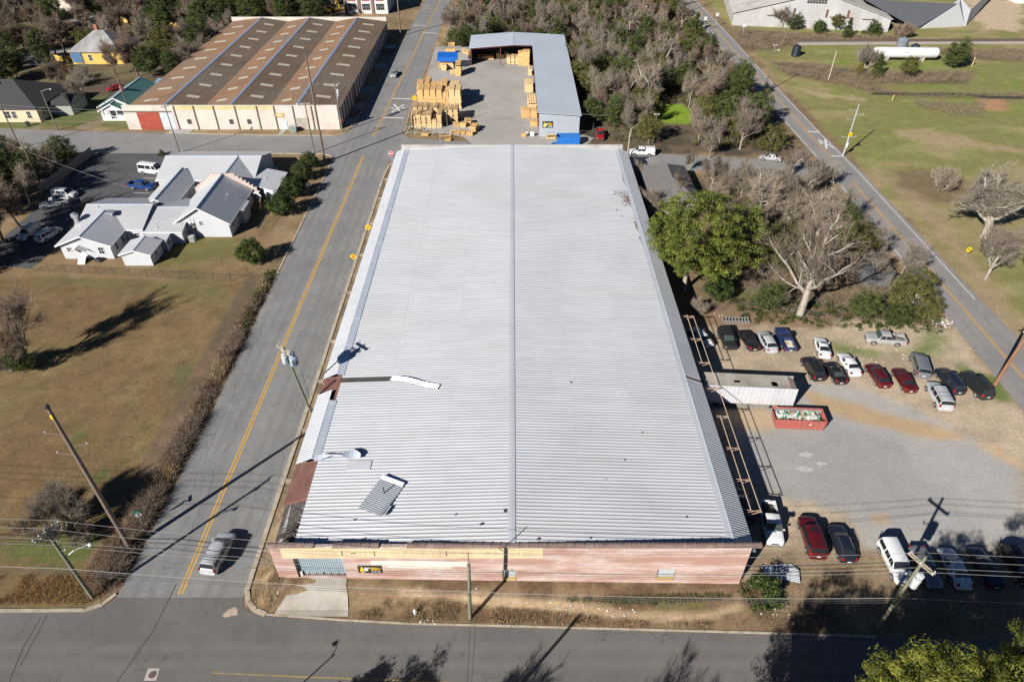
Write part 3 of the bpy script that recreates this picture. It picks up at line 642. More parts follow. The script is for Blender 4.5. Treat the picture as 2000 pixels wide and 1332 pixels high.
corrugated("panel", 6.6, .96, .32, .06, ROOF, 0, o, 14, lambda u, v: .04 + .22 * math.sin(min(1, u * 1.5) * math.pi) + .30 * u)
b = MB(); n = 9
for i in range(n):
    pass
pts = []
for i in range(13):
    u = i / 12; x = -22.4 + 5.2 * u; y = 52.1 + .55 * math.sin(u * 2.6) ; w = .42 * (abs(math.cos(u * 4.2)) * .8 + .2) + .35 * (u > .55) * math.sin((u - .5) * 6.2); tw = u * 4.0
    pts.append([(x, y - w * math.cos(tw), rz_at(x) + .45 - w * math.sin(tw) * .6), (x, y + w * math.cos(tw), rz_at(x) + .45 + w * math.sin(tw) * .6)])
for a, c in zip(pts[:-1], pts[1:]): b.slab([a[0], a[1], c[1], c[0]], .012)
o = b.build("crumpled_flashing", CAPM, None, 60); tag(o, "torn strip of flashing twisted and crumpled on the west edge of the silver roof", "flashing")
b = MB(); b.slab([(-18.6, 50.6, rz_at(-18.6) + .02), (-15.9, 50.6, rz_at(-15.9) + .02), (-15.9, 51.9, rz_at(-15.9) + .05), (-18.6, 51.9, rz_at(-18.6) + .03)], .02)
tag(b.build("patch_sheet", metal_roof("bright_sheet", (.74, .75, .77), .05)), "flat bright patch sheet lying beside the crumpled flashing on the roof", "sheet metal")
b = MB()
for (px, py, s) in [(986, 1003, .22), (940, 1028, .2), (1220, 898, .1), (1254, 844, .1), (709, 1052, .18), (692, 1013, .1), (1153, 1073 - 20, .1), (1341, 1007, .12), (1051, 1057, .15), (890, 1008, .1), (1115, 749, .1), (1205, 408, .15), (1214, 420, .12)]:
    c = g(px, py, 6.2); z = rz_at(c.x); b.box((c.x, c.y, z + .05), (s * 1.6, s, .1), r9.random() * 3)
tag(b.build("roof_litter", mk("roof_litter", (.05, .045, .04), .9)), "dark scraps scattered over the silver roof", "litter", None, "stuff")
# ---- sign boards of the lumber company: black board, yellow pine, white lettering
SB, SY, SW = mk("sign_black", (.02, .018, .016), .5), mk("sign_yellow", (.75, .48, .02), .5, 0, .05), mk("sign_white", (.8, .8, .78), .5, 0, .05)
def board_sign(parent, x0, x1, z0, z1, Y):
    W, H = x1 - x0, z1 - z0; MB().bb(x0, x1, Y - .05, Y, z0, z1).build("board", SB, parent, None, True)
    q = lambda u, v: (x0 + u * W, Y - .058, z0 + v * H)
    b = MB()
    b.poly([q(.06, .12), q(.10, .55), q(.14, .75), q(.17, .97), q(.20, .75), q(.23, .5), q(.25, .12)])
    for (v, u0, u1) in ((.66, .53, .80), (.52, .53, .95), (.40, .55, .88)):
        u = u0
        while u < u1: w = r9.uniform(.015, .03); b.poly([q(u, v), q(u + w, v), q(u + w, v + .10), q(u, v + .10)]); u += w + .008
    b.build("pine_emblem", SY, parent, None, True)
    b = MB(); b.poly([q(.22, .42), q(.28, .70), q(.50, .74), q(.50, .66), q(.34, .62), q(.30, .42)]); b.poly([q(.24, .22), q(.36, .55), q(.45, .55), q(.40, .42), q(.46, .38), q(.36, .3), q(.32, .16)])
    b.poly([q(.14, .08), q(.18, .16), q(.24, .12), q(.20, .04)])
    u = .54
    for nn in (3, 3, 4):
        for i in range(nn): b.poly([q(u, .12), q(u + .024, .12), q(u + .024, .28), q(u, .28)]); u += .034
        u += .03
    b.build("white_lettering", SW, parent, None, True)
o = thing("company_sign", "black sign with yellow pine and white lettering on the pink brick front", "sign", (-14.6, WY0, 2.7))
board_sign(o, -15.85, -13.4, 2.15, 3.38, WY0 - .01)
b = MB()
for (xa, xb) in ((2.3, 2.6),): b.tube((.05, WY0 - .05, 2.3), (-.9, WY0 - .05, 2.32), .03, .03, 4)
# ---------------------------------------------------------------- other buildings
def gable(parent, x0, x1, y0, y1, ze, zr, axis='y', ov=.35, wall=None, roof=None, trim=None, zb=-.1, th=.12, wallname="wall", ribs=0, front_ov=None):
    """gabled block: walls with gable ends, two roof slopes, white barge boards. axis = ridge direction"""
    b = MB()
    if axis == 'y':
        xm = (x0 + x1) / 2
        b.add([(x0, y0, zb), (x1, y0, zb), (x1, y0, ze), (xm, y0, zr), (x0, y0, ze), (x0, y1, zb), (x1, y1, zb), (x1, y1, ze), (xm, y1, zr), (x0, y1, ze)],
              [(0, 1, 2, 3, 4), (9, 8, 7, 6, 5), (0, 4, 9, 5), (1, 6, 7, 2), (4, 3, 8, 9), (3, 2, 7, 8)])
    else:
        ym = (y0 + y1) / 2
        b.add([(x0, y0, zb), (x0, y1, zb), (x0, y1, ze), (x0, ym, zr), (x0, y0, ze), (x1, y0, zb), (x1, y1, zb), (x1, y1, ze), (x1, ym, zr), (x1, y0, ze)],
              [(4, 3, 2, 1, 0), (5, 6, 7, 8, 9), (0, 5, 9, 4), (2, 7, 6, 1), (4, 9, 8, 3), (3, 8, 7, 2)])
    w = b.build(wallname, wall, parent, None, True)
    fo = ov if front_ov is None else front_ov
    for sgn in (-1, 1):
        b = MB(); tt = MB()
        if axis == 'y':
            half = (x1 - x0) / 2; sl = (zr - ze) / half; xe = xm + sgn * (half + ov); zee = ze - sl * ov
            A = [(xm, y0 - fo, zr + th), (xe, y0 - fo, zee + th), (xe, y1 + fo, zee + th), (xm, y1 + fo, zr + th)]
            if sgn < 0: A = A[::-1]
            b.slab(A, th - .01)
            if ribs:
                for yy in np.arange(y0 - fo + .2, y1 + fo, ribs): b.slab([(xm, yy, zr + th + .03), (xe, yy, zee + th + .03), (xe, yy + .05, zee + th + .03), (xm, yy + .05, zr + th + .03)][::sgn], .03)
            tt.slab([(xm, y0 - fo - .03, zr + th + .01), (xe, y0 - fo - .03, zee + th + .01), (xe, y0 - fo, zee + th + .01), (xm, y0 - fo, zr + th + .01)][::sgn], .25)
            tt.bb(min(xe, xe + sgn * .04), max(xe, xe + sgn * .04), y0 - fo, y1 + fo, zee + th - .2, zee + th + .01)
        else:
            half = (y1 - y0) / 2; sl = (zr - ze) / half; ye = ym + sgn * (half + ov); zee = ze - sl * ov
            A = [(x0 - fo, ym, zr + th), (x0 - fo, ye, zee + th), (x1 + fo, ye, zee + th), (x1 + fo, ym, zr + th)]
            if sgn > 0: A = A[::-1]
            b.slab(A, th - .01)
            if ribs:
                for xx in np.arange(x0 - fo + .2, x1 + fo, ribs): b.slab([(xx, ym, zr + th + .03), (xx, ye, zee + th + .03), (xx + .05, ye, zee + th + .03), (xx + .05, ym, zr + th + .03)][::-sgn], .03)
            tt.bb(x0 - fo, x1 + fo, min(ye, ye + sgn * .04), max(ye, ye + sgn * .04), zee + th - .2, zee + th + .01)
        b.build("roof", roof, parent, None, True)
        if trim: tt.build("barge_board", trim, parent, None, True)
    if axis == 'y': MB().bb(xm - .14, xm + .14, y0 - fo, y1 + fo, zr + th - .02, zr + th + .03).build("ridge_cap", CAPM, parent, None, True)
    else: MB().bb(x0 - fo, x1 + fo, ym - .14, ym + .14, zr + th - .02, zr + th + .03).build("ridge_cap", CAPM, parent, None, True)
    return w
GLASS = mk("window_glass", (.02, .024, .03), .12, 0, .2, 2, spec=.6)
WFRAME = mk("white_frame", (.72, .72, .70), .6, 0, .05)
def window(parent, c, w, h, face='s', frame=WFRAME, glass=GLASS, bars=1):
    """a window at c (centre on the wall face); face s = -Y, e = +X, w = -X"""
    x, y, z = c; b = MB(); gl = MB(); t = .07
    def bx(B, u0, u1, v0, v1, d0, d1):
        if face == 's': B.bb(x + u0, x + u1, y - d1, y - d0, z + v0, z + v1)
        elif face == 'e': B.bb(x + d0, x + d1, y + u0, y + u1, z + v0, z + v1)
        else: B.bb(x - d1, x - d0, y + u0, y + u1, z + v0, z + v1)
    bx(b, -w / 2 - t, -w / 2, -h / 2 - t, h / 2 + t, .0, .06); bx(b, w / 2, w / 2 + t, -h / 2 - t, h / 2 + t, .0, .06); bx(b, -w / 2, w / 2, h / 2, h / 2 + t, 0, .06); bx(b, -w / 2, w / 2, -h / 2 - t, -h / 2, 0, .08)
    bx(b, -w / 2, w / 2, -.02, .02, .01, .05)
    for i in range(bars): u = -w / 2 + w * (i + 1) / (bars + 1); bx(b, u - .018, u + .018, -h / 2, h / 2, .012, .045)
    bx(gl, -w / 2, w / 2, -h / 2, h / 2, .002, .02)
    o = b.build("window", frame, parent, None, True); w_ = parent.location
    gl.build("pane", glass, o, None, True); return o
CHW = mk("church_siding", (.50, .51, .53), .75, 0, .05, .6, dirt=((.36, .35, .33), .2)); CHR = metal_roof("church_roof", (.55, .56, .575), .3, .5, None, .2)
WTRIM = mk("white_trim", (.70, .70, .69), .6, 0, .05); PINK = mk("pink_brick", (.52, .42, .375), .9, 0, .12, 3, dirt=((.36, .3, .27), .4))
ch = thing("church_hall", "sprawling pale grey hall of joined gabled wings with light metal roofs", "building", (-63, 118, 0))
gable(ch, -80.0, -71.2, 104.7, 113.5, 3.0, 4.7, 'y', .55, CHW, CHR, WTRIM)                 # south-west wing
gable(ch, -79.6, -67.8, 110.2, 122.0, 2.9, 4.75, 'x', .35, CHW, CHR, WTRIM, ribs=.42)     # west bar
gable(ch, -67.3, -60.6, 110.0, 122.6, 2.5, 4.1, 'x', .3, CHW, CHR, WTRIM, ribs=.42)       # middle bar, lower
b = MB(); b.slab([(-67.0, 107.2, 2.1), (-62.4, 107.2, 2.1), (-62.4, 109.9, 2.45), (-67.0, 109.9, 2.45)], .12); b.build("lean_to_roof", CHR, ch, None, True)
MB().bb(-66.8, -62.6, 107.4, 110.1, -.1, 2.0).build("wall", CHW, ch, None, True)
gable(ch, -68.3, -63.3, 102.4, 106.9, 2.35, 3.15, 'y', .35, CHW, CHR, WTRIM)               # little south lean-to wing
gable(ch, -62.4, -52.6, 112.4, 126.0, 3.2, 6.2, 'y', .5, CHW, CHR, WTRIM)                  # sanctuary
gable(ch, -71.2, -65.6, 119.0, 132.5, 3.0, 4.5, 'y', .4, CHW, CHR, WTRIM)                  # west link wing
gable(ch, -73.0, -53.4, 130.5, 144.0, 3.0, 5.1, 'x', .4, CHW, CHR, WTRIM)                  # north bar
gable(ch, -62.6, -53.4, 126.3, 137.2, 3.2, 5.1, 'y', .2, CHW, CHR, None)                   # cross wing
b = MB(); b.slab([(-54.6, 128.2, 3.4), (-47.2, 125.4, 2.9), (-47.2, 134.2, 2.9), (-54.6, 136.2, 3.4)], .15); b.build("flat_roof", CHR, ch, None, True)
MB().prism([(-54.2, 128.6), (-47.6, 126.2), (-47.6, 133.8), (-54.2, 135.6)], -.1, 2.75).build("wall", CHW, ch, None, True)
b = MB(); prof = []                                                                         # stepped parapet
n = 7; hw = 6.2
for i in range(n): prof.append((-57.5 - hw + i * .62, 3.4 + i * .48)); prof.append((-57.5 - hw + (i + 1) * .62, 3.4 + i * .48))
pr = prof + [(-115 - x, z) for x, z in prof[::-1]]
vs = [(x, 126.15, z) for x, z in pr] + [(pr[-1][0], 126.15, 0), (pr[0][0], 126.15, 0)]
m_n = len(vs); vs2 = [(x, 126.55, z) for x, y, z in vs]
b.add(vs + vs2, [tuple(range(m_n))[::-1], tuple(range(m_n, 2 * m_n))] + [(i, (i + 1) % m_n, m_n + (i + 1) % m_n, m_n + i) for i in range(m_n)]); b.build("stepped_parapet", PINK, ch, None, True)
b = MB(); b.slab([(-52.6, 117.5, 3.1), (-51.4, 117.5, 2.8), (-51.4, 121.5, 2.8), (-52.6, 121.5, 3.1)], .1); b.build("side_canopy", CHR, ch, None, True)
MB().bb(-52.5, -51.6, 117.8, 121.2, -.1, 2.8).build("side_porch", CHW, ch, None, True)
for c, w, h, f in [((-73.0, 104.7, 1.7), .9, 1.3, 's'), ((-78.6, 104.7, 1.9), .8, .8, 's'), ((-59.2, 112.4, 2.2), .95, 1.5, 's'), ((-57.7, 112.4, 2.9), .55, .8, 's'), ((-69.0, 110.2, 1.6), .7, 1.0, 's'), ((-63.3, 104.5, 1.4), .6, .7, 'e'), ((-62.4, 108.7, 1.2), .6, .8, 'e'),
                   ((-52.6, 114.2, 2.0), .7, 1.1, 'e'), ((-52.6, 123.6, 1.9), .8, 1.1, 'e'), ((-60.6, 111.2, 1.6), .5, .7, 'e'), ((-71.2, 106.6, 1.5), .8, 1.2, 'e'), ((-71.2, 109.0, 1.5), .8, 1.2, 'e')]: window(ch, c, w, h, f)
b = MB(); b.slab([(-77.9, 103.5, 2.1), (-76.6, 103.5, 2.85), (-76.6, 104.7, 2.85), (-77.9, 104.7, 2.1)], .06); b.slab([(-76.6, 103.5, 2.85), (-75.2, 103.5, 2.1), (-75.2, 104.7, 2.1), (-76.6, 104.7, 2.85)], .06); b.build("porch_roof", CHR, ch, None, True)
b = MB()
for i in range(4): b.bb(-76.9, -75.6, 103.6 - i * .28, 103.9 - i * .28 + .8, 0, .9 - i * .22)
b.build("porch_step", WTRIM, ch, None, True)
MB().bb(-76.8, -75.8, 104.62, 104.7, .9, 2.0).build("door", WTRIM, ch, None, True)
DUCT = mk("duct_metal", (.55, .57, .58), .35, .7, .1)
b = MB(); b.bb(-80.6, -79.6, 111.3, 112.3, .1, 3.2); b.lathe([(.55, 3.2), (.42, 3.7), (.42, 4.5), (.62, 4.55), (.62, 5.1), (.35, 5.3)], 14, Matrix.Translation((-80.1, 111.8, 0))); b.build("extractor_duct", DUCT, ch, 30, True)
b = MB(); b.bb(-74.6, -73.8, 112.8, 113.5, 3.4, 4.6); b.slab([(-74.9, 112.5, 4.95), (-73.5, 112.5, 4.95), (-73.5, 113.8, 4.95), (-74.9, 113.8, 4.95)], .35); b.build("roof_vent", DUCT, ch, None, True)
b = MB()
for (x, y, z) in [(-77.6, 115.2, 4.6), (-61.0, 113.5, 3.4), (-54.6, 119.6, 4.9), (-50.9, 130.5, 3.2), (-57.0, 131.8, 4.4), (-65.2, 110.6, 2.7)]: b.tube((x, y, z), (x, y, z + .45), .07, .07, 8)
b.build("vent_pipe", WTRIM, ch, None, True)
b = MB(); b.bb(-52.3, -51.0, 137.3, 138.8, 0, 1.9); b.slab([(-52.6, 137.0, 2.0), (-50.7, 137.0, 1.7), (-50.7, 139.1, 1.7), (-52.6, 139.1, 2.0)], .08); o = b.build("well_house", mk("pale_sheet", (.45, .49, .48), .6, .1)); tag(o, "small pale metal lean-to box against the east end of the hall", "hut")
o = thing("entry_steps", "yellow timber steps with side rails up to the hall's back door", "steps", (-51.0, 124.0, 0)); WD = mk("yellow_pine", (.46, .27, .09), .7, 0, .2, 3)
b = MB()
for i in range(5): b.bb(-.65, .65, -.3 * i - .3, -.3 * i, 0, 1.25 - .25 * i)
b.build("tread", mk("step_timber", (.30, .18, .08), .8), o)
for s in (-.7, .7): MB().slab([(s - .04, .2, 2.1), (s + .04, .2, 2.1), (s + .04, -1.6, .9), (s - .04, -1.6, .9)], .85).build("rail", WD, o)
b = MB(); b.slab([(-51.5, 124.3, 3.0), (-50.5, 124.3, 3.0), (-50.5, 125.5, 3.0), (-51.5, 125.5, 3.0)], .06); b.bb(-51.5, -50.5, 125.35, 125.4, 1.2, 3.0); b.build("door", WTRIM, ch, None, True)
o = thing("air_conditioner", "grey air conditioning box with riser pipe against the hall's south wall", "air conditioner", (-59.5, 111.0, 0)); MB().bb(-.5, .5, -.45, .45, 0, 1.15).build("cabinet", mk("ac_grey", (.42, .44, .43), .6, .1, .1, 4), o)
b = MB()
for k in range(5): b.bb(-.46, .46, -.47, -.45, .2 + k * .17, .28 + k * .17)
b.build("grille", mk("ac_dark", (.1, .1, .1), .6), o); MB().path([(.3, .3, 1.1), (.3, .9, 1.2), (.3, .95, 4.2)], .05, 6).build("riser_pipe", mk("grey_pipe", (.25, .25, .25), .5), o)
o = thing("coiled_hose", "heap of black coiled hose beside the porch steps", "hose", (-73.6, 104.0, 0)); b = MB()
for k in range(5): b.path([((.75 - .06 * k) * math.cos(a), (.6 - .05 * k) * math.sin(a), .08 + .1 * k) for a in np.linspace(0, 6.3, 18)], .06, 5)
b.build("coil", mk("black_rubber", (.02, .02, .02), .6), o)

# ---- brown-roofed triple gabled warehouse
STW = mk("white_stucco", (.56, .51, .45), .9, 0, .1, .5, dirt=((.38, .31, .25), .45)); BRN = MAT.setdefault("brn", None)
def felt_roof(name, c1, c2):
    t = NT(name); p = t.coord("world"); a = t.noise(p, .10, 6, .65); b_ = t.noise(t.mapping(p, (1, .15, 1)), .8, 5, .6)
    m = t.math('ADD', t.math('MULTIPLY', a, .6), t.math('MULTIPLY', b_, .4)); col = t.ramp(m, [(.34, c1), (.62, c2)])
    g1 = t.ramp(t.noise(p, .07, 6, .65), [(.45, 0.0), (.66, .55)]); col = t.mix(col, (.175, .155, .135), g1); g2 = t.ramp(t.noise(t.mapping(p, (1.6, .12, 1)), .7, 5, .65), [(.56, 0.0), (.72, .45)]); col = t.mix(col, tuple(x * .55 for x in c1), g2)
    bk = t.new("TexBrick"); t.set(bk.inputs["Vector"], p); bk.inputs["Scale"].default_value = .42; bk.inputs["Mortar Size"].default_value = .012; bk.inputs["Brick Width"].default_value = 1.6; bk.inputs["Row Height"].default_value = .9
    col = t.mix(col, tuple(x * .5 for x in c1), t.math('MULTIPLY', bk.outputs["Fac"], .7)); return t.done(col, .92, 0, .15)
RW, RE = felt_roof("rust_felt_sunlit", (.205, .122, .075), (.30, .178, .105)), felt_roof("brown_felt_shaded", (.125, .09, .064), (.185, .133, .092))  # one roof felt: sun tone put into west slopes, shade tone into east
bw = thing("brown_roof_warehouse", "white walled warehouse with three rust brown gabled roofs and blue ridges", "warehouse", (-68, 206, 0))
BX = [-94.6, -74.6, -58.2 - .6, -42.4]; BY0, BY1 = 165.0, 248.5
BX = [-95.0, -76.0, -59.8, -42.6]; RG = [-84.6, -68.5, -52.4]; ze, zr = 4.75, 5.95
b = MB(); b.bb(BX[0], BX[3], BY0, BY0 + .35, -.1, 6.0); b.bb(BX[3] - .35, BX[3], BY0 + .35, BY1, -.1, 4.55); b.bb(BX[0], BX[0] + .35, BY0 + .35, BY1, -.1, 4.55); b.bb(BX[0], BX[3], BY1, BY1 + .4, -.1, 6.1); b.build("wall", STW, bw, None, True)
SKY_ = mk("fibreglass", (.46, .43, .34), .6, 0, .12, 1)
for i in range(3):
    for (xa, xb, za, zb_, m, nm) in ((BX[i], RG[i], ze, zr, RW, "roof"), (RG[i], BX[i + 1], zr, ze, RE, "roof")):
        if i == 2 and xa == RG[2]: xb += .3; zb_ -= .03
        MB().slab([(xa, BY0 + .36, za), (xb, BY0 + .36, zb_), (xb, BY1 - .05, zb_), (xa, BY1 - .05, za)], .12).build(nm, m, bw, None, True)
        for yy in np.arange(BY0 + 5, BY1 - 3, 8.6):
            yo = yy + (2.5 if xa == RG[i] else 0); u0, u1 = .30, .66
            p0 = (xa + (xb - xa) * u0, za + (zb_ - za) * u0 + .05); p1 = (xa + (xb - xa) * u1, za + (zb_ - za) * u1 + .05)
            MB().slab([(p0[0], yo, p0[1]), (p1[0], yo, p1[1]), (p1[0], yo + 1.3, p1[1]), (p0[0], yo + 1.3, p0[1])], .05).build('rooflight', SKY_, bw, None, True)
for i in range(3): MB().slab([(RG[i] - .42, BY0 + .3, zr + .01), (RG[i], BY0 + .3, zr + .09), (RG[i], BY1, zr + .09), (RG[i] - .42, BY1, zr + .01)], .03).slab([(RG[i], BY0 + .3, zr + .09), (RG[i] + .42, BY0 + .3, zr + .01), (RG[i] + .42, BY1, zr + .01), (RG[i], BY1, zr + .09)], .03).build("ridge_cap", mk("blue_ridge", (.20, .24, .32), .6, 0, .15, 1), bw, None, True)
PIL = mk("dark_pilaster", (.16, .115, .085), .9, 0, .3, 1); b = MB()
for x in (-82.4, -77.6, -72.7, -67.5, -62.2, -58.0, -53.4, -48.9): MB().bb(x - .12, x + .12, BY0 - .16, BY0, -.1, 5.9).build("pilaster", PIL, bw, None, True)
MB().bb(-94.9, -83.2, BY0 - .12, BY0, 4.35, 4.6).build("door_track", PIL, bw, None, True)
b = MB()
BUT = mk("grey_buttress", (.30, .285, .27), .9, 0, .2, .8)
for i, yy in enumerate(np.arange(BY0 + 1.2, BY1, 3.35)): MB().bb(BX[3], BX[3] + .3, yy, yy + .35, -.1, 4.5).build("buttress", BUT, bw, None, True)
MB().bb(-91.8, -86.4, BY0 - .1, BY0, -.05, 4.3).build("loading_door", mk("red_door", (.33, .055, .03), .7, 0, .18, .8), bw, None, True)
MB().bb(-86.2, -83.0, BY0 - .06, BY0, -.05, 4.2).build("loading_door", mk("grey_door", (.50, .52, .54), .7, 0, .1, .8), bw, None, True)
MB().bb(-53.2, -50.0, BY0 - .06, BY0, .0, 2.9).build("loading_door", mk("weathered_door", (.36, .32, .26), .8, 0, .25, 1), bw, None, True)
MB().bb(-58.0 + 1.2, -55.5, BY0 - .07, BY0, .0, 2.3).build("door", mk("pale_door", (.50, .54, .58), .7), bw, None, True)
MB().bb(BX[3], BX[3] + .08, 185, 187.6, .2, 4).build("loading_door", mk("dull_red", (.25, .07, .06), .8), bw, None, True)
for px in (370, 452, 487): q = gy(px, 238, BY0); window(bw, (q.x, BY0, q.z), .9, 1.05, 's', mk("rust_frame", (.30, .22, .18), .9), GLASS, 2)
# painted name band, weathered
MB().poly([(x, BY0 - .004, z) for x, z in ((-82.2, 4.9), (-47.0 - 11.2, 4.9), (-58.2, 5.95), (-82.2, 5.95))][::1]).build("painted_band", mk("old_yellow_band", (.55, .47, .23), .9, 0, .15, 1, dirt=((.56, .51, .45), .6)), bw, None, True)
def lettering(parent, text, x, y, z, size, m, rot=(math.radians(90), 0, 0), name="lettering", ext=.0):
    cu = bpy.data.curves.new("t", 'FONT'); cu.body = text; cu.size = size; cu.extrude = ext; cu.align_x = 'CENTER'; cu.align_y = 'CENTER'
    o = bpy.data.objects.new("t", cu); COL.objects.link(o); bpy.context.view_layer.update()
    me = bpy.data.meshes.new_from_object(o.evaluated_get(bpy.context.evaluated_depsgraph_get())); bpy.data.objects.remove(o); bpy.data.curves.remove(cu)
    me.materials.clear(); me.materials.append(m); q = link(name, me, parent); w = parent.location if parent else Vector((0, 0, 0)); q.location = (x - w.x, y - w.y, z - w.z); q.rotation_euler = rot; return q
FGL = mk("faded_green_letters", (.42, .39, .15), .9, 0, .2, 2)
lettering(bw, "CENTRAL", -76.6, BY0 - .012, 5.42, .95, FGL, name="faded_name").scale = (1.9, 1, 1); lettering(bw, "WAREHOUSE", -65.2, BY0 - .012, 5.42, .95, FGL, name="faded_name").scale = (1.9, 1, 1)
sg = thing("shop_sign", "small orange sign board with white emblem above the white warehouse door", "sign", (-57.0, BY0, 3.6)); MB().bb(-1.05, 1.05, -.12, -.02, -.4, .45).build("board", mk("orange_board", (.62, .33, .03), .6), sg)
b = MB(); b.lathe([(.32, 0), (.32, .01)], 16, Matrix.Translation((0, -.13, .03)) @ Matrix.Rotation(math.radians(90), 4, 'X')); b.bb(-.95, -.45, -.135, -.121, -.05, .15); b.bb(.45, .95, -.135, -.121, -.05, .15); b.build("emblem", mk("sign_cream", (.75, .66, .5), .6), sg)
q = g(574, 258); o = thing("utility_cabinet", "grey-green metal utility cabinet in the grass by the white warehouse", "cabinet", (q.x, q.y, 0)); MB().bb(-.8, .8, -.6, .6, 0, 1.25).build("cabinet", mk("cabinet_green", (.20, .24, .22), .6), o); MB().slab([(-.88, -.68, 1.33), (.88, -.68, 1.33), (.88, .68, 1.33), (-.88, .68, 1.33)], .08).build("lid", mk("cabinet_lid", (.26, .30, .28), .6), o)

# ---- lumber shed, L shaped: long east wing and gabled open north wing
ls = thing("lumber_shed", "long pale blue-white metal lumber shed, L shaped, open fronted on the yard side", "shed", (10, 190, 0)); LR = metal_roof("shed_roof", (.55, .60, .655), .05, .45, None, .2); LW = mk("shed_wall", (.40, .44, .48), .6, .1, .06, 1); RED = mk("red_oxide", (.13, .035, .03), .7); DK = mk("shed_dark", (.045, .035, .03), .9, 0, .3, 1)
sx0, sx1, sy0, sy1 = 6.5, 16.2, 160.6, 227.0; nx0, ny0, ny1 = -12.6, 216.2, 229.5
b = MB(); b.bb(sx1 - .1, sx1, sy0, ny1, 0, 5.2); b.add([(sx0, sy0, 0), (sx1 - .1, sy0, 0), (sx1 - .1, sy0, 5.2), (sx0, sy0, 5.9)], [(0, 1, 2, 3)]); b.add([(sx0, sy0 + .1, 0), (sx1 - .1, sy0 + .1, 0), (sx1 - .1, sy0 + .1, 5.2), (sx0, sy0 + .1, 5.9)], [(3, 2, 1, 0)])
x = sx0 + .1
while x < sx1 - .2: b.bb(x, x + .06, sy0 - .035, sy0, 0, 5.15); x += .3
b.bb(nx0, sx1 - .1, ny1 - .1, ny1, 0, 5); b.bb(nx0, nx0 + .1, ny0, ny1 - .1, 0, 5); b.build("wall", LW, ls, None, True)
MB().slab([(sx0 - .4, sy0 - .5, 6.05), (sx1 + .4, sy0 - .5, 5.32), (sx1 + .4, ny1 + .3, 5.32), (sx0 - .4, ny1 - 6, 6.05)], .12).build("roof", LR, ls, None, True)
xm = .2
MB().slab([(nx0 - .4, ny0 - .4, 5.2), (xm, ny0 - .4, 6.15), (xm, ny1 + .3, 6.15), (nx0 - .4, ny1 + .3, 5.2)], .12).build("roof", LR, ls, None, True)
MB().slab([(xm, ny0 - .4, 6.16), (sx0 + .1, ny0 - .4, 6.07), (sx1 + .3, ny1 + .31, 5.36), (xm, ny1 + .3, 6.16)], .1).build("roof", LR, ls, None, True)
MB().bb(xm - .2, xm + .2, ny0 - .4, ny1 + .3, 6.15, 6.2).build("ridge_cap", CAPM, ls, None, True)
b = MB(); b.slab([(nx0, ny0 - .1, 5.05), (xm, ny0 - .1, 6.0), (xm, ny0, 6.0), (nx0, ny0, 5.05)], .35); b.slab([(xm, ny0 - .1, 6.0), (sx0, ny0 - .1, 5.9), (sx0, ny0, 5.9), (xm, ny0, 6.0)], .35)
for yy in np.arange(sy0 + .2, ny0, 6.1): b.bb(sx0 - .1, sx0 + .1, yy - .1, yy + .1, 0, 5.75)
for xx in (nx0 + .1, -3.5, sx0): b.bb(xx - .1, xx + .1, ny0 - .08, ny0 + .1, 0, 5.2)
b.bb(sx0 - .08, sx0 + .08, sy0, ny0, 5.55, 5.85); b.build("steel_frame", RED, ls, None, True)
b = MB(); b.bb(nx0 + .2, sx0, ny1 - 5.2, ny1 - 5.1, 0, 4.8); b.bb(sx1 - 3.1, sx1 - 3.0, sy0 + 1, ny0, 0, 4.6); b.build("dark_inner_sheet", DK, ls, None, True)  # near-black sheets standing inside the open shed
o = thing("company_sign", "black sign with yellow pine and white lettering on the pale lumber shed end", "sign", (8.9, sy0, 2.9)); board_sign(o, 7.35, 9.85, 2.2, 3.75, sy0 - .05)

# ---- houses to the west
def hip(parent, x0, x1, y0, y1, ze, zr, m, ov=.45, axis='x', th=.14, name="roof"):
    x0 -= ov; x1 += ov; y0 -= ov; y1 += ov
    if axis == 'x': r = (y1 - y0) / 2; a, c = ((x0 + r, (y0 + y1) / 2, zr), (x1 - r, (y0 + y1) / 2, zr))
    else: r = (x1 - x0) / 2; a, c = (((x0 + x1) / 2, y0 + r, zr), ((x0 + x1) / 2, y1 - r, zr))
    P = [(x0, y0, ze), (x1, y0, ze), (x1, y1, ze), (x0, y1, ze)]; b = MB()
    if axis == 'x': b.slab([P[0], P[1], c, a], th).slab([P[1], P[2], c], th).slab([P[2], P[3], a, c], th).slab([P[3], P[0], a], th)
    else: b.slab([P[0], P[1], a], th).slab([P[1], P[2], c, a], th).slab([P[2], P[3], c], th).slab([P[3], P[0], a, c], th)
    return b.build(name, m, parent, None, True)
SHG = mk("dark_shingle", (.045, .043, .043), .9, 0, .3, 2.5, .2); CRM = mk("cream_siding", (.60, .50, .33), .85, 0, .08, 1)
hc = thing("cream_house", "cream sided house with broad dark hipped roof on the cross street", "house", (-128, 178, 0))
MB().bb(-142, -119.4, 169.8, 187, -.1, 3.6).build("wall", CRM, hc, None, True); hip(hc, -142, -119.4, 169.8, 187, 3.5, 8.0, SHG); MB().bb(-131.7, -130.9, 176.5, 177.3, 6, 7.8).build("chimney", mk("buff_brick", (.42, .30, .19), .9), hc, None, True)
MB().bb(-119.4, -113.6, 174.8, 182, -.1, 2.9).build("annex_wall", mk("sage_siding", (.30, .32, .27), .85, 0, .1, 1), hc, None, True); hip(hc, -119.6, -113.4, 174.6, 182.2, 2.85, 4.4, SHG, .3, name="annex_roof")
for px in (12, 26, 55): q = gy(px, 221, 169.8); window(hc, (q.x, 169.8, 1.9), 1.0 if px > 15 else 1.6, 1.7, 's', WFRAME, GLASS, 1)
for yy in (172.2, 173.8): window(hc, (-119.4, yy, 1.8), .8, 1.4, 'e', WFRAME, GLASS, 1)
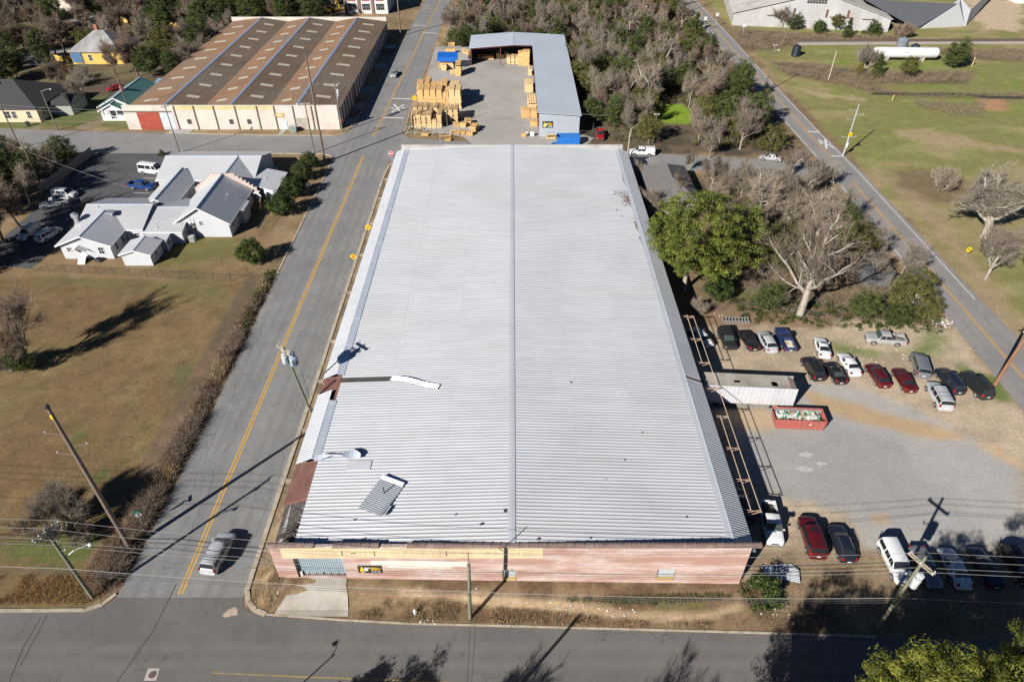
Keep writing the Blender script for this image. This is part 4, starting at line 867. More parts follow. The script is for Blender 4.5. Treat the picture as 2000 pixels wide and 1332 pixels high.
hg = thing("green_roof_cottage", "small white cottage with green metal gable roof and open front porch", "house", (-101, 178, 0)); GRF = metal_roof("green_roof", (.10, .22, .20), .05, .5, None, .1); WSD = mk("white_siding", (.62, .62, .60), .8, 0, .06, 1)
gable(hg, -105.2, -96.6, 173.2, 189, 2.9, 5.0, 'y', .5, WSD, GRF, WTRIM); gable(hg, -104.2, -97.8, 170.9, 173.2, 2.6, 4.2, 'y', .4, WTRIM, GRF, WTRIM, zb=2.55, wallname="porch_gable")
b = MB(); b.bb(-104.1, -97.9, 170.8, 173.2, -.05, .45)
for x in (-104, -101.9, -100.1, -98): b.bb(x - .1, x + .1, 170.85, 171.05, .45, 2.6)
b.bb(-104, -101.9, 170.9, 170.98, .55, 1.35); b.bb(-100.1, -98, 170.9, 170.98, .55, 1.35); b.build("porch", WTRIM, hg, None, True)
MB().bb(-103.6, -98.4, 173.1, 173.19, .5, 2.5).build("porch_shade_wall", mk("porch_shade_grey", (.22, .24, .23), .8), hg, None, True); MB().bb(-101.5, -100.9, 178.5, 179.2, 4.6, 6.2).build("chimney", mk("red_brick", (.33, .13, .09), .9), hg, None, True)  # grey panel puts the porch's shade into the white wall's colour
hy = thing("yellow_house", "yellow sided house with worn silver tin roof and brick chimney behind bare trees", "house", (-126, 222, 0)); YS = mk("yellow_siding", (.62, .42, .10), .85, 0, .08, 1); TIN = mk("worn_tin", (.27, .26, .25), .6, .2, .35, .6, dirt=((.42, .41, .40), .8), stretch=(1, .3, 1))
MB().bb(-135, -119.5, 217.4, 230, -.1, 3.8).build("wall", YS, hy, None, True); hip(hy, -135, -119.5, 217.4, 230, 3.7, 8.3, TIN, .5); MB().bb(-128.9, -128.0, 224.5, 225.3, 6.5, 9.6).build("chimney", mk("red_brick2", (.36, .13, .08), .9), hy, None, True)
MB().bb(-134.8, -131.6, 217.2, 217.4, .6, 3.5).build("shutter", mk("blue_tarp_wall", (.07, .15, .28), .8), hy, None, True)
for x in (-129.2, -124.5): window(hy, (x, 217.4, 1.9), 1.0, 1.7, 's', WFRAME, GLASS, 1)
hp = thing("pink_house", "house with pinkish red roof and pale wall at the far north-west corner", "house", (-172, 290, 0)); gable(hp, -182, -166, 284, 304, 3.4, 6.0, 'y', .5, mk("pale_wall", (.6, .55, .45), .8), mk("pink_roof", (.36, .18, .13), .8, 0, .15, 1), WTRIM)
def wall_run(name, label, cat, pts, h, th, m, posts=None):
    b = MB()
    for a, c in zip(pts[:-1], pts[1:]):
        a = Vector((*a, 0)); c = Vector((*c, 0)); L = (c - a).length; an = math.atan2(c.y - a.y, c.x - a.x); k = max(1, int(L / 2.4))
        for i in range(k): p = a.lerp(c, (i + .5) / k); b.box((p.x, p.y, h / 2 + rnd.uniform(-.03, .03)), (L / k - .02, th, h), an)
    return tag(b.build(name, m), label, cat)
wall_run("garden_fence", "yellow board fence behind the trees north of the brown roofs", "fence", P2((235, 43), (290, 52), (340, 56), (420, 58), (480, 62)), 1.9, .1, mk("yellow_fence", (.60, .40, .10), .85, 0, .12, 1))
wall_run("garden_fence", "low yellow wall in front of the yellow house", "fence", P2((100, 117), (140, 122)), 1.6, .1, YS)
wall_run("privacy_fence", "grey weathered board fence along the west side of the parking lot", "fence", P2((80, 378), (130, 343), (182, 303)), 1.9, .08, mk("grey_boards", (.23, .205, .18), .9, 0, .25, 3))
# ---- grey two storey building, barn, roofs in the east
gb = thing("office_block", "grey-white two storey office with dark windows and brown pilasters at the top of the street", "building", (-54, 286, 0)); GW = mk("office_white", (.55, .55, .53), .8, 0, .06, 1)
MB().bb(-62.8, -46.8, 279, 296, -.1, 8.5).build("wall", GW, gb, None, True); b = MB(); MB().bb(-63, -46.6, 278.8, 296.2, 8.5, 8.9).build("roof", mk("office_roof", (.4, .4, .4), .8), gb, None, True)
for x in (-62.6, -57.5, -52.4): b.bb(x - .5, x + .5, 278.7, 279, -.1, 8.5)
b.build("pilaster", mk("brown_pilaster", (.20, .13, .10), .9), gb, None, True)
for x in (-60.1, -54.9, -49.6):
    for z, c in ((2.4, None), (6.2, mk("red_spandrel", (.28, .05, .05), .7))):
        w = window(gb, (x, 279, z), 3.0, 2.2, 's', WFRAME, GLASS, 3)
        if c: MB().bb(x - 1.5, x + 1.5, 278.95, 279, z - 1.75, z - 1.2).build("spandrel", c, gb, None, True)
def asb(name, c): return mk(name, c, .85, 0, .14, .25, .1, dirt=((.22, .19, .16), .55), stretch=(1, 1, .5))
bn = thing("tin_barn", "huge old grey tin warehouse with a wide low gable beside the railway", "warehouse", (108, 275, 0), math.radians(-9.5)); BW, BR = asb("barn_tin", (.40, .395, .38)), asb("barn_roof", (.47, .44, .40))
b = MB(); hw, L = 26.5, 46
b.add([(-hw, 0, -.1), (hw, 0, -.1), (hw, 0, 4.2), (2, 0, 11.6), (-hw, 0, 4.2), (-hw, L, -.1), (hw, L, -.1), (hw, L, 4.2), (2, L, 11.6), (-hw, L, 4.2)], [(0, 1, 2, 3, 4), (9, 8, 7, 6, 5), (0, 4, 9, 5), (1, 6, 7, 2)]); w = b.build("wall", BW, bn); 
for o_ in (w,): o_.location = (0, -17, 0)
r = MB().slab([(-hw - .5, -.6, 4.25), (2, -.6, 11.9), (2, L, 11.9), (-hw - .5, L, 4.25)], .15).build("roof", BR, bn); r.location = (0, -17, 0)
r = MB().slab([(2, -.6, 11.9), (hw + .5, -.6, 4.25), (hw + .5, L, 4.25), (2, L, 11.9)], .15).build("roof", BR, bn); r.location = (0, -17, 0)
b = MB()
for i in range(7):
    for j in range(3): b.bb(-2.6 + i * .95, -1.8 + i * .95, -.08, -.01, 8.2 + j * .8, 8.85 + j * .8)
b.build("broken_window", mk("barn_void", (.03, .03, .03), .9), bn).location = (0, -17, 0)
b = MB()
for x, z, wd_ in ((-15, 3.6, 5), (6, 3.9, 8), (17, 3.6, 4)): b.bb(x, x + wd_, -.15, -.02, z, z + .3)
for x in (-6.5, 4.5, 11.6): b.bb(x, x + .8, -.06, -.01, 3.8, 6.4)
b.build("rust_streak", mk("rust", (.13, .075, .055), .9, 0, .4, 2), bn).location = (0, -17, 0)
af = thing("steep_roof_shed", "storage building with huge dark grey roof slope and pale gable end", "building", (148, 275, 0)); b = MB()
pts = [g(1790, 56, .1), g(1872, 8, 8), g(1690, 0, 8.2), g(1660, -20, 5), g(1752, 40, .5)]; b.slab([tuple(q) for q in pts], .2); b.build("roof", mk("charcoal_roof", (.062, .066, .078), .85, 0, .08, .3), af, None, True)
b = MB(); b.slab([tuple(q) for q in (g(1797, 56.5, .0), g(1886, 52, .0), g(1896, 20, 4.5), g(1877, -4, 8.4), g(1874, 7, 8.2))][::-1], .2); b.build("gable_wall", mk("pale_gable", (.52, .53, .55), .8, 0, .05, .5), af, None, True)
b = MB(); b.slab([tuple(q) for q in (g(1886, 52, 0), g(1896, 20, 4.5), g(1960, -40, 4.5), g(1950, -20, 0))], .2); b.build("side_wall", mk("pale_gable2", (.45, .45, .46), .8), af, None, True)
ws = thing("white_shed", "small white shed in the sandy yard at the far corner", "shed", tuple(g(1992, 6)), 0); gable(ws, ws.location.x - 2, ws.location.x + 5, ws.location.y - 1, ws.location.y + 6, 2.6, 3.8, 'x', .3, WSD, WTRIM, WTRIM)
hr = thing("shingle_house", "low house under a plain grey shingle roof tucked between the warehouse and bare trees", "house", (32, 130, 0)); MB().bb(27.4, 36.4, 121.5, 137, -.1, 2.7).build("wall", mk("drab_wall", (.30, .28, .26), .9), hr, None, True); hip(hr, 27.4, 36.4, 121.5, 137, 2.8, 5.6, mk("grey_shingle", (.135, .125, .12), .9, 0, .22, 1.5, .2), .6, 'y')
hm = thing("camper", "dark low roof of a trailer home half hidden under the bare tree", "trailer home", tuple(g(1688, 528)), math.radians(0)); MB().bb(-2.2, 2.2, -5, 5, 0, 2.6).build("body", mk("camper_wall", (.12, .12, .12), .8), hm); MB().slab([(-2.4, -5.2, 2.75), (2.4, -5.2, 2.75), (2.4, 5.2, 2.75), (-2.4, 5.2, 2.75)], .15).build("roof", mk("camper_roof", (.075, .08, .09), .7, 0, .2, 1), hm)
bs = thing("blue_tin_shed", "rusty little shed with blue lid beside the brown roofs", "shed", tuple(g(325, 176)), 0); MB().bb(-2, 2, -1.5, 1.5, 0, 2.2).build("wall", mk("shed_tin", (.3, .31, .32), .7), bs); MB().slab([(-2.2, -1.7, 2.3), (2.2, -1.7, 2.3), (2.2, 1.7, 2.7), (-2.2, 1.7, 2.7)], .1).build("roof", mk("blue_lid", (.16, .3, .42), .7), bs)
# ---- railway
rl = MB(); BAL = mk("ballast", (.30, .26, .225), .95, 0, .3, 2, .4)
def rail_pts(o): return [(95, 240.8 + o), (125, 241.6 + o), (175, 242.3 + o), (260, 243 + o)]
b = MB()
for (a, c) in zip(rail_pts(0)[:-1], rail_pts(0)[1:]): b.slab([(a[0], a[1] - 3.0, .05), (c[0], c[1] - 3.0, .05), (c[0], c[1] - 1.8, .4), (a[0], a[1] - 1.8, .4)], .3).slab([(a[0], a[1] - 1.8, .4), (c[0], c[1] - 1.8, .4), (c[0], c[1] + 1.8, .4), (a[0], a[1] + 1.8, .4)], .3).slab([(a[0], a[1] + 1.8, .4), (c[0], c[1] + 1.8, .4), (c[0], c[1] + 3, .05), (a[0], a[1] + 3, .05)], .3)
struct(b.build("track_bed", BAL))
b = MB()
for o in (-.75, .75):
    for (a, c) in zip(rail_pts(o)[:-1], rail_pts(o)[1:]): b.slab([(a[0], a[1] - .06, .66), (c[0], c[1] - .06, .66), (c[0], c[1] + .06, .66), (a[0], a[1] + .06, .66)], .16)
for x in np.arange(95, 230, .7): b.box((x, 241.2 + (x - 95) * .012, .44), (.24, 2.6, .14), 0)
tag(b.build("railway_track", mk("rusty_rail", (.11, .075, .06), .8, .2, .3, 1)), "single railway track on pale ballast crossing behind the white tank", "railway")
# ---------------------------------------------------------------- vehicles
def paint(name, c, metal=0.0, rough=.28):
    if name in MAT: return MAT[name]
    t = NT(name); v = t.coord("Object"); n = t.noise(v, 1.2, 5, .6)
    low = t.new("SeparateXYZ"); t.set(low.inputs[0], v); z = t.ramp(t.math('ADD', low.outputs[2], t.math('MULTIPLY', n, .35)), [(.42, 1.0), (.82, 0.0)])
    dust = tuple(x * .75 + y * .25 for x, y in zip(c, (.26, .21, .15)))
    col = t.mix(c, dust, t.math('ADD', t.math('MULTIPLY', z, .75), t.math('MULTIPLY', n, .16)))
    t.b.inputs["Coat Weight"].default_value = .55; t.b.inputs["Coat Roughness"].default_value = .08
    MAT[name] = t.done(col, t.math('ADD', rough, t.math('MULTIPLY', n, .15)), metal); return MAT[name]
CG = mk("car_glass", (.016, .02, .024), .07, 0, .1, 1, 0, "Object", spec=.9); CGL = mk("clear_car_glass", (.05, .065, .06), .08, 0, .1, 1, 0, "Object", spec=.9)
TYR = mk("tyre_rubber", (.022, .021, .02), .85, 0, .3, 3, 0, "Object"); RIM = mk("wheel_rim", (.52, .52, .53), .3, .6, .1, 3, 0, "Object"); TRIMB = mk("black_trim", (.02, .02, .021), .6, 0, .2, 3, 0, "Object")
TAIL = mk("tail_lamp", (.26, .012, .012), .2, 0, .1, 3, 0, "Object"); HEAD = mk("head_lamp", (.62, .63, .62), .12, .2, .1, 3, 0, "Object"); PLATE = mk("number_plate", (.66, .66, .64), .5, 0, .05, 3, 0, "Object"); CHRM = mk("chrome", (.6, .6, .6), .15, .9, .05, 3, 0, "Object"); BEDM = mk("bed_liner", (.06, .057, .053), .9, 0, .4, 3, 0, "Object", dirt=((.2, .16, .11), .5))
# kind: L, W, H, hood front/rear z, deck z, stations wsb wst rfr rwb (fractions), tail z, width of the roof, sill
KIND = dict(
    sedan=dict(L=4.85, W=1.82, H=1.45, hf=.66, hr=.93, dk=1.02, s=(.27, .42, .68, .84), rw=.72, win=[(.305, .405, .51), (.525, .69, .665)], gz=.24),
    coupe=dict(L=4.6, W=1.80, H=1.36, hf=.64, hr=.90, dk=1.0, s=(.30, .46, .64, .86), rw=.70, win=[(.335, .445, .70)], gz=.2),
    hatch=dict(L=4.75, W=1.86, H=1.55, hf=.72, hr=1.0, dk=1.05, s=(.24, .42, .80, .955), rw=.74, win=[(.275, .40, .50), (.515, .515, .70), (.72, .72, .84)], gz=.24),
    suv=dict(L=4.75, W=1.88, H=1.76, hf=.92, hr=1.10, dk=1.14, s=(.25, .37, .90, .985), rw=.78, win=[(.28, .365, .49), (.51, .51, .68), (.71, .71, .89)], gz=.3),
    bigsuv=dict(L=5.25, W=2.0, H=1.92, hf=1.0, hr=1.18, dk=1.2, s=(.25, .36, .93, .985), rw=.82, win=[(.28, .355, .47), (.49, .49, .66), (.69, .69, .925)], gz=.34),
    minivan=dict(L=5.05, W=1.95, H=1.74, hf=.82, hr=1.02, dk=1.08, s=(.18, .37, .92, .985), rw=.80, win=[(.235, .36, .48), (.50, .50, .70), (.725, .725, .915)], gz=.24),
    van=dict(L=5.6, W=2.0, H=2.35, hf=1.05, hr=1.28, dk=1.3, s=(.13, .26, .955, .985), rw=.86, win=[(.165, .25, .36), (.40, .40, .62), (.64, .64, .94)], gz=.3),
    pickup=dict(L=5.75, W=2.0, H=1.88, hf=1.0, hr=1.16, dk=1.18, s=(.25, .35, .575, .61), rw=.80, win=[(.28, .345, .44), (.455, .455, .585)], gz=.36, bed=.62),
    pickup2=dict(L=5.35, W=1.90, H=1.78, hf=.95, hr=1.08, dk=1.1, s=(.27, .38, .50, .535), rw=.80, win=[(.30, .375, .475), (.485, .485, .515)], gz=.34, bed=.545))
def ring(k, x):
    """half section of the body at fraction x: list of (y, z) from sill to roof centre"""
    K = KIND[k]; a, b_, c, d = K['s']; W = K['W'] / 2; H = K['H']; z0 = K['gz']; bed = K.get('bed')
    endf = 1 - .16 * max(0, 1 - x / .07) ** 2 - .035 * max(0, 1 - x / .2); rear = max(0, (x - .94) / .06)
    if bed: rear = 0
    endf -= .10 * rear ** 2 + .0; w = W * endf
    hood = K['hf'] + (K['hr'] - K['hf']) * min(1, (x / a)) ** .7; hood -= .10 * max(0, 1 - x / .035)
    dk = K['dk'] - (.07 * max(0, (x - d) / max(.02, 1 - d)) if d < .95 else .05 * rear) - .05 * rear
    if x <= a: deck = hood; cabin = 0
    elif x >= d: deck = dk; cabin = 0
    else:
        deck = K['hr'] + (K['dk'] - K['hr']) * (x - a) / (d - a)
        cabin = (x - a) / (b_ - a) if x < b_ else (1 if x <= c else (d - x) / (d - c))
    rise = .03
    if x < .05: z0 = z0 + .06 * (1 - x / .05)
    if x > .95 and not bed: z0 = z0 + .08 * (x - .95) / .05
    wr = W * K['rw']; crown = .06
    topz = deck + (H - deck) * math.sin(cabin * math.pi / 2) ** .92 if cabin else deck
    sag = .045 * math.cos((x - b_) / max(.01, c - b_) * math.pi - math.pi / 2) if b_ < x < c else 0
    belt = deck - .05; u = min(1, cabin * 1.0)
    p3 = (w - .035, belt); p4 = ((w - .11) * (1 - u) + wr * u, (deck - .005) * (1 - u) + (topz - .10) * u); p5 = ((w - .36) * (1 - u) + (wr - .14) * u, (deck + .03) * (1 - u) + (topz - .015) * u); p6 = (0, (deck + .05) * (1 - u) + (topz + .02 + sag) * u)
    return [(w - .10, z0), (w - .02, z0 + .12), (w, z0 + (belt - z0) * .55), p3, p4, p5, p6]
CARMESH = {}
def car_parts(k):
    if k in CARMESH: return CARMESH[k]
    K = KIND[k]; a, b_, c, d = K['s']; L = K['L']; bed = K.get('bed'); xend = bed if bed else 1.0
    xs = sorted(set([0, .008, .025, .06, .12, .18 if a > .19 else a * .8, a, a + (b_ - a) * .25, a + (b_ - a) * .5, a + (b_ - a) * .75, b_] + [b_ + (c - b_) * i / 5 for i in range(1, 6)] + [c + (d - c) * i / 4 for i in range(1, 5)] + ([.9, .95, .975, .992, 1.0] if not bed else [xend])))
    xs = [x for x in xs if x <= xend + 1e-6]; xs = [x for i, x in enumerate(xs) if i == 0 or x - xs[i - 1] > .004]
    X = lambda x: L * (.5 - x)                           # front is +x
    V = []; F = []; R = []
    for x in xs:
        h = ring(k, x); R.append(h); full = [(y, z) for y, z in h] + [(-y, z) for y, z in h[-2::-1]]; V += [(X(x), y, z) for y, z in full]
    n = 13
    for i in range(len(xs) - 1):
        for j in range(n - 1): q = i * n + j; F.append((q, q + n, q + n + 1, q + 1))
        F.append((i * n + n - 1, (i + 1) * n + n - 1, (i + 1) * n, i * n))
    F.append(tuple(range(n))); F.append(tuple(range((len(xs) - 1) * n, len(xs) * n))[::-1])
    b = MB(); b.add(V, F); W = K['W'] / 2
    if bed:
        z0, zt = K['gz'] + .05, K['dk'] + .02; xa, xb = X(bed - .01), X(1.0)
        for s in (-1, 1):
            pr = [(s * (W - .02), z0), (s * W, z0 + (zt - z0) * .5), (s * (W - .05), zt), (s * (W - .17), zt), (s * (W - .17), z0)]
            b.add([(xa, y, z) for y, z in pr] + [(xb, y * .985, z) for y, z in pr], [tuple(range(5))[::s], tuple(range(5, 10))[::-s]] + [(i, (i + 1) % 5, 5 + (i + 1) % 5, 5 + i)[::-s] for i in range(5)])
        b.bb(xb, xb + .09, -W + .17, W - .17, z0, zt - .01); b.bb(xa - .1, xa, -W + .17, W - .17, z0, zt)
    # wheel arches in black
    wr = .345 if k in ('sedan', 'coupe', 'hatch', 'minivan') else .385; fx, rx = X(.185 if k != 'van' else .16), X(.795 if not bed else .775); P = {}
    for s in (-1, 1):
        for wx in (fx, rx):
            vs = [(wx, s * (W + .004), wr)]; m = 14
            for i in range(m + 1): t = math.pi * (-.12 + 1.24 * i / m); vs.append((wx + (wr + .075) * math.cos(t), s * (W + .004 - .012 * 0), wr + (wr + .075) * math.sin(t)))
            b.add(vs, [(0, i + 1, i + 2)[::s] for i in range(m)], 1)
            b.add([(x, y - s * .25, z) for x, y, z in vs], [(0, i + 1, i + 2)[::-s] for i in range(m)], 1)
    b.bb(X(.97), X(.03 if not bed else .0), -W + .2, W - .2, K['gz'] - .04, K['gz'] + .1, 1)
    P['body'] = b; P['wheels'] = [(wx, s * (W - .085), wr, s) for wx in (fx, rx) for s in (-1, 1)]; P['wr'] = wr
    # glazing
    def along(x, t0, t1, side, nn=5, off=.012):
        h = ring(k, x); pts = [h[4], h[5], h[6], (-h[5][0], h[5][1]), (-h[4][0], h[4][1])]
        return pts
    def screen(xa, xb, ia, ib):
        m = MB(); rows = 4; grid = []
        for i in range(rows + 1):
            x = xa + (xb - xa) * i / rows; pts = along(x, 0, 1, 0); y0 = pts[0][0]; row = []
            for j in range(9):
                u = (j / 8 - .5) * 2 * .93; q = (1 - u) / 2 * 4; jj = min(3, int(q)); f = q - jj
                row.append((X(x), pts[jj][0] * (1 - f) + pts[jj + 1][0] * f, pts[jj][1] * (1 - f) + pts[jj + 1][1] * f))
            grid.append(row)
        dx = .012 if xa < .5 else -.012
        vs = [(p[0] + dx, p[1], p[2] + .014) for r in grid for p in r]
        m.add(vs, [(i * 9 + j, i * 9 + j + 1, (i + 1) * 9 + j + 1, (i + 1) * 9 + j)[::-1] for i in range(rows) for j in range(8)]); return m
    P['windscreen'] = screen(a + (b_ - a) * .10, a + (b_ - a) * .93, 0, 0)
    P['rear_window'] = screen(c + (d - c) * .12, c + (d - c) * (.80 if d < .95 else .72), 0, 0)
    wins = []
    for s in (1, -1):
        for (x0, x0t, x1) in K['win']:
            m = MB(); g_ = []
            for v in (0.10, .5, .90):
                xl = x0 + (x0t - x0) * v; xr = x1; 
                if x1 > c: xr = x1 - (x1 - c) * 0.0
                row = []
                for i in range(5):
                    x = xl + (xr - xl) * i / 4; h = ring(k, x); y = h[3][0] + (h[4][0] - h[3][0]) * v; z = h[3][1] + .02 + (h[4][1] - h[3][1] - .02) * v; row.append((X(x), s * (y + .012), z + .004))
                g_.append(row)
            m.add([p for r in g_ for p in r], [(i * 5 + j, i * 5 + j + 1, (i + 1) * 5 + j + 1, (i + 1) * 5 + j)[::-s] for i in range(2) for j in range(4)]); wins.append(m)
    P['side_window'] = wins
    # lamps, plates, mirrors
    zf = ring(k, .02)[3][1]; lamps = []
    for s in (-1, 1):
        y = s * (W * .80); lamps.append(MB().add([(X(.004) + .012, y - s * .30, zf - .02), (X(.004) + .012, y - s * .30, zf - .16), (X(.03) + .02, s * (W * .93), zf - .18), (X(.05) + .01, s * (W * .945), zf - .02), (X(.05) - .02, y - s * .1, zf + .045), (X(.02), y - s * .30, zf + .03)], [(0, 1, 2, 3)[::-s], (0, 3, 4, 5)[::-s]]))
    P['headlight'] = lamps; xr = 1.0; zd = K['dk']; tails = []
    tall = k in ('suv', 'bigsuv', 'minivan', 'van')
    for s in (-1, 1):
        if bed: y0, y1, za, zb, xo, xs_ = W - .13, W - .005, zd - .36, zd - .05, X(1) - .015, X(.965)
        elif tall: y0, y1, za, zb, xo, xs_ = W * .80, W * .905, zd - .22, zd + .12, X(1) - .02, X(.965)
        else: y0, y1, za, zb, xo, xs_ = W * .62, W * .90, zd - .22, zd - .07, X(1) - .02, X(.95)
        yy = ring(k, .96)[2][0] + .012 if not bed else W + .008
        tails.append(MB().add([(xo, s * y0, za), (xo, s * y0, zb), (xo, s * y1, zb), (xo, s * y1, za), (xs_, s * yy, zb), (xs_, s * yy, za), (xs_, s * (y0 + .05), zb + .09 if not bed else zb)], [(0, 1, 2, 3)[::s], (3, 2, 4, 5)[::s], (1, 6, 4, 2)[::s]]))
    P['tail_light'] = tails
    P['number_plate'] = [MB().bb(X(1) - .03, X(1) - .012, -.2, .2, zd - .50 if not tall else zd - .42, zd - .36 if not tall else zd - .28)]
    P['mirror'] = [MB().box((X(a + (b_ - a) * .42), s * (W + .09), K['hr'] + .08), (.16, .2, .15)) for s in (-1, 1)]
    P['bumper'] = [MB().bb(X(.0) - .05, X(0) + .035, -W * .72, W * .72, K['gz'] + .05, K['gz'] + .24), MB().bb(X(1) - .04, X(1) + .05, -W * .78, W * .78, K['gz'] + .05, K['gz'] + .25)]
    P['grille'] = [MB().bb(X(.0) - .02, X(0) + .022, -W * .42, W * .42, zf - .26, zf - .06)]
    if bed: P['bed_floor'] = [MB().bb(X(1) + .09, X(bed) , -W + .17, W - .17, .55, .62)]
    M = {}
    M['body'] = P['body']; out = {'wheels': P['wheels'], 'wr': wr, 'K': K, 'X': X, 'bodymb': b}
    for nm in ('windscreen', 'rear_window'): out[nm] = P[nm]
    out.update({q: P[q] for q in P if q not in ('body', 'wheels', 'wr')}); CARMESH[k] = out; return out
_shared = {}
def shared(key, fn):
    if key not in _shared: _shared[key] = fn()
    return _shared[key]
def wheel_mesh(r):
    M = Matrix.Rotation(math.radians(90), 4, 'X')
    ty = MB().lathe([(r * .64, -.11), (r * .95, -.11), (r, -.07), (r, .07), (r * .95, .11), (r * .64, .11)], 20, M).mesh("tyre", TYR, 40)
    b = MB(); b.lathe([(r * .70, -.118), (r * .72, -.09), (r * .72, .09), (r * .70, .118)], 18, M, 0)
    for q in (-1, 1):
        b.lathe([(r * .14, q * .1), (r * .14, q * .128)], 10, M, 0)
        for i in range(5):
            t = 2 * math.pi * (i + .5) / 5
            pts = [(r * rr * math.cos(t + da), q * -.1215, r * rr * math.sin(t + da)) for rr, da in ((.24, -.22), (.24, .22), (.60, .34), (.62, 0), (.60, -.34))]; b.poly(pts if q > 0 else pts[::-1], 1)
    return ty, b.mesh("rim", [RIM, TRIMB], 40)
def car(name, kind, label, cat, group, pos, heading, pm, glass=None, rails=None, sunroof=False, crossbars=False, plate=True, canopy=None, roofmat=None, stripe=None, bedload=None, hoodm=None):
    Pm = car_parts(kind); o = thing(name, label, cat, pos, heading, group); K = Pm['K']; X = Pm['X']; W = K['W'] / 2; H = K['H']; glass = glass or CG
    key = (kind, pm.name)
    link("body", shared(key, lambda: MB().add(Pm['bodymb'].v, Pm['bodymb'].f).mesh("body", [pm, TRIMB], 38) if False else _bodymesh(Pm['bodymb'], pm)), o)
    for nm in ('windscreen', 'rear_window'): link(nm, shared((kind, nm, glass.name), lambda nm=nm: Pm[nm].mesh(nm, glass, 40)), o)
    for i, w in enumerate(Pm['side_window']): link("side_window", shared((kind, 'sw', i), lambda w=w: w.mesh("side_window", CG, 40)), o)
    for nm, m in (('headlight', HEAD), ('tail_light', TAIL), ('grille', TRIMB), ('bed_floor', BEDM)):
        for i, w in enumerate(Pm.get(nm, [])): link(nm, shared((kind, nm, i), lambda w=w, m=m, nm=nm: w.mesh(nm, m)), o)
    for i, w in enumerate(Pm['mirror']): link("mirror", shared((kind, 'mir', i, pm.name), lambda w=w: w.mesh("mirror", pm)), o)
    bm_ = CHRM if kind in ('pickup', 'pickup2') else pm
    for i, w in enumerate(Pm['bumper']): link("bumper", shared((kind, 'bum', i, bm_.name), lambda w=w: w.mesh("bumper", bm_)), o)
    if plate: link("number_plate", shared((kind, 'pl'), lambda: Pm['number_plate'][0].mesh("number_plate", PLATE)), o)
    ty, rm = shared(('wheel', Pm['wr']), lambda: wheel_mesh(Pm['wr']))
    for (wx, wy, wz, s) in Pm['wheels']: w = link("wheel", ty, o, (wx, wy, wz)); link("rim", rm, w)
    a, b_, c, d = K['s']; rw = W * K['rw']
    if rails:
        m_r = rails
        for s in (-1, 1): MB().path([(X(b_ + .03), s * (rw - .06), H - .03), (X(b_ + .06), s * (rw - .06), H + .06), (X(c - .06), s * (rw - .06), H + .06), (X(c - .02), s * (rw - .06), H - .03)], .022, 5).build("roof_rail", m_r, o)
        if crossbars:
            for f in (.45, .72): MB().path([(X(b_ + (c - b_) * f), -rw + .06, H + .06), (X(b_ + (c - b_) * f), rw - .06, H + .06)], .024, 5).build("crossbar", m_r, o)
    if sunroof:
        x0, x1 = b_ + (c - b_) * .10, b_ + (c - b_) * (.42 if c - b_ < .4 else .28); m = MB(); q = []
        for x in (x0, x1):
            h = ring(kind, x)
            for y in (-.40, 0, .40): q.append((X(x), y, h[6][1] + (h[5][1] - h[6][1]) * abs(y) / h[5][0] + .012))
        m.add(q, [(0, 1, 4, 3)[::-1], (1, 2, 5, 4)[::-1]]); m.build("sunroof", CG, o)
    if canopy:
        bed = K['bed']; b = MB(); pr = [(W - .06, K['dk'] + .02), (W - .2, H - .1), (W - .36, H - .02)]; pts = pr + [(-y, z) for y, z in pr[::-1]]
        b.add([(X(bed) - .03, y, z) for y, z in pts] + [(X(.985), y, z) for y, z in pts], [tuple(range(6)), tuple(range(6, 12))[::-1]] + [(i, 6 + i, 7 + i, 1 + i) for i in range(5)]); b.build("canopy", canopy, o)
        for s in (-1, 1): MB().add([(X(bed) - .25, s * (W - .085), K['dk'] + .18), (X(.95), s * (W - .085), K['dk'] + .18), (X(.95), s * (W - .165), H - .2), (X(bed) - .25, s * (W - .165), H - .2)], [(0, 1, 2, 3)[::s]]).build("canopy_panel", canopy, o)
    if bedload: bedload(o, X, K, W)
    if stripe: stripe(o, X, K, W)
    return o
def _bodymesh(b, pm): return b.mesh("body", [pm, TRIMB], 38)
P_WHITE = paint("white_car_paint", (.66, .67, .67)); P_BLACK = paint("black_car_paint", (.008, .008, .010)); P_MAROON = paint("maroon_car_paint", (.105, .006, .011), .3); P_SILVER = paint("silver_car_paint", (.56, .57, .59), .3); P_GREY = paint("grey_car_paint", (.20, .215, .225), .3); P_NAVY = paint("navy_car_paint", (.008, .011, .022)); P_BLUE = paint("blue_car_paint", (.012, .06, .24), .3); P_RED = paint("red_car_paint", (.28, .008, .012)); P_DGREY = paint("dark_grey_car_paint", (.030, .032, .033), .4); P_CHAMP = paint("champagne_car_paint", (.46, .455, .45), .35)
def place(f, r, z=.75):
    a, b = g(*f, z), g(*r, z); c = (a + b) / 2; return (c.x, c.y, 0), math.atan2(a.y - b.y, a.x - b.x)
LOT_U, LOT_L, CHG = "cars parked along the upper edge of the gravel lot", "cars parked nose to the verge along the lower edge of the gravel lot", "vehicles parked beside the church hall"
def rack(o, X, K, W):
    b = MB(); m = mk("steel_rack", (.30, .28, .25), .6, .3, .2, 3, 0, "Object") if "steel_rack" not in MAT else MAT["steel_rack"]; MAT["steel_rack"] = m
    for s in (-1, 1): b.path([(X(.66), s * .7, .65), (X(.74), s * .7, 1.35), (X(.96), s * .5, 1.2)], .03, 5)
    b.path([(X(.74), -.7, 1.35), (X(.74), .7, 1.35)], .03, 5); b.path([(X(.80), -.4, .66), (X(.93), .5, .9)], .04, 5); b.lathe([(.3, .64), (.3, .72), (.22, .72)], 14, Matrix.Translation((X(.82), .1, 0))); b.build("bed_rack", m, o)
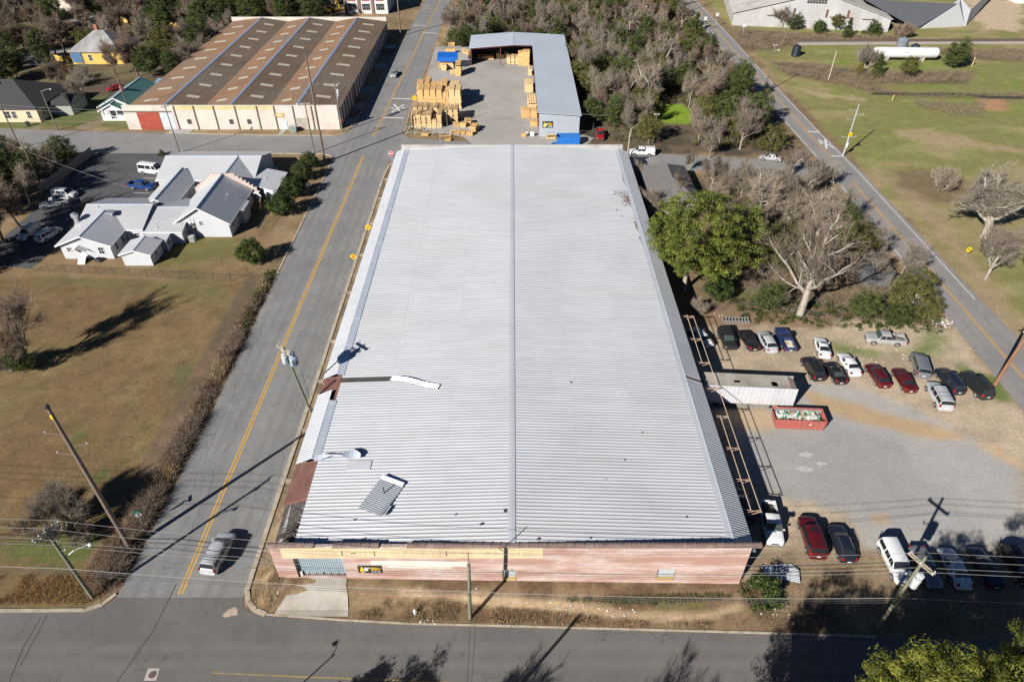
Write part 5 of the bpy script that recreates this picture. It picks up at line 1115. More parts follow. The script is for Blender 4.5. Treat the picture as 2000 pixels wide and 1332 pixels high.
def whitebed(o, X, K, W): MB().bb(X(1) + .10, X(K['bed']) - .11, -W + .175, W - .175, .63, .66).build("bed_liner", mk("white_liner", (.62, .58, .48), .8, 0, .15, 3, 0, "Object"), o); MB().box((X(.70), .2, .70), (.6, .5, .06), .3).build("cardboard", mk("tan_board", (.45, .30, .13), .9), o)
def darkbed(o, X, K, W):
    b = MB(); r = random.Random(4)
    for i in range(14): b.box((X(.66 + .3 * r.random()), r.uniform(-.5, .5), .66 + r.random() * .1), (.25, .18, .12), r.random() * 3)
    b.build("bed_junk", mk("bed_junk", (.03, .03, .03), .9), o)
for nm, kd, lab, cat, grp, fp, rp, pm, kw in [
    ("sedan", "sedan", "white sedan half in the warehouse shadow under the bare pipe frame", "car", LOT_U, (1353, 640), (1384, 672), P_WHITE, {}),
    ("suv", "suv", "charcoal SUV facing the camera with a bright green windscreen reflection", "car", LOT_U, (1429, 681), (1411, 640), P_DGREY, dict(rails=TRIMB, glass=CGL, crossbars=True)),
    ("sedan", "sedan", "black sedan between the charcoal SUV and the silver wagon", "car", LOT_U, (1450, 643), (1475, 681), P_BLACK, {}),
    ("station_wagon", "hatch", "pale silver wagon between the black sedan and the blue pickup", "car", LOT_U, (1489, 648), (1509, 684), P_SILVER, {}),
    ("pickup_truck", "pickup2", "dark blue pickup with a cream load bed in the upper row", "pickup", LOT_U, (1521, 637), (1547, 687), paint("dark_blue_car_paint", (.010, .026, .105)), dict(bedload=whitebed)),
    ("coupe", "coupe", "white coupe with dark sunroof standing alone on the grass edge", "car", LOT_U, (1600, 657), (1613, 696), P_WHITE, dict(sunroof=True)),
    ("suv", "suv", "black SUV with roof rails and sunroof behind the white trailer", "car", LOT_U, (1574, 699), (1601, 740), P_BLACK, dict(rails=TRIMB, sunroof=True, crossbars=True)),
    ("coupe", "coupe", "black coupe with red trim next to the black roof-railed SUV", "car", LOT_U, (1621, 707), (1643, 744), P_BLACK, dict(glass=CGL)),
    ("sedan", "sedan", "white sedan parked between the black coupe and the maroon crossover", "car", LOT_U, (1645, 688), (1673, 731), P_WHITE, {}),
    ("crossover", "hatch", "maroon crossover with silver wheels in the upper row", "car", LOT_U, (1700, 710), (1730, 754), P_MAROON, {}),
    ("sedan", "sedan", "maroon sedan beside the maroon crossover", "car", LOT_U, (1753, 719), (1780, 762), P_MAROON, {}),
    ("suv", "bigsuv", "grey-blue SUV with white tail edges behind the silver one", "car", LOT_U, (1789, 688), (1805, 739), P_GREY, {}),
    ("minivan", "minivan", "black minivan with silver roof strip between two big SUVs", "car", LOT_U, (1836, 720), (1875, 767), P_NAVY, dict(rails=CHRM)),
    ("suv", "bigsuv", "dark SUV with chrome-edged rear and crossbars by the road pole", "car", LOT_U, (1885, 729), (1929, 776), P_DGREY, dict(rails=TRIMB, crossbars=True)),
    ("suv", "bigsuv", "silver SUV standing forward of the row with black roof bars", "car", LOT_U, (1820, 748), (1848, 798), P_SILVER, dict(rails=TRIMB, crossbars=True)),
    ("pickup_truck", "pickup", "muddy silver crew cab pickup with pipe rack on the grass by the bushes", "pickup", LOT_U, (1690, 658), (1768, 664), P_CHAMP, dict(bedload=rack, glass=CGL)),
    ("sedan", "sedan", "dark car in deep shade against the warehouse wall below the pipe frame", "car", LOT_L, (1443, 958), (1461, 1010), P_NAVY, {}),
    ("pickup_truck", "pickup", "white crew cab pickup with junk in its dark bed facing the verge", "pickup", LOT_L, (1517, 1073), (1495, 972), P_WHITE, dict(bedload=darkbed, glass=CGL)),
    ("suv", "bigsuv", "maroon SUV with sunroof and ribbed roof in the lower row", "car", LOT_L, (1574, 1012), (1598, 1086), P_MAROON, dict(sunroof=True)),
    ("station_wagon", "hatch", "black wagon with bright roof rails beside the maroon SUV", "car", LOT_L, (1632, 1028), (1658, 1092), P_NAVY, dict(rails=CHRM)),
    ("suv", "bigsuv", "white SUV nose-out at the edge of the tree shadow", "car", LOT_L, (1768, 1136), (1730, 1058), P_WHITE, dict(glass=CG)),
    ("sedan", "sedan", "grey sedan in tree shade behind the pole transformers", "car", LOT_L, (1830, 1146), (1789, 1066), P_GREY, dict(glass=CGL)),
    ("sedan", "sedan", "white sedan in tree shade right of the grey sedan", "car", LOT_L, (1848, 1073), (1883, 1141), P_WHITE, dict(glass=CGL)),
    ("sedan", "sedan", "black sedan in tree shade beside the shaded white sedan", "car", LOT_L, (1902, 1068), (1948, 1144), P_NAVY, dict(glass=CGL)),
    ("suv", "suv", "black SUV with silver roof rack at the photo's right edge", "car", LOT_L, (2013, 1142), (1968, 1068), P_BLACK, dict(rails=CHRM, crossbars=True)),
    ("minivan", "minivan", "silver minivan driving away down the main street", "car", None, (446, 1040), (404, 1117), P_SILVER, dict(rails=TRIMB, crossbars=True)),
    ("sedan", "sedan", "small silver sedan driving towards the camera beside the brown-roofed warehouse", "car", None, (767, 150), (772, 137), P_CHAMP, dict(glass=CGL)),
    ("passenger_van", "van", "white passenger van with dark side windows at the hall", "van", CHG, (322, 335), (271, 330), P_WHITE, {}),
    ("pickup_truck", "pickup", "bright blue pickup parked below the white van", "pickup", CHG, (306, 365), (247, 359), P_BLUE, {}),
    ("minivan", "minivan", "white minivan nose-in by the privacy fence, above the white pickup", "car", CHG, (153, 379), (98, 376), P_WHITE, {}),
    ("pickup_truck", "pickup2", "white pickup with dark bed below the bare tree", "pickup", CHG, (80, 401), (131, 391), P_WHITE, {}),
    ("minivan", "minivan", "white minivan tail to the camera by the hall's west wing", "car", CHG, (112, 446), (76, 467), P_WHITE, {}),
    ("suv", "suv", "white SUV half hidden by bare branches west of the hall", "car", CHG, (40, 466), (70, 442), P_WHITE, {}),
    ("hatchback", "hatch", "red car on the grass behind the green-roofed cottage", "car", None, (217, 173), (232, 170), P_RED, {}),
    ("pickup_truck", "pickup2", "red pickup beside the blue roll-off container and the trees", "pickup", None, (1173, 272), (1172, 253), P_RED, {}),
    ("pickup_truck", "pickup", "white pickup with white bed canopy on the lane behind the warehouse", "pickup", None, (1229, 296), (1279, 297), P_WHITE, dict(canopy=P_WHITE)),
    ("sedan", "sedan", "pale car glimpsed through bare branches on the lane to the county road", "car", None, (1490, 305), (1520, 309), P_CHAMP, {})]:
    pos, hd = place(fp, rp); car(nm, kd, lab, cat, grp, pos, hd, pm, **kw)
# ---------------------------------------------------------------- yard things
def oriented(name, label, cat, a, b_, group=None, z=0):
    """thing at the middle of ground line a-b with local +x from a to b"""
    c = (a + b_) / 2; return thing(name, label, cat, (c.x, c.y, z), math.atan2(b_.y - a.y, b_.x - a.x), group), (b_ - a).length
TRS = mk("trailer_white", (.55, .55, .57), .6, .1, .08, .8, 0, "Object", dirt=((.34, .30, .27), .35)); TRT = mk("trailer_roof", (.36, .335, .28), .75, .1, .3, .35, 0, "Object", dirt=((.16, .15, .14), .6)); TRR = mk("trailer_end", (.36, .27, .22), .8, 0, .2, 1, 0, "Object")
o = thing("semi_trailer", "old white ribbed box trailer with two holes torn in its dented roof", "trailer", (31.7, 67.75, 0), math.radians(-4.0)); b = MB(); L, W2, zb, zt = 12.2, 1.3, .95, 3.95
for s in (-1, 1):
    n = 21
    for i in range(n):
        xa = -L / 2 + L * i / n; xb = -L / 2 + L * (i + 1) / n; b.bb(xa + .015, xb - .015, min(s * W2, s * (W2 - .06)), max(s * W2, s * (W2 - .06)), zb + (.06 * ((i * 7) % 3) / 2), zt)
    b.bb(-L / 2, L / 2, min(s * (W2 - .02), s * (W2 - .07)) , max(s * (W2 - .02), s * (W2 - .07)), zb + .05, zt - .02, 1)
b.bb(L / 2 - .06, L / 2, -W2 + .02, W2 - .02, zb, zt - .45); b.bb(-L / 2, -L / 2 + .06, -W2 + .02, W2 - .02, zb, zt); b.build("side_wall", [TRS, mk("rib_seam", (.25, .25, .27), .6)], o)
b = MB(); xs = np.linspace(-L / 2, L / 2 - .9, 15)
for i in range(14):
    for j in range(6):
        y0, y1 = -W2 + 2 * W2 * j / 6, -W2 + 2 * W2 * (j + 1) / 6; x0, x1 = xs[i], xs[i + 1]
        if (i == 5 and j == 2) or (i == 11 and j in (1, 2)): continue
        zf = lambda x, y: zt + .03 - .10 * (1 - (y / W2) ** 2) * (.6 + .4 * math.sin(x * 1.9))
        b.quad((x0, y0, zf(x0, y0)), (x1, y0, zf(x1, y0)), (x1, y1, zf(x1, y1)), (x0, y1, zf(x0, y1)))
b.build("roof_skin", TRT, o, 60)
b = MB(); b.slab([(L / 2 - .95, -W2, zt + .04), (L / 2, -W2 + .3, zt - .42), (L / 2, W2 - .3, zt - .42), (L / 2 - .95, W2, zt + .04)], .06); b.build("front_cap", TRR, o); MB().bb(-L / 2 + .1, L / 2 - .1, -W2 + .1, W2 - .1, zb - .15, zb + .02).build("floor", mk("trailer_floor", (.27, .21, .13), .9), o)
b = MB()
for s in (-1, 1): b.bb(3.4, 3.55, s * .75 - .06, s * .75 + .06, .1, zb - .1); b.bb(3.3, 3.65, s * .75 - .15, s * .75 + .15, .02, .1)
b.tube((3.47, -.75, .6), (3.1, -1.2, .2), .05, .05, 6); b.build("landing_leg", TRIMB, o)
ty, rm = wheel_mesh(.5)
for x in (-4.6, -3.4):
    for s in (-1, 1): w = link("wheel", ty, o, (x, s * .98, .5)); link("rim", rm, w)
def container(name, label, x0w, L, W_, H, m, inner, pos, rz, ribs=9, slant=.35):
    o = thing(name, label, "dumpster", pos, rz); b = MB(); t = .07
    for s in (-1, 1):
        y = s * W_ / 2; b.add([(-L / 2, y, .15), (L / 2, y, .15), (L / 2 + slant * .4, y, H), (-L / 2 - slant, y, H), (-L / 2, y - s * t, .15), (L / 2, y - s * t, .15), (L / 2 + slant * .4, y - s * t, H), (-L / 2 - slant, y - s * t, H)], [(0, 1, 2, 3)[::-s], (7, 6, 5, 4)[::-s], (3, 2, 6, 7), (0, 4, 5, 1)])
        for i in range(ribs): x = -L / 2 + .15 + (L - .3) * i / (ribs - 1); b.bb(x - .05, x + .05, min(y, y + s * .08), max(y, y + s * .08), .2, H - .05)
        b.bb(-L / 2 - slant + .05, L / 2 + slant * .35, min(y - s * .02, y + s * .1), max(y - s * .02, y + s * .1), H - .1, H + .03); b.bb(-L / 2 - .1, L / 2 + .06, min(y, y + s * .09), max(y, y + s * .09), H * .5, H * .5 + .09)
    for (xa, xb) in ((-L / 2, -L / 2 - slant), (L / 2, L / 2 + slant * .4)): b.slab([(xa, -W_ / 2 + t, .16), (xb, -W_ / 2 + t, H - .01), (xb, W_ / 2 - t, H - .01), (xa, W_ / 2 - t, .16)][::(1 if xa > 0 else -1)], .06)
    b.bb(-L / 2, L / 2, -W_ / 2 + t, W_ / 2 - t, .15, .22); b.bb(-L / 2, L / 2, -.5, -.35, 0, .15); b.bb(-L / 2, L / 2, .35, .5, 0, .15); b.build("bin", m, o)
    lin = MB()
    for s in (-1, 1): lin.bb(-L / 2 + .02, L / 2 - .02, min(s * (W_ / 2 - t - .02), s * (W_ / 2 - t - .004)), max(s * (W_ / 2 - t - .02), s * (W_ / 2 - t - .004)), .25, H - .1)
    lin.build("inner_wall", inner, o); return o
DRED = mk("dumpster_red", (.36, .095, .075), .75, 0, .12, .7, 0, "Object", dirt=((.22, .10, .08), .5)); INN = mk("bin_inside", (.20, .20, .19), .8, 0, .3, 2, 0, "Object")
o = container("dumpster", "faded red open dumpster heaped with green and white rubbish on the gravel", 0, 6.1, 2.3, 1.75, DRED, INN, (37.7, 63.65, 0), math.radians(-3.5))
r = random.Random(8); cols = [mk("rubbish_green", (.03, .22, .12), .6), mk("rubbish_white", (.62, .61, .57), .7), mk("rubbish_cardboard", (.36, .24, .13), .9), mk("rubbish_brown", (.16, .09, .06), .9), mk("rubbish_pale", (.45, .48, .44), .7)]
b = MB()
for i in range(330):
    x, y = r.uniform(-2.9, 2.85), r.uniform(-1.0, 1.0); s = r.uniform(.12, .42); k = r.choices(range(5), (5, 6, 3, 2, 4))[0]
    M = Matrix.Translation((x, y, 1.0 + .42 * (1 - (x / 3.3) ** 2) * (1 - .5 * y * y) + r.uniform(-.15, .15))) @ Matrix.Rotation(r.random() * 6, 4, Vector((r.random() - .5, r.random() - .5, r.random() + .2)).normalized()); b.box((0, 0, 0), (s * 1.4, s, s * r.uniform(.15, .7)), 0, k, M)
for i in range(12): b.box((r.uniform(-2.6, 2.6), r.uniform(-.9, .9), .75), (.8, .6, .5), r.random() * 3, 4)
rb = b.build("rubbish", cols, None); rb.location = o.location; rb.rotation_euler = o.rotation_euler; tag(rb, "heap of green, white and cardboard rubbish filling the red dumpster", "rubbish", None, "stuff")
p = g(1110, 279); container("dumpster", "bright blue roll-off container beside the lumber shed sign", 0, 5.2, 2.3, 2.1, mk("dumpster_blue", (.015, .16, .52), .6, 0, .1, 1, 0, "Object"), mk("bin_inside_blue", (.02, .13, .40), .7, 0, .2, 2, 0, "Object"), (13.4, 156.2, 0), 0, 8, .1)
MB()
b = MB(); r = random.Random(3)
for i in range(14): q = g(1078 + r.random() * 12, 279 + r.random() * 5); b.box((q.x, q.y, .15), (.7, .25, .2), r.random() * 3)
tag(b.build("blue_scrap", mk("blue_scrap", (.05, .2, .5), .6)), "blue plastic scraps spilled by the blue container", "litter", None, "stuff")
# sheet metal on the verge, racks and frames
b = MB(); b.slab([(26.9, 42.3, .10), (29.9, 42.2, .10), (30.4, 40.6, .08), (27.2, 40.7, .08)], .05); o = tag(b.build("sheet_metal_stack", CAPM), "stack of pale ribbed metal sheets lying in the weeds at the lot corner", "sheet metal")
for k in range(5): q = corrugated("sheet", 2.2, 1.5, .2, .04, metal_roof("loose_sheet_%d" % k, (.5 + .03 * k, .53 + .03 * k, .58 + .02 * k), .1, .4), 0, o, 3); q.location = (28.0 + .08 * k, 41.7 - .09 * k, .12 + .05 * k); q.rotation_euler = (0, 0, -.06 * k)
PIPE = mk("rusty_pipe", (.38, .26, .19), .7, .1, .3, 1, 0, "Object")
o = thing("canopy_frame", "long skeletal canopy frame of three pale pipe rails bracketed off the east wall", "frame", (26.6, 66, 0)); zt = 4.45
for (xa, ya, yb, xb) in ((25.15, 82, 46, 24.95), (26.05, 81.8, 71, 25.95), (26.0, 60.7, 46.2, 25.9), (26.95, 81.5, 46, 26.95)): MB().path([(xa, ya, zt), (xb, yb, zt)], .05, 6).build("rail", mk("pale_pipe", (.55, .42, .31), .6, .1) if "pale_pipe" not in bpy.data.materials else bpy.data.materials["pale_pipe"], o, None, True)
for yy in (81.6, 76.2, 71, 65.8, 60.7, 55.4, 50.6, 46.3):
    b = MB(); b.path([(24.4, yy + .3, zt - .10), (27.1, yy - .2, zt - .10)], .045, 6); b.path([(24.4, yy - .5, zt - .12), (26.95, yy + .1, zt - .1)], .04, 5); b.path([(24.4, yy, zt - 1.5), (26.9, yy - .15, zt - .15)], .04, 5); b.build("bracket", PIPE, o, None, True)
p = g(1436, 628); o = thing("steel_rack", "low grey steel rack lying on the dirt behind the parked cars", "rack", (p.x, p.y, 0), -.04); b = MB()
for i in range(9): b.bb(-2 + i * .5, -1.94 + i * .5, -.5, .5, .05, .45)
for y in (-.5, .5): b.bb(-2, 2.1, y - .04, y + .04, .38, .48); b.bb(-2, 2.1, y - .04, y + .04, .0, .1)
b.build("bars", mk("rack_grey", (.28, .27, .26), .7, .2), o)
# ---------------------------------------------------------------- lumber
LUM = [mk("fresh_pine", (.62, .39, .16), .8, 0, .12, 1.2, 0, "Object"), mk("pale_pine", (.66, .47, .24), .8, 0, .12, 1.2, 0, "Object"), mk("weathered_pine", (.33, .27, .22), .9, 0, .2, 1.2, 0, "Object")]
GAP_SHADE = mk("board_gap_shade", (.07, .04, .02), .95)  # for the dark core box: shade between boards put into its colour
def stack_mesh(L, W_, H, lay, sticker, m):
    """bundles of boards: length along x; sticker gaps between bundles"""
    b = MB(); z = .1; r = random.Random(int(L * 100 + H * 37 + lay)); hh = (H - .1) / lay
    for i in range(lay):
        for j in range(max(1, int(W_ / .3))):
            w = W_ / max(1, int(W_ / .3)); y = -W_ / 2 + w * (j + .5)
            if i == lay - 1 and r.random() < .3: continue
            b.box((r.uniform(-.05, .05), y, z + (hh - sticker) / 2 + r.uniform(-.02, .02)), (L + r.uniform(-.25, .2), w - .035, hh - sticker), 0, 0)
        if sticker > .04:
            for x in np.linspace(-L / 2 + .15, L / 2 - .15, 4): b.box((x, 0, z + hh - sticker / 2), (.09, W_, sticker - .004), 0, 1 if False else 0)
        z += hh
    for x in (-L / 2 + .3, 0, L / 2 - .3): b.box((x, 0, .05), (.12, W_, .1))
    b.box((0, 0, H / 2), (L - .3, W_ - .14, H - .30 - H / lay * .7), 0, 1); return b.mesh("lumber", [m, GAP_SHADE])
_st = {}; r_s = random.Random(77)
LG = "stacks of sawn lumber in the concrete yard"
def stack(x, y, L, W_, H, lay, st, mi, rz, label, grp=LG):
    k = (L, W_, H, lay, st, mi)
    if k not in _st: _st[k] = stack_mesh(L, W_, H, lay, st, LUM[mi])
    o = link("lumber_stack", _st[k]); o.location = (x, y, .03); o.rotation_euler = (0, 0, rz + r_s.uniform(-.02, .02)); o.scale = (1, 1, r_s.uniform(.88, 1.04)); return tag(o, label, "lumber", grp)
r = random.Random(5); PX = lambda x, y: g(800 + x / 5.55, 60 + y / 5.55)
# tall stickered stacks in the front block: two rows
for row, (yy, n, H) in enumerate(((167.7, 6, 3.4), (172.6, 9, 3.4))):
    for i in range(n):
        x = -24.4 + i * 1.28; hh = 3.4 - (1.1 if (row == 0 and i == 4) else 0) + (.0 if row else .0)
        stack(x, yy + (.0 if i < 6 else -1.2), 1.12, 4.4 if row == 0 else 4.6, hh, 12 if hh > 3 else 8, .085, 1, 0, ["open stickered stack of pale boards in the front row of the tall block", "open stickered stack of pale boards in the back row of the tall block"][row], "tall stickered lumber stacks")
# dense block
for i in range(7):
    for j in range(2): stack(-23.9 + i * 1.62 if j == 0 else -24.6 + i * 1.62, 181.2 + j * 5.0, 1.56, 4.7, 5.0 - (.0 if j == 0 else .3), 6, .05, 0 if (i < 5) else 1, 0, ["tight golden lumber stack in the front of the dense tall block", "tight golden lumber stack in the rear of the dense tall block"][j], "dense golden lumber stacks")
def st_px(px, py, L, W_, H, lay, mi, rz, label, st=.05): p = g(px, py); return stack(p.x, p.y, L, W_, H, lay, st, mi, rz, label)
st_px(838, 190, 1.3, 2.2, 2.2, 4, 1, 0, "short pale stack at the street side between the two tall blocks")
st_px(838, 174, 1.3, 4.0, 3.2, 5, 0, 0, "golden stack at the street side of the dense block")
st_px(896, 146, 1.5, 4.2, 3.4, 6, 0, 0, "narrow tall golden stack right of the blue tarp")
st_px(868, 137, 1.5, 2.2, 1.6, 4, 1, 0, "low pale stack under the front edge of the blue tarp"); st_px(886, 145, 1.8, 1.6, 1.1, 3, 1, .3, "untidy low stack below the blue tarp")
st_px(880, 104, 3.2, 1.4, 1.3, 4, 0, .05, "lone stack by the north gate near the street"); st_px(882, 90, 2.0, 1.2, 1.2, 3, 0, .0, "small stack behind the gate stack")
st_px(915, 108, 1.2, 3.4, 1.2, 3, 0, .35, "slanting stack outside the left corner of the open shed"); st_px(908, 104, 1.2, 2.6, 1.0, 3, 1, .2, "second slanting stack outside the shed corner")
st_px(936, 115, 1.2, 2.0, 1.3, 3, 0, 0, "stack just inside the open shed's left bay"); st_px(953, 116, 3.6, 1.6, 1.6, 4, 0, 0, "long pale stack before the open shed's middle bay"); st_px(973, 114, .9, 2.2, 2.2, 4, 1, 0, "upright stack before the open shed"); st_px(981, 114, 1.0, 1.8, 1.4, 4, 1, .1, "stack between two upright ones before the shed"); st_px(989, 114, .9, 2.2, 2.3, 4, 1, 0, "upright stack right of the shed's middle bay")
for i in range(4): stack(-1.0 + i * 1.25, 218.6, 1.1, 3, 2.4, 5, .05, 1, 0, "stack standing inside the open shed by its inner corner", "stacks inside the open shed")
st_px(1018, 125, 1.7, 4.4, 4.2, 6, 0, 0, "tall golden stack left of the inner corner stack"); st_px(1028, 127, 1.9, 4.4, 4.2, 6, 0, 0, "tall golden stack in the yard's inner corner")
st_px(1035, 145, 1.0, 3.6, 2.0, 4, 1, 0, "stack under the east eave north of the long ones"); st_px(1033, 176, 2.2, 5.4, 2.2, 4, 1, 0, "broad pale stack along the east wing")
st_px(1039, 205, 2.2, 7.0, 1.8, 4, 1, 0, "long pale stack along the middle of the east wing"); st_px(1026, 228, 1.9, 3.0, 2.4, 7, 0, .1, "golden stack out in the yard before the east wing"); st_px(1042, 228, 1.7, 2.6, 2.3, 7, 0, 0, "golden stack against the east wing by the yard stack"); st_px(1043, 246, 1.7, 1.6, 1.4, 4, 0, 0, "small golden cube stack at the east wing's south end")
st_px(1076, 271, 2.2, 1.2, .9, 3, 1, .1, "low pile between the shed sign and the blue container"); st_px(1023, 267, 1.1, .9, .9, 3, 0, 0, "small pile near the yard entrance")
for (px, py, L, W_, H, a, lab) in [(891, 248, 1.4, 1.3, 1.3, .3, "jumbled off-cut pile by the tall block's corner"), (905, 248, 1.6, 1.2, 1.2, -.2, "off-cut pile right of the jumbled corner pile"), (914, 243, 1.4, 1.6, 1.5, .1, "upright off-cut pile behind the leaning one"), (926, 256, 1.7, 3.0, 1.5, -.25, "slanted stack at the right of the off-cut piles"), (917, 265, 1.5, 1.0, 1.0, 0, "square golden pile in front of the slanted stack"), (901, 263, 1.6, 1.2, 1.1, .2, "dark-ended pile left of the square golden pile"), (886, 262, 1.4, .9, .9, .4, "leaning low pile by the gate frame"), (830, 266, 1.6, .7, .8, 0, "pile lying inside the left end of the gate frame"), (871, 268, 2.6, .5, .4, .1, "thin board pile on the ground below the gate frame"), (875, 276, 1.5, .8, .6, .15, "low off-cut pile nearest the warehouse roof")]: st_px(px, py, L, W_, H, 4, 0, a, lab, .06)
b = MB(); q0 = [g(858, 126), g(893, 126)]; b.slab([(-22.4, 212.0, 3.6), (-16.4, 212.0, 3.6), (-16.4, 216.2, 4.0), (-22.4, 216.2, 4.0)], .1); b.bb(-22.4, -16.4, 211.9, 212.0, 2.4, 3.55)
o = thing("tarp_shelter", "lumber shelter roofed with a bright blue tarp in the yard", "shelter", (-19.4, 213, 0)); b.build("tarp", mk("blue_tarp", (.01, .12, .48), .45, 0, .15, 1), o, None, True)
for x in (-22.2, -16.6):
    for y in (212.2, 216): MB().tube((x, y, 0), (x, y, 3.5), .08, .08, 6).build("post", mk("shelter_post", (.1, .08, .07), .8) if "shelter_post" not in bpy.data.materials else bpy.data.materials["shelter_post"], o, None, True)
stack(-20, 214.2, 4.6, 3, 2.2, 5, .05, 1, 0, "pile in the shade below the blue tarp")
o = thing("gate_frame", "pale steel sliding gate frame at the yard's street corner", "gate", tuple(g(853, 262)), -.03); b = MB()
for z in (.3, 1.7): b.path([(-7.5, 0, z), (7.5, 0, z)], .05, 6)
for i in range(8): x = -7.5 + i * 15 / 7; b.path([(x, 0, .1), (x, 0, 1.8)], .05, 6); b.path([(x, -1.4, .1), (x + 1.0, 0, 1.7)], .045, 6)
b.build("frame", mk("gate_steel", (.42, .45, .42), .6, .2), o)
b = MB(); b.lathe([(.0, 0), (.35, .1), (.4, 1.2), (.2, 1.5)], 10); 
for i, px in enumerate((1029, 1038, 1042)):
    q = g(px, 266); o = thing("water_heater", "white tank standing by the yard entrance, one of three in a row", "tank", tuple(q), 0, "white tanks by the yard entrance"); MB().lathe([(.28, 0), (.3, .1), (.3, .9), (.15, 1.05)], 12).build("tank", WTRIM, o)
q = g(921, 116); o = thing("forklift", "dark forklift at the open shed's left corner", "forklift", tuple(q), .6); b = MB(); b.bb(-.9, .6, -.55, .55, .3, 1.0); b.bb(-.9, -.3, -.5, .5, 1.0, 1.3); b.build("body", TRIMB, o); b = MB()
for x in (-.8, .5):
    for y in (-.5, .5): b.tube((x, y, 1.0), (x, y, 2.1), .04, .04, 5)
b.bb(-.85, .55, -.55, .55, 2.1, 2.16); b.build("cage", TRIMB, o); MB().bb(.7, .8, -.4, .4, .1, 2.3).bb(.8, 1.8, -.35, -.2, .1, .16).bb(.8, 1.8, .2, .35, .1, .16).build("mast", mk("mast", (.15, .14, .13), .6), o); tyf, rmf = wheel_mesh(.3)
for x in (-.6, .4):
    for s in (-.55, .55): w = link("wheel", tyf, o, (x, s, .3)); link("rim", rmf, w)
# ---------------------------------------------------------------- poles and wires
POLEW = mk("pole_wood", (.165, .125, .095), .9, 0, .3, 1.5, .1, "Object", stretch=(1, 1, .2)); POLEG = mk("treated_pole", (.16, .165, .115), .9, 0, .3, 1.5, .1, "Object", stretch=(1, 1, .2)); POLER = mk("red_pole", (.23, .115, .065), .9, 0, .25, 1.5, .1, "Object", stretch=(1, 1, .2)); STEEL = mk("galvanised", (.46, .48, .49), .5, .3, .12, 3, 0, "Object"); INS = mk("insulator", (.5, .5, .5), .3); ARM = mk("crossarm_wood", (.36, .31, .23), .9, 0, .2, 3, 0, "Object"); TRF = mk("transformer_can", (.55, .56, .57), .5, .1, .08, 2, 0, "Object"); FIN = mk("transformer_grey", (.36, .42, .50), .5, .1, .08, 2, 0, "Object"); WIRE = mk("power_wire", (.34, .33, .30), .5, .2)
def pole(label, base, h, m, r0=.17, r1=.11, lean=(0, 0), arms=(), cans=(), lamp=None, group=None, rz=0, cap=None, riser=False, rod=0):
    o = thing("utility_pole", label, "utility pole", (base.x, base.y, hgt(base.x, base.y)), rz, group); T = Vector((lean[0], lean[1], h)); MB().tube((0, 0, -.3), T, r0, r1, 10).build("pole", m, o, 50)
    ax = lambda z: T * (z / h)
    for (z, L, a, kind) in arms:                              # height, length, azimuth, kind
        c = ax(z); d = Vector((math.cos(a), math.sin(a), 0)); b = MB()
        if kind == 'cross': s_ = [-1, 1]; b.box(tuple(c), (L, .11, .12), a); b.path([c + d * L * .32, c + Vector((0, 0, -.7))], .025, 4); b.path([c - d * L * .32, c + Vector((0, 0, -.7))], .025, 4); ips = [c + d * L * f for f in (-.47, -.25, .25, .47)]
        elif kind == 'double': b.box(tuple(c + Vector((-d.y, d.x, 0)) * .14), (L, .10, .12), a); b.box(tuple(c - Vector((-d.y, d.x, 0)) * .14), (L, .10, .12), a); ips = [c + d * L * f + Vector((-d.y, d.x, 0)) * q for f in (-.45, 0, .45) for q in (-.14, .14)]
        elif kind == 'side': b.path([c, c + d * L + Vector((0, 0, .12))], .045, 6); ips = [c + d * L + Vector((0, 0, .1))]
        b.build("crossarm", ARM if kind != 'side' else (m if m is not STEEL else STEEL), o); b = MB()
        for q in ips: b.lathe([(.03, 0), (.03, .12), (.075, .14), (.05, .2), (.075, .22), (.03, .3)], 8, Matrix.Translation(q))
        b.build("insulator", INS, o)
    for (z, a, rr, hh, mm) in cans:
        c = ax(z) + Vector((math.cos(a), math.sin(a), 0)) * (rr + .16); q = MB().lathe([(rr * .9, 0), (rr, .05), (rr, hh - .05), (rr * 1.05, hh - .05), (rr * 1.05, hh), (rr * .7, hh + .07)], 16, Matrix.Translation(c)).build("transformer", TRF if mm == 0 else FIN, o, 40); b = MB()
        if mm == 1:
            for k in range(10): t = a - 1.2 + 2.4 * k / 9; b.box((c.x + math.cos(t) * (rr + .07), c.y + math.sin(t) * (rr + .07), c.z + hh * .5), (.14, .02, hh * .75), t)
        for k in (-.4, .4): b.tube((c.x + k * rr, c.y, c.z + hh), (c.x + k * rr, c.y, c.z + hh + .28), .045, .03, 6)
        b.build("bushing", FIN, q)
    if lamp:
        z, a, L = lamp; c = ax(z); d = Vector((math.cos(a), math.sin(a), 0)); q = MB().path([c, c + d * L * .4 + Vector((0, 0, .5)), c + d * L + Vector((0, 0, .6))], .04, 6).build("lamp_arm", STEEL, o); MB().lathe([(.05, -.1), (.24, -.05), (.2, .1), (.08, .2)], 10, Matrix.Translation(c + d * L + Vector((0, 0, .5)))).build("lamp", TRF, q)
    if cap: MB().lathe([(r1 * 1.1, -.05), (r1 * 1.4, 0), (r1 * 1.3, .3), (.05, .4)], 10, Matrix.Translation(T)).build("pole_cap", TRIMB, o); MB().box((0, -r1 - .03, h - 1.0), (.22, .03, .5)).build("marker_tag", SY, o)
    if riser: MB().path([(r0 + .03, 0, 0), (r1 + .05, 0, h * .6)], .04, 5).build("riser_pipe", STEEL, o)
    if rod: MB().path([T, T + Vector((0, 0, rod))], .05, 5).build("top_pin", POLEW, o)
    return o
def PB(b, t): return g(*b), poleh(b, t)
pb = {}
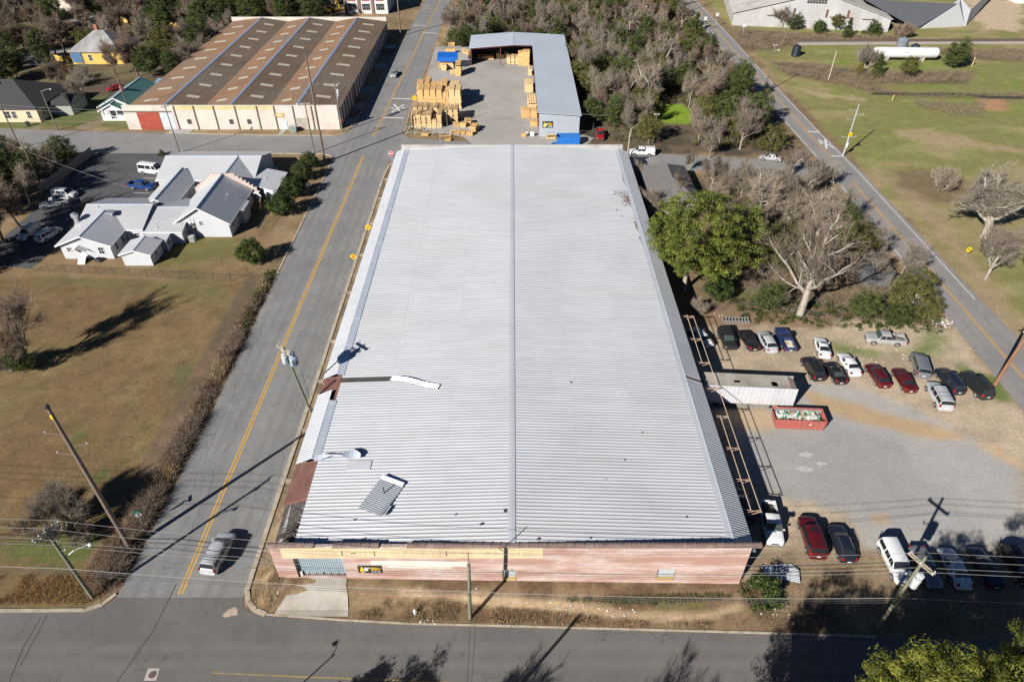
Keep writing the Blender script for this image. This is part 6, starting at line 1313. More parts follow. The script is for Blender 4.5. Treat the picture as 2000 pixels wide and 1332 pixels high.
p, h = PB((255, 1070), (97, 795)); pb['A'] = (p, h); pole("very tall brown pole with three short side arms and yellow tag on the field corner", p, h, POLEW, .30, .16, arms=((h - 3.5, 1.7, math.pi * .98, 'side'), (h - 5.1, 1.6, .1, 'side'), (h - 6.3, 1.7, math.pi * .98, 'side')), cap=True)
p, h = PB((182, 1168), (82, 1034)); pb['B'] = (p, h); pole("greenish pole with crossed arms and street lamp at the front street corner", p, h, POLEG, .20, .14, arms=((h - .5, 2.6, math.radians(60), 'cross'), (h - .9, 2.4, math.radians(55), 'cross'), (h - 3.6, .6, 0, 'side')), lamp=(7.2, .5, 2.4), rz=0)
p = g(918, 1207); pb['C'] = (p, 9.6); pole("pale grey-green pole with top pin in the weeds before the brick front", p, 9.4, POLEG, .19, .15, lean=(.25, 0), arms=((5.2, .7, 0, 'side'), (8.6, .5, 2, 'side')), rod=1.9)
p, h = PB((1712, 1228), (1815, 1098)); pb['D'] = (p, h); pole("leaning pole with broken pale crossarm and two grey transformers above the parked cars", p, h, POLEG, .19, .14, lean=(.35, .1), arms=((h - 1.0, 2.6, math.radians(-62), 'double'), (h - 2.8, .8, math.pi, 'side')), cans=((h - 3.6, math.radians(-15), .36, 1.0, 0), (h - 3.9, math.radians(-75), .34, 1.1, 0)), riser=True)
p = g(607, 803); pb['E'] = (p, 10.6); pole("greenish pole with four big transformer cans beside the street and roof", p, 12.3, POLEG, .19, .14, lean=(-.75, -1.5), arms=((12.0, 2.4, math.radians(-38), 'double'), (11.3, 1.6, math.radians(-38), 'cross')), cans=((9.8, math.radians(160), .36, 1.05, 0), (9.8, math.radians(215), .32, 1.0, 0), (9.4, math.radians(-20), .44, 1.2, 1), (10.4, math.radians(20), .32, .8, 1)), riser=True)
p, h = PB((635, 318), (600, 108)); pole("very tall dark brown pole with short side arms at the street crossing", p, h, POLEW, .28, .16, arms=((h - 4, 1.5, math.pi, 'side'), (h - 6, 1.5, 0, 'side'), (h - 8, 1.5, math.pi, 'side')))
p, h = PB((614, 300), (595, 200)); pole("grey-green pole with a bare crossarm behind the hall", p, h, POLEG, .17, .12, arms=((h - .4, 2.2, 0, 'cross'),), lamp=(h - 1, math.pi, 1.8))
p, h = PB((669, 258), (657, 162)); pole("greenish pole with pale transformer at the corner of the brown-roofed warehouse", p, h, POLEG, .18, .13, arms=((h - .4, 2.2, .2, 'cross'),), cans=((h - 2.6, -.3, .32, 1.0, 0), (h - 3.6, -.5, .28, .8, 1)))
p, h = PB((351, 299), (322, 206)); pole("thin dark pole with slanted arm in front of the red loading door", p, h, POLEW, .15, .10, arms=((h - .3, 1.8, .6, 'cross'),))
p, h = PB((113, 255), (79, 177)); pole("grey pole with lamp arm beside the cream house", p, h, POLEG, .16, .11, lamp=(h - .4, .2, 2.2))
p, h = PB((264, 252), (230, 146)); pole("thin dark pole before the green-roofed cottage", p, h, POLEW, .13, .10)
p, h = PB((40, 290), (0, 208)); pole("dark pole at the kerb below the cream house", p, h, POLEW, .17, .12)
p, h = PB((80, 362), (44, 284)); pole("dark leaning pole among the shrubs west of the parking lot", p, h, POLEW, .16, .12, arms=((h - .5, 1.6, .3, 'cross'),))
p = g(783, 71); pole("brown pole by the far end of the brown-roofed warehouse", p, 20, POLEW, .25, .18)
p, h = PB((860, 281), (859, 235)); pole("slender grey post at the yard's front fence", p, h, STEEL, .06, .05)
p, h = PB((874, 252), (870, 187)); pole("slender dark post with lamp standing among the lumber stacks", p, h, POLEG, .08, .06)
p, h = PB((1225, 310), (1234, 259)); pole("short pale pole at the warehouse's rear corner", p, h, mk("pale_pole", (.42, .37, .30), .9, 0, .2, 2, 0, "Object"), .15, .12)
p, h = PB((1275, 282), (1286, 222)); pole("grey pole behind the white canopy pickup", p, h, POLEG, .15, .11, arms=((h - .3, 1.2, 0, 'cross'),))
p, h = PB((1646, 305), (1677, 204)); pb['Q'] = (p, h); pole("pale grey pole with side arms, yellow signal sign and control box by the county road", p, h, STEEL, .17, .12, arms=((h - 1.4, 1.6, math.pi, 'side'), (h - 2.4, 1.6, 0, 'side'), (h - 3.4, 1.6, math.pi, 'side'), (4.4, 1.6, 0, 'side'), (4.4, 1.6, math.pi, 'side')), cans=((2.2, -1.6, .28, 1.1, 0),), cap=False)
p, h = PB((1493, 183), (1510, 86)); pole("brown pole with two pale lamps beside the county road", p, h, POLEW, .18, .13, arms=((h - .3, 1.2, .2, 'cross'),), lamp=(h - 2, 0, 1.2))
p, h = PB((1618, 157), (1636, 101)); pole("thin pale pole standing in the brown brush strip", p, h, mk("bleached_pole", (.44, .39, .33), .9, 0, .2, 2, 0, "Object"), .14, .11)
p, h = PB((1528, 90), (1537, 48)); pole("thin pale pole in front of the tin barn's corner", p, h, POLEG, .13, .10)
p, h = PB((1898, 130), (1906, 112)); pole("short pale post on the pasture east of the white tank", p, h, mk("sand_post", (.5, .4, .27), .9), .15, .13)
p = g(1345, 23); pole("dark pole where the county road leaves the top edge", p, 12, POLEW, .2, .14)
p = g(1942, 752); pole("thick reddish brown pole on the grass by the dark SUV", p, 14, POLER, .27, .19, lean=(.6, 0), arms=((9.5, 1.7, .1, 'cross'),))
p = g(1742, 197); MB(); q = tag(MB().tube((p.x, p.y, 0), (p.x + .1, p.y, 1.6), .09, .09, 8).build("marker_post", mk("marker_yellow", (.6, .48, .12), .7)), "short yellow marker post on the pasture", "post")
# poles in front of the frame whose shadows fall into it
tip = g(1136, 1198); hh = 11.0; q = tip - Vector((math.sin(math.radians(41.5)), math.cos(math.radians(41.5)), 0)) * (hh / math.tan(SUN_EL)); pole("tall plain pole on the near side of the front street", q, hh, POLEW, .2, .15, arms=((hh - .6, .8, 0, 'side'),))
tip = g(655, 1276); hh = 7.6; q = tip - Vector((math.sin(math.radians(41.5)), math.cos(math.radians(41.5)), 0)) * (hh / math.tan(SUN_EL)); pole("lamp post on the near side of the front street", q, hh, STEEL, .09, .07, lamp=(hh - .3, math.radians(120), .9))
def wire(label, a, c, sag, r=.018, grp=None, n=14, m=None):
    b = MB(); a = Vector(a); c = Vector(c); b.path([a.lerp(c, i / n) - Vector((0, 0, sag * 4 * (i / n) * (1 - i / n))) for i in range(n + 1)], r, 4); return tag(b.build("overhead_wire", m or WIRE), label, "wire", grp)
B, C_, D = pb['B'], pb['C'], pb['D']; Bp, Cp, Dp = B[0], C_[0], D[0]; hB, hD = B[1], D[1]; GW1 = "power wires along the front street"; GC = "communication cables along the front street"
BLK = mk("black_cable", (.10, .10, .10), .6)
for i, (dx, dy, dz, cz) in enumerate([(.5, 1.0, -.2, 10.9), (-.1, .3, -.5, 9.7), (-.5, -1.0, -.2, 9.2), (.1, .2, -3.0, 8.4)]):
    lab = ["topmost and farthest power wire along the front street", "second power wire along the front street", "third power wire along the front street", "lowest bare wire along the front street"][i]
    p0 = Vector((Bp.x + dx, Bp.y + dy, hB + dz)); p1 = Vector((Cp.x + .25, Cp.y + dy * .25, cz)); p2 = Vector((Dp.x + .3 + dx * .7, Dp.y + dy, hD - .6 + dz * .4)); pL = Vector((-95, Bp.y + 3 + dy, hB + dz + .2)); pR = Vector((95, Dp.y - 2 + dy, hD + .3 + dz * .4))
    b = MB()
    for a, c, s_ in ((pL, p0, .5), (p0, p1, .7), (p1, p2, .8), (p2, pR, .8)): b.path([a.lerp(c, k / 12) - Vector((0, 0, s_ * 4 * (k / 12) * (1 - k / 12))) for k in range(13)], .017, 4)
    tag(b.build("overhead_wire", WIRE), lab, "wire", GW1)
for i, (bz, cz, dz, rr, mm) in enumerate([(5.6, 5.2, 6.0, .032, WIRE), (5.2, 4.8, 5.6, .022, BLK), (4.7, 4.5, 5.2, .018, BLK)]):
    lab = ["thick pale cable bundle along the front street", "dark cable just below the pale bundle", "lowest dark cable along the front street"][i]; b = MB()
    for a, c in ((Vector((-95, Bp.y + 3, bz)), Vector((Bp.x, Bp.y - .2, bz))), (Vector((Bp.x, Bp.y - .2, bz)), Vector((Cp.x + .15, Cp.y - .2, cz))), (Vector((Cp.x + .15, Cp.y - .2, cz)), Vector((Dp.x + .2, Dp.y - .2, dz))), (Vector((Dp.x + .2, Dp.y - .2, dz)), Vector((95, Dp.y - 2.2, dz)))): b.path([a.lerp(c, k / 12) - Vector((0, 0, .5 * 4 * (k / 12) * (1 - k / 12))) for k in range(13)], rr, 4)
    tag(b.build("overhead_wire", mm), lab, "wire", GC)
wire("stay wire from the transformer pole down to the kerb", (pb['E'][0].x - .4, pb['E'][0].y, 6.6), (pb['E'][0].x + .4, pb['E'][0].y + 6.0, .1), .0)
for i, z in enumerate((9.6, 8.6, 6.0)): wire("wire strung above the far kerb in front of the cream house, %s of three" % ("top", "middle", "lowest")[i], (-132, 158.5 + i * .3, z), (-83.0, 151.5 + i, z), .5, .02, "wires before the cream house")
wire("long wire from the parking lot pole to the hall roof", (-110, 139, 9), (-74, 122, 5.2), .6, .02)
wire("service wire from the back pole to the lumber shed", (22.7, 153, 8.2), (16.3, 162, 5.2), .3, .02)
# ---------------------------------------------------------------- signs, hydrant, fences
SGY = mk("warning_yellow", (.72, .52, .01), .5, 0, .06, 3, 0, "Object"); SGB = mk("sign_black2", (.012, .012, .012), .6); SGR = mk("sign_red", (.55, .015, .03), .5); SGG = mk("street_sign_green", (.01, .20, .13), .5); SGW = mk("sign_plain_white", (.75, .75, .74), .5)
def disc(b, R, y0, y1, n=28, m=0): b.lathe([(R, 0), (R, y1 - y0)], n, Matrix.Translation((0, y0, 0)) @ Matrix.Rotation(math.radians(-90), 4, 'X'), m)
def rr_sign(label, base, h, R=.46, rz=0):
    o = thing("warning_sign", label, "road sign", (base.x, base.y, 0), rz); MB().tube((0, .03, 0), (0, .03, h), .035, .035, 6).build("post", STEEL, o); z = h; tilt = 0
    b = MB(); disc(b, R, -.02, .0); f = b.build("face", SGY, o, 40); f.location = (0, 0, z)
    b = MB()
    for a in (math.pi / 4, -math.pi / 4): c, s = math.cos(a), math.sin(a); w = .045; L = R * .86; b.poly([(-L * c - w * s, -.025, -L * s + w * c), (-L * c + w * s, -.025, -L * s - w * c), (L * c + w * s, -.025, L * s - w * c), (L * c - w * s, -.025, L * s + w * c)])
    q = b.build("cross_mark", SGB, f); 
    for s in (-1, 1): lettering(f, "R", 0, 0, 0, .3, SGB, name="letter").location = (s * R * .62, -.027, 0)
    return o
rr_sign("round yellow railroad crossing sign by the roof's west edge", g(722, 466), 2.4, .52); rr_sign("round yellow railroad crossing sign at the lumber yard street side", g(811, 211), 2.6, .6); rr_sign("round yellow railroad crossing sign on the grass below the bare trees", g(1886, 502), 1.5, .5)
q = pb['Q'][0]; rr_sign("round yellow railroad sign mounted on the arms of the grey signal pole", Vector((q.x - .0, q.y - .35, 0)), 5.2, .5)
q = g(694, 526); o = thing("warning_sign", "orange-yellow diamond stop-ahead sign with red octagon by the kerb", "road sign", (q.x, q.y, 0)); MB().tube((0, .04, 0), (0, .04, 2.7), .035, .035, 6).build("post", STEEL, o); MB().lathe([(.62, 0), (.62, .02)], 4, Matrix.Translation((0, 0, 2.6)) @ Matrix.Rotation(math.radians(90), 4, 'X')).build("face", mk("warning_orange", (.75, .42, .01), .5), o); b = MB(); b.lathe([(.2, 0), (.2, .012)], 8, Matrix.Translation((0, -.02, 2.55)) @ Matrix.Rotation(math.radians(90), 4, 'X') @ Matrix.Rotation(.39, 4, 'Z')); b.build("stop_symbol", SGR, o); b = MB(); b.poly([(-.06, -.024, 2.80), (.06, -.024, 2.80), (.06, -.024, 2.93), (.13, -.024, 2.93), (0, -.024, 3.06), (-.13, -.024, 2.93), (-.06, -.024, 2.93)]); b.build("arrow", SGB, o)
q = g(766, 321); o = thing("no_entry_sign", "round red no-entry style sign with white bar at the street corner by the roof", "road sign", (q.x, q.y, 0)); MB().tube((0, .04, 0), (0, .04, 2.4), .035, .035, 6).build("post", STEEL, o); b = MB(); disc(b, .56, 2.3 * 0, .02); f = b.build("face", SGW, o); f.location = (0, -.02, 2.5); b = MB(); disc(b, .50, -.012, -.002); b.build("red_disc", SGR, f); MB().bb(-.34, .34, -.022, -.012, -.09, .11).build("white_bar", SGW, f)
def street_sign(label, base, h, rz, white=True):
    o = thing("street_sign", label, "street sign", (base.x, base.y, hgt(base.x, base.y)), rz); MB().tube((0, 0, 0), (0, 0, h), .03, .03, 6).build("post", STEEL, o); MB().bb(-.5, .5, -.015, .015, h - .28, h - .04).build("name_blade", SGG, o); MB().bb(-.015, .015, -.45, .45, h + .0, h + .24).build("name_blade", SGG, o)
    if white: MB().lathe([(.36, 0), (.36, .02)], 8, Matrix.Translation((.02, .05, h - .75)) @ Matrix.Rotation(math.radians(90), 4, 'X') @ Matrix.Rotation(.39, 4, 'Z')).build("stop_back", STEEL, o)
street_sign("green street name blades over the grey back of a stop sign at the field corner", g(283, 1030), 3.0, .4); street_sign("green street name sign at the lumber yard corner", g(802, 262), 2.6, .3, False); street_sign("green street name sign beside the no-entry sign", g(768, 319), 2.0, .3, False)
q = g(604, 372); o = thing("notice_sign", "small white board sign on the bank below the round bushes", "sign", (q.x, q.y, 0), .5); MB().tube((0, .03, 0), (0, .03, 1.4), .03, .03, 6).build("post", STEEL, o); MB().bb(-.5, .5, -.02, .02, .9, 1.7).build("board", SGW, o)
q = g(667, 252); o = thing("stop_sign", "red octagon sign on the corner below the transformer pole", "road sign", (q.x + .3, q.y - .6, 0)); MB().tube((0, .04, 0), (0, .04, 2.6), .035, .035, 6).build("post", STEEL, o); MB().lathe([(.42, 0), (.42, .02)], 8, Matrix.Translation((0, 0, 2.4)) @ Matrix.Rotation(math.radians(90), 4, 'X') @ Matrix.Rotation(.39, 4, 'Z')).build("face", SGR, o)
def crossbuck(label, px, py, h=3.6, gate=False):
    q = g(px, py); o = thing("crossbuck", label, "road sign", (q.x, q.y, 0)); MB().tube((0, .05, 0), (0, .05, h + .3), .06, .06, 6).build("post", STEEL, o)
    for a in (.8, -.8): MB().box((0, -.02 if a > 0 else .0, 0), (1.5, .02, .26), 0, 0, Matrix.Translation((0, 0, h)) @ Matrix.Rotation(a, 4, 'Y')).build("blade", SGW, o)
    if gate: b = MB(); b.bb(-.7, .7, -.05, .05, h - 1.0, h - .9); disc(b, .3, -.1, -.02); b.build("signal_lamp", TRIMB, o)
crossbuck("white crossbuck sign at the brush edge of the railway crossing", 1450, 72); crossbuck("railway signal post with white crossbuck on the near side of the county road", 1374, 62, 4.2, True); crossbuck("railway signal post between road and tin barn", 1397, 54, 4.2, True)
q = g(811, 1198); o = thing("fire_hydrant", "small white fire hydrant in the dry weeds before the brick front", "hydrant", (q.x, q.y, hgt(q.x, q.y))); HYD = mk("hydrant_white", (.74, .74, .72), .5); MB().lathe([(.17, 0), (.17, .06), (.11, .08), (.11, .5), (.15, .52), (.15, .58), (.11, .66), (.04, .74), (.04, .8)], 14).build("barrel", HYD, o, 40); MB().tube((-.2, 0, .42), (.2, 0, .42), .07, .07, 10).tube((0, -.2, .40), (0, 0, .40), .08, .08, 10).build("outlet", HYD, o)
MESHM = None
def chainlink(name, label, pts, h=1.5, post=3.0, m=None, dens=.35):
    m = m or mk(name + "_steel" + str(len(bpy.data.materials)), (.16, .16, .15), .6, .3); o = thing(name, label, "fence", (*pts[0], 0)); lines = MB(); pm = MB()
    for a, c in zip(pts[:-1], pts[1:]):
        a = Vector((*a, 0)); c = Vector((*c, 0)); L = (c - a).length; k = max(1, round(L / post)); d = (c - a) / L
        for i in range(k + 1): p_ = a.lerp(c, i / k); pm.tube(p_, p_ + Vector((0, 0, h + .08)), .035, .035, 5)
        lines.tube(a + Vector((0, 0, h)), c + Vector((0, 0, h)), .025, .025, 4); lines.tube(a + Vector((0, 0, .08)), c + Vector((0, 0, .08)), .012, .012, 4); s = 0
        while s < L:
            for q in (1, -1):
                e = s + q * h; lo, hi = s, e; z0, z1 = .05, h
                if e > L: z1 = .05 + (h - .05) * (L - s) / h; hi = L
                if e < 0: z1 = .05 + (h - .05) * s / h; hi = 0
                x0 = a + d * lo; x1 = a + d * hi; lines.add([(x0.x, x0.y, z0), (x0.x + .012 * d.x, x0.y + .012 * d.y, z0), (x1.x + .012 * d.x, x1.y + .012 * d.y, z1), (x1.x, x1.y, z1)], [(0, 1, 2, 3)])
            s += dens
    pm.build("post", m, o, None, True); lines.build("wire_mesh", m, o, None, True); return o
chainlink("chain_link_fence", "dark chain-link fence between the field and the hall lawn", P2((66, 529), (452, 551), (485, 536)), 1.6, 2.9, mk("dark_fence", (.06, .05, .04), .7), .16)
chainlink("chain_link_fence", "greenish chain-link fence beside the round bushes", P2((505, 462), (528, 425)), 1.5, 2.5, None, .2)
chainlink("chain_link_fence", "chain-link fence behind the lot below the big sycamore", P2((1320, 606), (1500, 609), (1640, 632)), 1.5, 3.5, None, .3)
chainlink("chain_link_fence", "chain-link fence along the north side of the lumber yard", P2((868, 98), (880, 70), (1000, 62), (1090, 66)), 2.0, 3.5, None, .4)
chainlink("chain_link_fence", "chain-link fence by the red pickup at the shed's south end", P2((1133, 270), (1155, 270), (1160, 250)), 1.8, 2.5, None, .3)
chainlink("silt_fence", "low black silt fence curving over the pasture", P2((1700, 186), (1880, 187), (1930, 193), (2000, 194)), .7, 3, mk("silt_black", (.02, .02, .025), .8), .03)
b = MB(); q = g(208, 518); 
# tanks
o = thing("gas_tank", "long white horizontal gas tank on saddles behind the cedars", "tank", (122.2, 221.2, 0), -.03); TK = mk("tank_white", (.66, .665, .67), .5, 0, .07, .5, 0, "Object", dirt=((.40, .36, .32), .55)); L = 20.5; R = 1.55
prof = [(R * math.sin(t), -L / 2 + 1.2 - 1.2 * math.cos(t)) for t in np.linspace(.15, math.pi / 2, 5)]; prof = prof + [(r_, -z_) for r_, z_ in prof[::-1]]
MB().lathe(prof, 24, Matrix.Translation((0, 0, 2.35)) @ Matrix.Rotation(math.radians(90), 4, 'Y')).build("shell", TK, o, 40); b = MB()
for x in (-5.5, 5.5): b.bb(x - .4, x + .4, -1.2, 1.2, 0, 1.6)
b.build("saddle", CONC, o); MB().bb(-1.2, .2, -R - .01, -R + .08, 2.7, 3.0).build("faded_mark", mk("faded_mark", (.3, .32, .34), .7), o)
b = MB(); b.path([(4.4, -1.2, .2), (5.0, -1.0, 4.6)], .08, 6); b.build("vent_stack", STEEL, o)
for px, py, R, H, lab, m in [(1553, 110, 1.3, 2.9, "single dark blue-black plastic tank standing in the open brush", (.012, .018, .03)), (1757, 103, 1.7, 4.2, "grey upright tank behind the white gas tank", (.18, .20, .23)), (1784, 104, 1.3, 2.4, "dark tank right of the grey upright tank", (.02, .028, .04))]:
    q = g(px, py); o = thing("upright_tank", lab, "tank", (q.x, q.y, 0), 0, None); MM = mk("tank%d" % px, m, .5, 0, .15, 1, 0, "Object"); b = MB(); pr = [(R, 0)]
    for k in range(6): z = H * k / 6; pr += [(R, z + .05), (R, z + H / 6 - .08), (R * .97, z + H / 6 - .02)]
    b.lathe(pr + [(R * .6, H + .25), (R * .2, H + .35)], 22); b.build("shell", MM, o, 40); MB().lathe([(R * .22, H + .3), (R * .22, H + .5)], 12).build("lid", MM, o)
# machines at the top of the street
EXY = mk("machine_yellow", (.55, .34, .02), .5)
for (px, py, rz, lab) in ((641, 26, .4, "yellow digger with raised arm nearest the street end"), (655, 24, 1.2, "yellow digger with dark engine behind the first digger")):
    q = g(px, py); o = thing("digger", lab, "digger", (q.x, q.y, 0), rz, None); MB().bb(-1.4, 1.4, -1.1, -.7, 0, .7).bb(-1.4, 1.4, .7, 1.1, 0, .7).build("track", TRIMB, o); MB().bb(-1.3, .9, -1.0, 1.0, .8, 1.6).build("body", EXY, o); MB().bb(-.2, .8, -.9, .1, 1.6, 2.7).build("cab", CG, o); MB().path([(.8, .4, 1.4), (2.2, .4, 3.4), (3.6, .4, 2.0), (3.6, .4, .5)], .18, 6).build("boom", EXY, o); MB().bb(3.2, 3.9, 0, .8, .1, .7).build("bucket", EXY, o)
q = g(594, 24); o = thing("box_truck", "white box truck parked in the dark trees at the top edge", "truck", (q.x, q.y, 0), math.radians(80)); MB().bb(-3.2, 2.0, -1.2, 1.2, .9, 3.6).build("cargo_box", mk("truck_box", (.5, .5, .5), .7, 0, .15, 1), o); MB().bb(2.05, 3.9, -1.1, 1.1, .6, 2.5).build("cab", P_WHITE, o); MB().bb(3.0, 3.92, -1.0, 1.0, 1.7, 2.4).build("windscreen", CG, o)
for x in (-2.2, 2.9):
    for s in (-1.0, 1.0): w = link("wheel", ty, o, (x, s, .5)); link("rim", rm, w)
q = g(56, 247); o = thing("wheelie_bin", "black wheeled bin on the kerb grass before the cream house", "bin", (q.x, q.y, 0)); MB().prism([(-.35, -.3), (.35, -.3), (.35, .3), (-.35, .3)], .05, 1.05).build("bin", TRIMB, o); MB().slab([(-.4, -.36, 1.14), (.4, -.36, 1.14), (.4, .36, 1.18), (-.4, .36, 1.18)], .08).build("lid", TRIMB, o)
q = g(1700, 193)
# litter
b = MB(); r = random.Random(21); LITW = mk("white_litter", (.66, .65, .62), .7)
for (cx, cy, sx, sy, n) in [(1836, 632, 22, 9, 70), (1660, 705, 90, 30, 22), (1150, 1195, 200, 22, 26), (1500, 1190, 60, 25, 10), (840, 1215, 30, 12, 6), (530, 1170, 25, 15, 6), (1390, 615, 60, 6, 14), (1560, 610, 25, 8, 12), (1765, 690, 60, 20, 10)]:
    for i in range(n):
        q = g(cx + r.gauss(0, sx / 2), cy + r.gauss(0, sy / 2)); s = r.uniform(.06, .2) * (1.6 if cx > 1800 else 1); b.box((q.x, q.y, hgt(q.x, q.y) + .05), (s, s * r.uniform(.4, 1), .06), r.random() * 3, 0 if r.random() < .93 or cx < 1800 else 1)
tag(b.build("litter", [LITW, mk("blue_litter", (.15, .25, .5), .7)]), "scattered white scraps of litter in the weeds and lot edges", "litter", None, "stuff")
b = MB()
for px, py, s in ((1574, 888, 1.0), (1570, 915, 1.2), (1605, 905, .7)):
    q = g(px, py); b.poly([(q.x + math.cos(a) * s * (.6 + .5 * r.random()), q.y + math.sin(a) * s * .5 * (.5 + .6 * r.random()), .012 + 0 * a) for a in np.linspace(0, 5.6, 9)])
struct(b.build("lime_patch", mk("lime_spill", (.42, .42, .41), .9)))
# ---------------------------------------------------------------- trees, shrubs, brush
def tubes_np(P0, P1, R0, R1, n):
    D = P1 - P0; L = np.linalg.norm(D, axis=1, keepdims=True); D = D / np.maximum(L, 1e-6); ref = np.where(np.abs(D[:, 2:3]) < .9, np.array([[0, 0, 1.0]]), np.array([[1.0, 0, 0]]))
    U = np.cross(D, ref); U /= np.linalg.norm(U, axis=1, keepdims=True); W = np.cross(D, U); m = len(P0); A = np.arange(n) * 2 * np.pi / n
    ring0 = P0[:, None, :] + (U[:, None, :] * np.cos(A)[None, :, None] + W[:, None, :] * np.sin(A)[None, :, None]) * R0[:, None, None]
    ring1 = P1[:, None, :] + (U[:, None, :] * np.cos(A)[None, :, None] + W[:, None, :] * np.sin(A)[None, :, None]) * R1[:, None, None]
    V = np.concatenate([ring0, ring1], 1).reshape(-1, 3); b = (np.arange(m) * 2 * n)[:, None]; i = np.arange(n)[None, :]; j = (i + 1) % n
    return V, np.stack([b + i, b + j, b + n + j, b + n + i], 2).reshape(-1, 4)
def join_np(parts):
    V = []; F = []; o = 0
    for v, f in parts: V.append(v); F.append(f + o); o += len(v)
    return np.concatenate(V), np.concatenate(F)
def grow(seed, H, r0, fork, spread, lev, kids_=(3, 4), taper=.62, up=.25, droop=0.0, lean=(0, 0), wob=.16, trunks=1, lenf=.66):
    """recursive limbs; returns list of (p0, p1, r0, r1, level)"""
    R = random.Random(seed); S = []
    def limb(p, d, L, r, l):
        n = 4 if l < 2 else 3; pts = [p]; q = p.copy(); dd = d.copy()
        for i in range(n):
            w_ = wob if l else wob * .3; dd = (dd + Vector((R.gauss(0, w_), R.gauss(0, w_), R.gauss(0, wob * .6) + (up if l > 0 else 0) * .5 - droop * l * .08))).normalized(); q = q + dd * (L / n); pts.append(q.copy())
        for i in range(n): S.append((pts[i], pts[i + 1], r * (1 - (1 - taper) * i / n), r * (1 - (1 - taper) * (i + 1) / n), l))
        if l >= lev: return
        k = R.randint(*kids_) + (1 if l >= 1 else 0)
        for c in range(k):
            f = 1.0 if c == 0 else R.uniform(.22 if l else .62, .97); i = min(n - 1, int(f * n)); pp = pts[i].lerp(pts[i + 1], f * n - i) if i < n else pts[n]
            a = R.uniform(.45, 1.0) * spread if c else R.uniform(.08, .30) * spread
            ax = dd.orthogonal().normalized(); ax.rotate(Matrix.Rotation(R.random() * 6.283 if l else (c / k * 6.283 + R.uniform(-.5, .5)), 3, dd)); nd = dd.copy(); nd.rotate(Matrix.Rotation(a, 3, ax)); limb(pp, nd, L * lenf * R.uniform(.75, 1.15) * (1.0 if c == 0 else (1.12 - .55 * f) if l else 1.0), r * taper * (.95 if c == 0 else R.uniform(.55, .8)), l + 1)
    for t in range(trunks):
        d = Vector((lean[0] + (R.gauss(0, .55) if trunks > 1 else 0), lean[1] + (R.gauss(0, .55) if trunks > 1 else 0), 1)).normalized(); limb(Vector((R.gauss(0, .15) if trunks > 1 else 0, R.gauss(0, .15) if trunks > 1 else 0, -.2)), d, fork, r0, 0)
    hmax = max(s[1].z for s in S); k = H / hmax
    return [(a * k, b_ * k, ra, rb, l) for a, b_, ra, rb, l in S]
def wood(S, lo, hi, n, rmin):
    T = [s for s in S if lo <= s[4] <= hi]; P0 = np.array([s[0][:] for s in T]); P1 = np.array([s[1][:] for s in T]); R0 = np.maximum([s[2] for s in T], rmin); R1 = np.maximum([s[3] for s in T], rmin * .8); return tubes_np(P0, P1, R0, R1, n)
def twigs(S, lev, per, L, seed, r=.012, up=.3):
    """fine spray of straight twigs on the outer limbs"""
    rg = np.random.default_rng(seed); T = [s for s in S if s[4] >= lev]; P0 = np.array([s[0][:] for s in T]); P1 = np.array([s[1][:] for s in T]); m = len(T); idx = np.repeat(np.arange(m), per); u = rg.random(len(idx))[:, None]; a = P0[idx] * (1 - u) + P1[idx] * u
    d = (P1 - P0)[idx]; d /= np.maximum(np.linalg.norm(d, axis=1, keepdims=True), 1e-6); d = d + rg.normal(0, .6, d.shape); d[:, 2] += up; d /= np.linalg.norm(d, axis=1, keepdims=True); l = L * rg.uniform(.5, 1.3, (len(idx), 1)); b_ = a + d * l
    return tubes_np(a, b_, np.full(len(idx), r), np.full(len(idx), r * .4), 3)
def bark(name, c1, c2, sc=3):
    t = NT(name); v = t.coord("Object"); oi = t.new("ObjectInfo"); n = t.noise(t.mapping(v, (1, 1, .4)), sc, 5, .65); col = t.ramp(n, [(.35, c1), (.65, c2)])
    col = t.mix(col, t.ramp(oi.outputs["Random"], [(0, (.72, .68, .64)), (.5, (1, 1, 1)), (1, (1.2, 1.17, 1.12))]), 1.0, 'MULTIPLY'); return t.done(col, .95, 0, .15)
BK_PALE = bark("pale_bark", (.24, .212, .178), (.46, .42, .36)); BK_GREY = bark("grey_bark", (.20, .172, .142), (.40, .35, .295)); BK_DARK = bark("dark_bark", (.075, .06, .048), (.17, .135, .105)); TW_GREY = bark("grey_twigs", (.215, .178, .138), (.39, .33, .265)); TW_BRN = bark("brown_twigs", (.18, .135, .10), (.32, .245, .185)); TW_TAN = bark("tan_twigs", (.20, .145, .09), (.34, .255, .16))
def leafmat(name, lo, mid, hi, rough=.55):
    t = NT(name); at = t.new("Attribute", attribute_name="tint"); oi = t.new("ObjectInfo"); f = t.math('ADD', at.outputs["Fac"], t.math('MULTIPLY', t.math('SUBTRACT', oi.outputs["Random"], .5), .28)); col = t.ramp(f, [(.05, lo), (.5, mid), (.95, hi)])
    tr = t.new("BsdfTranslucent"); t.set(tr.inputs[0], t.mix(col, (.12, .16, .02), .35)); ad = t.new("MixShader"); ad.inputs[0].default_value = .22; t.done(col, rough, 0, .3); t.t.links.new(t.b.outputs[0], ad.inputs[1]); t.t.links.new(tr.outputs[0], ad.inputs[2]); t.t.links.new(ad.outputs[0], t.out.inputs[0]); return t.mat
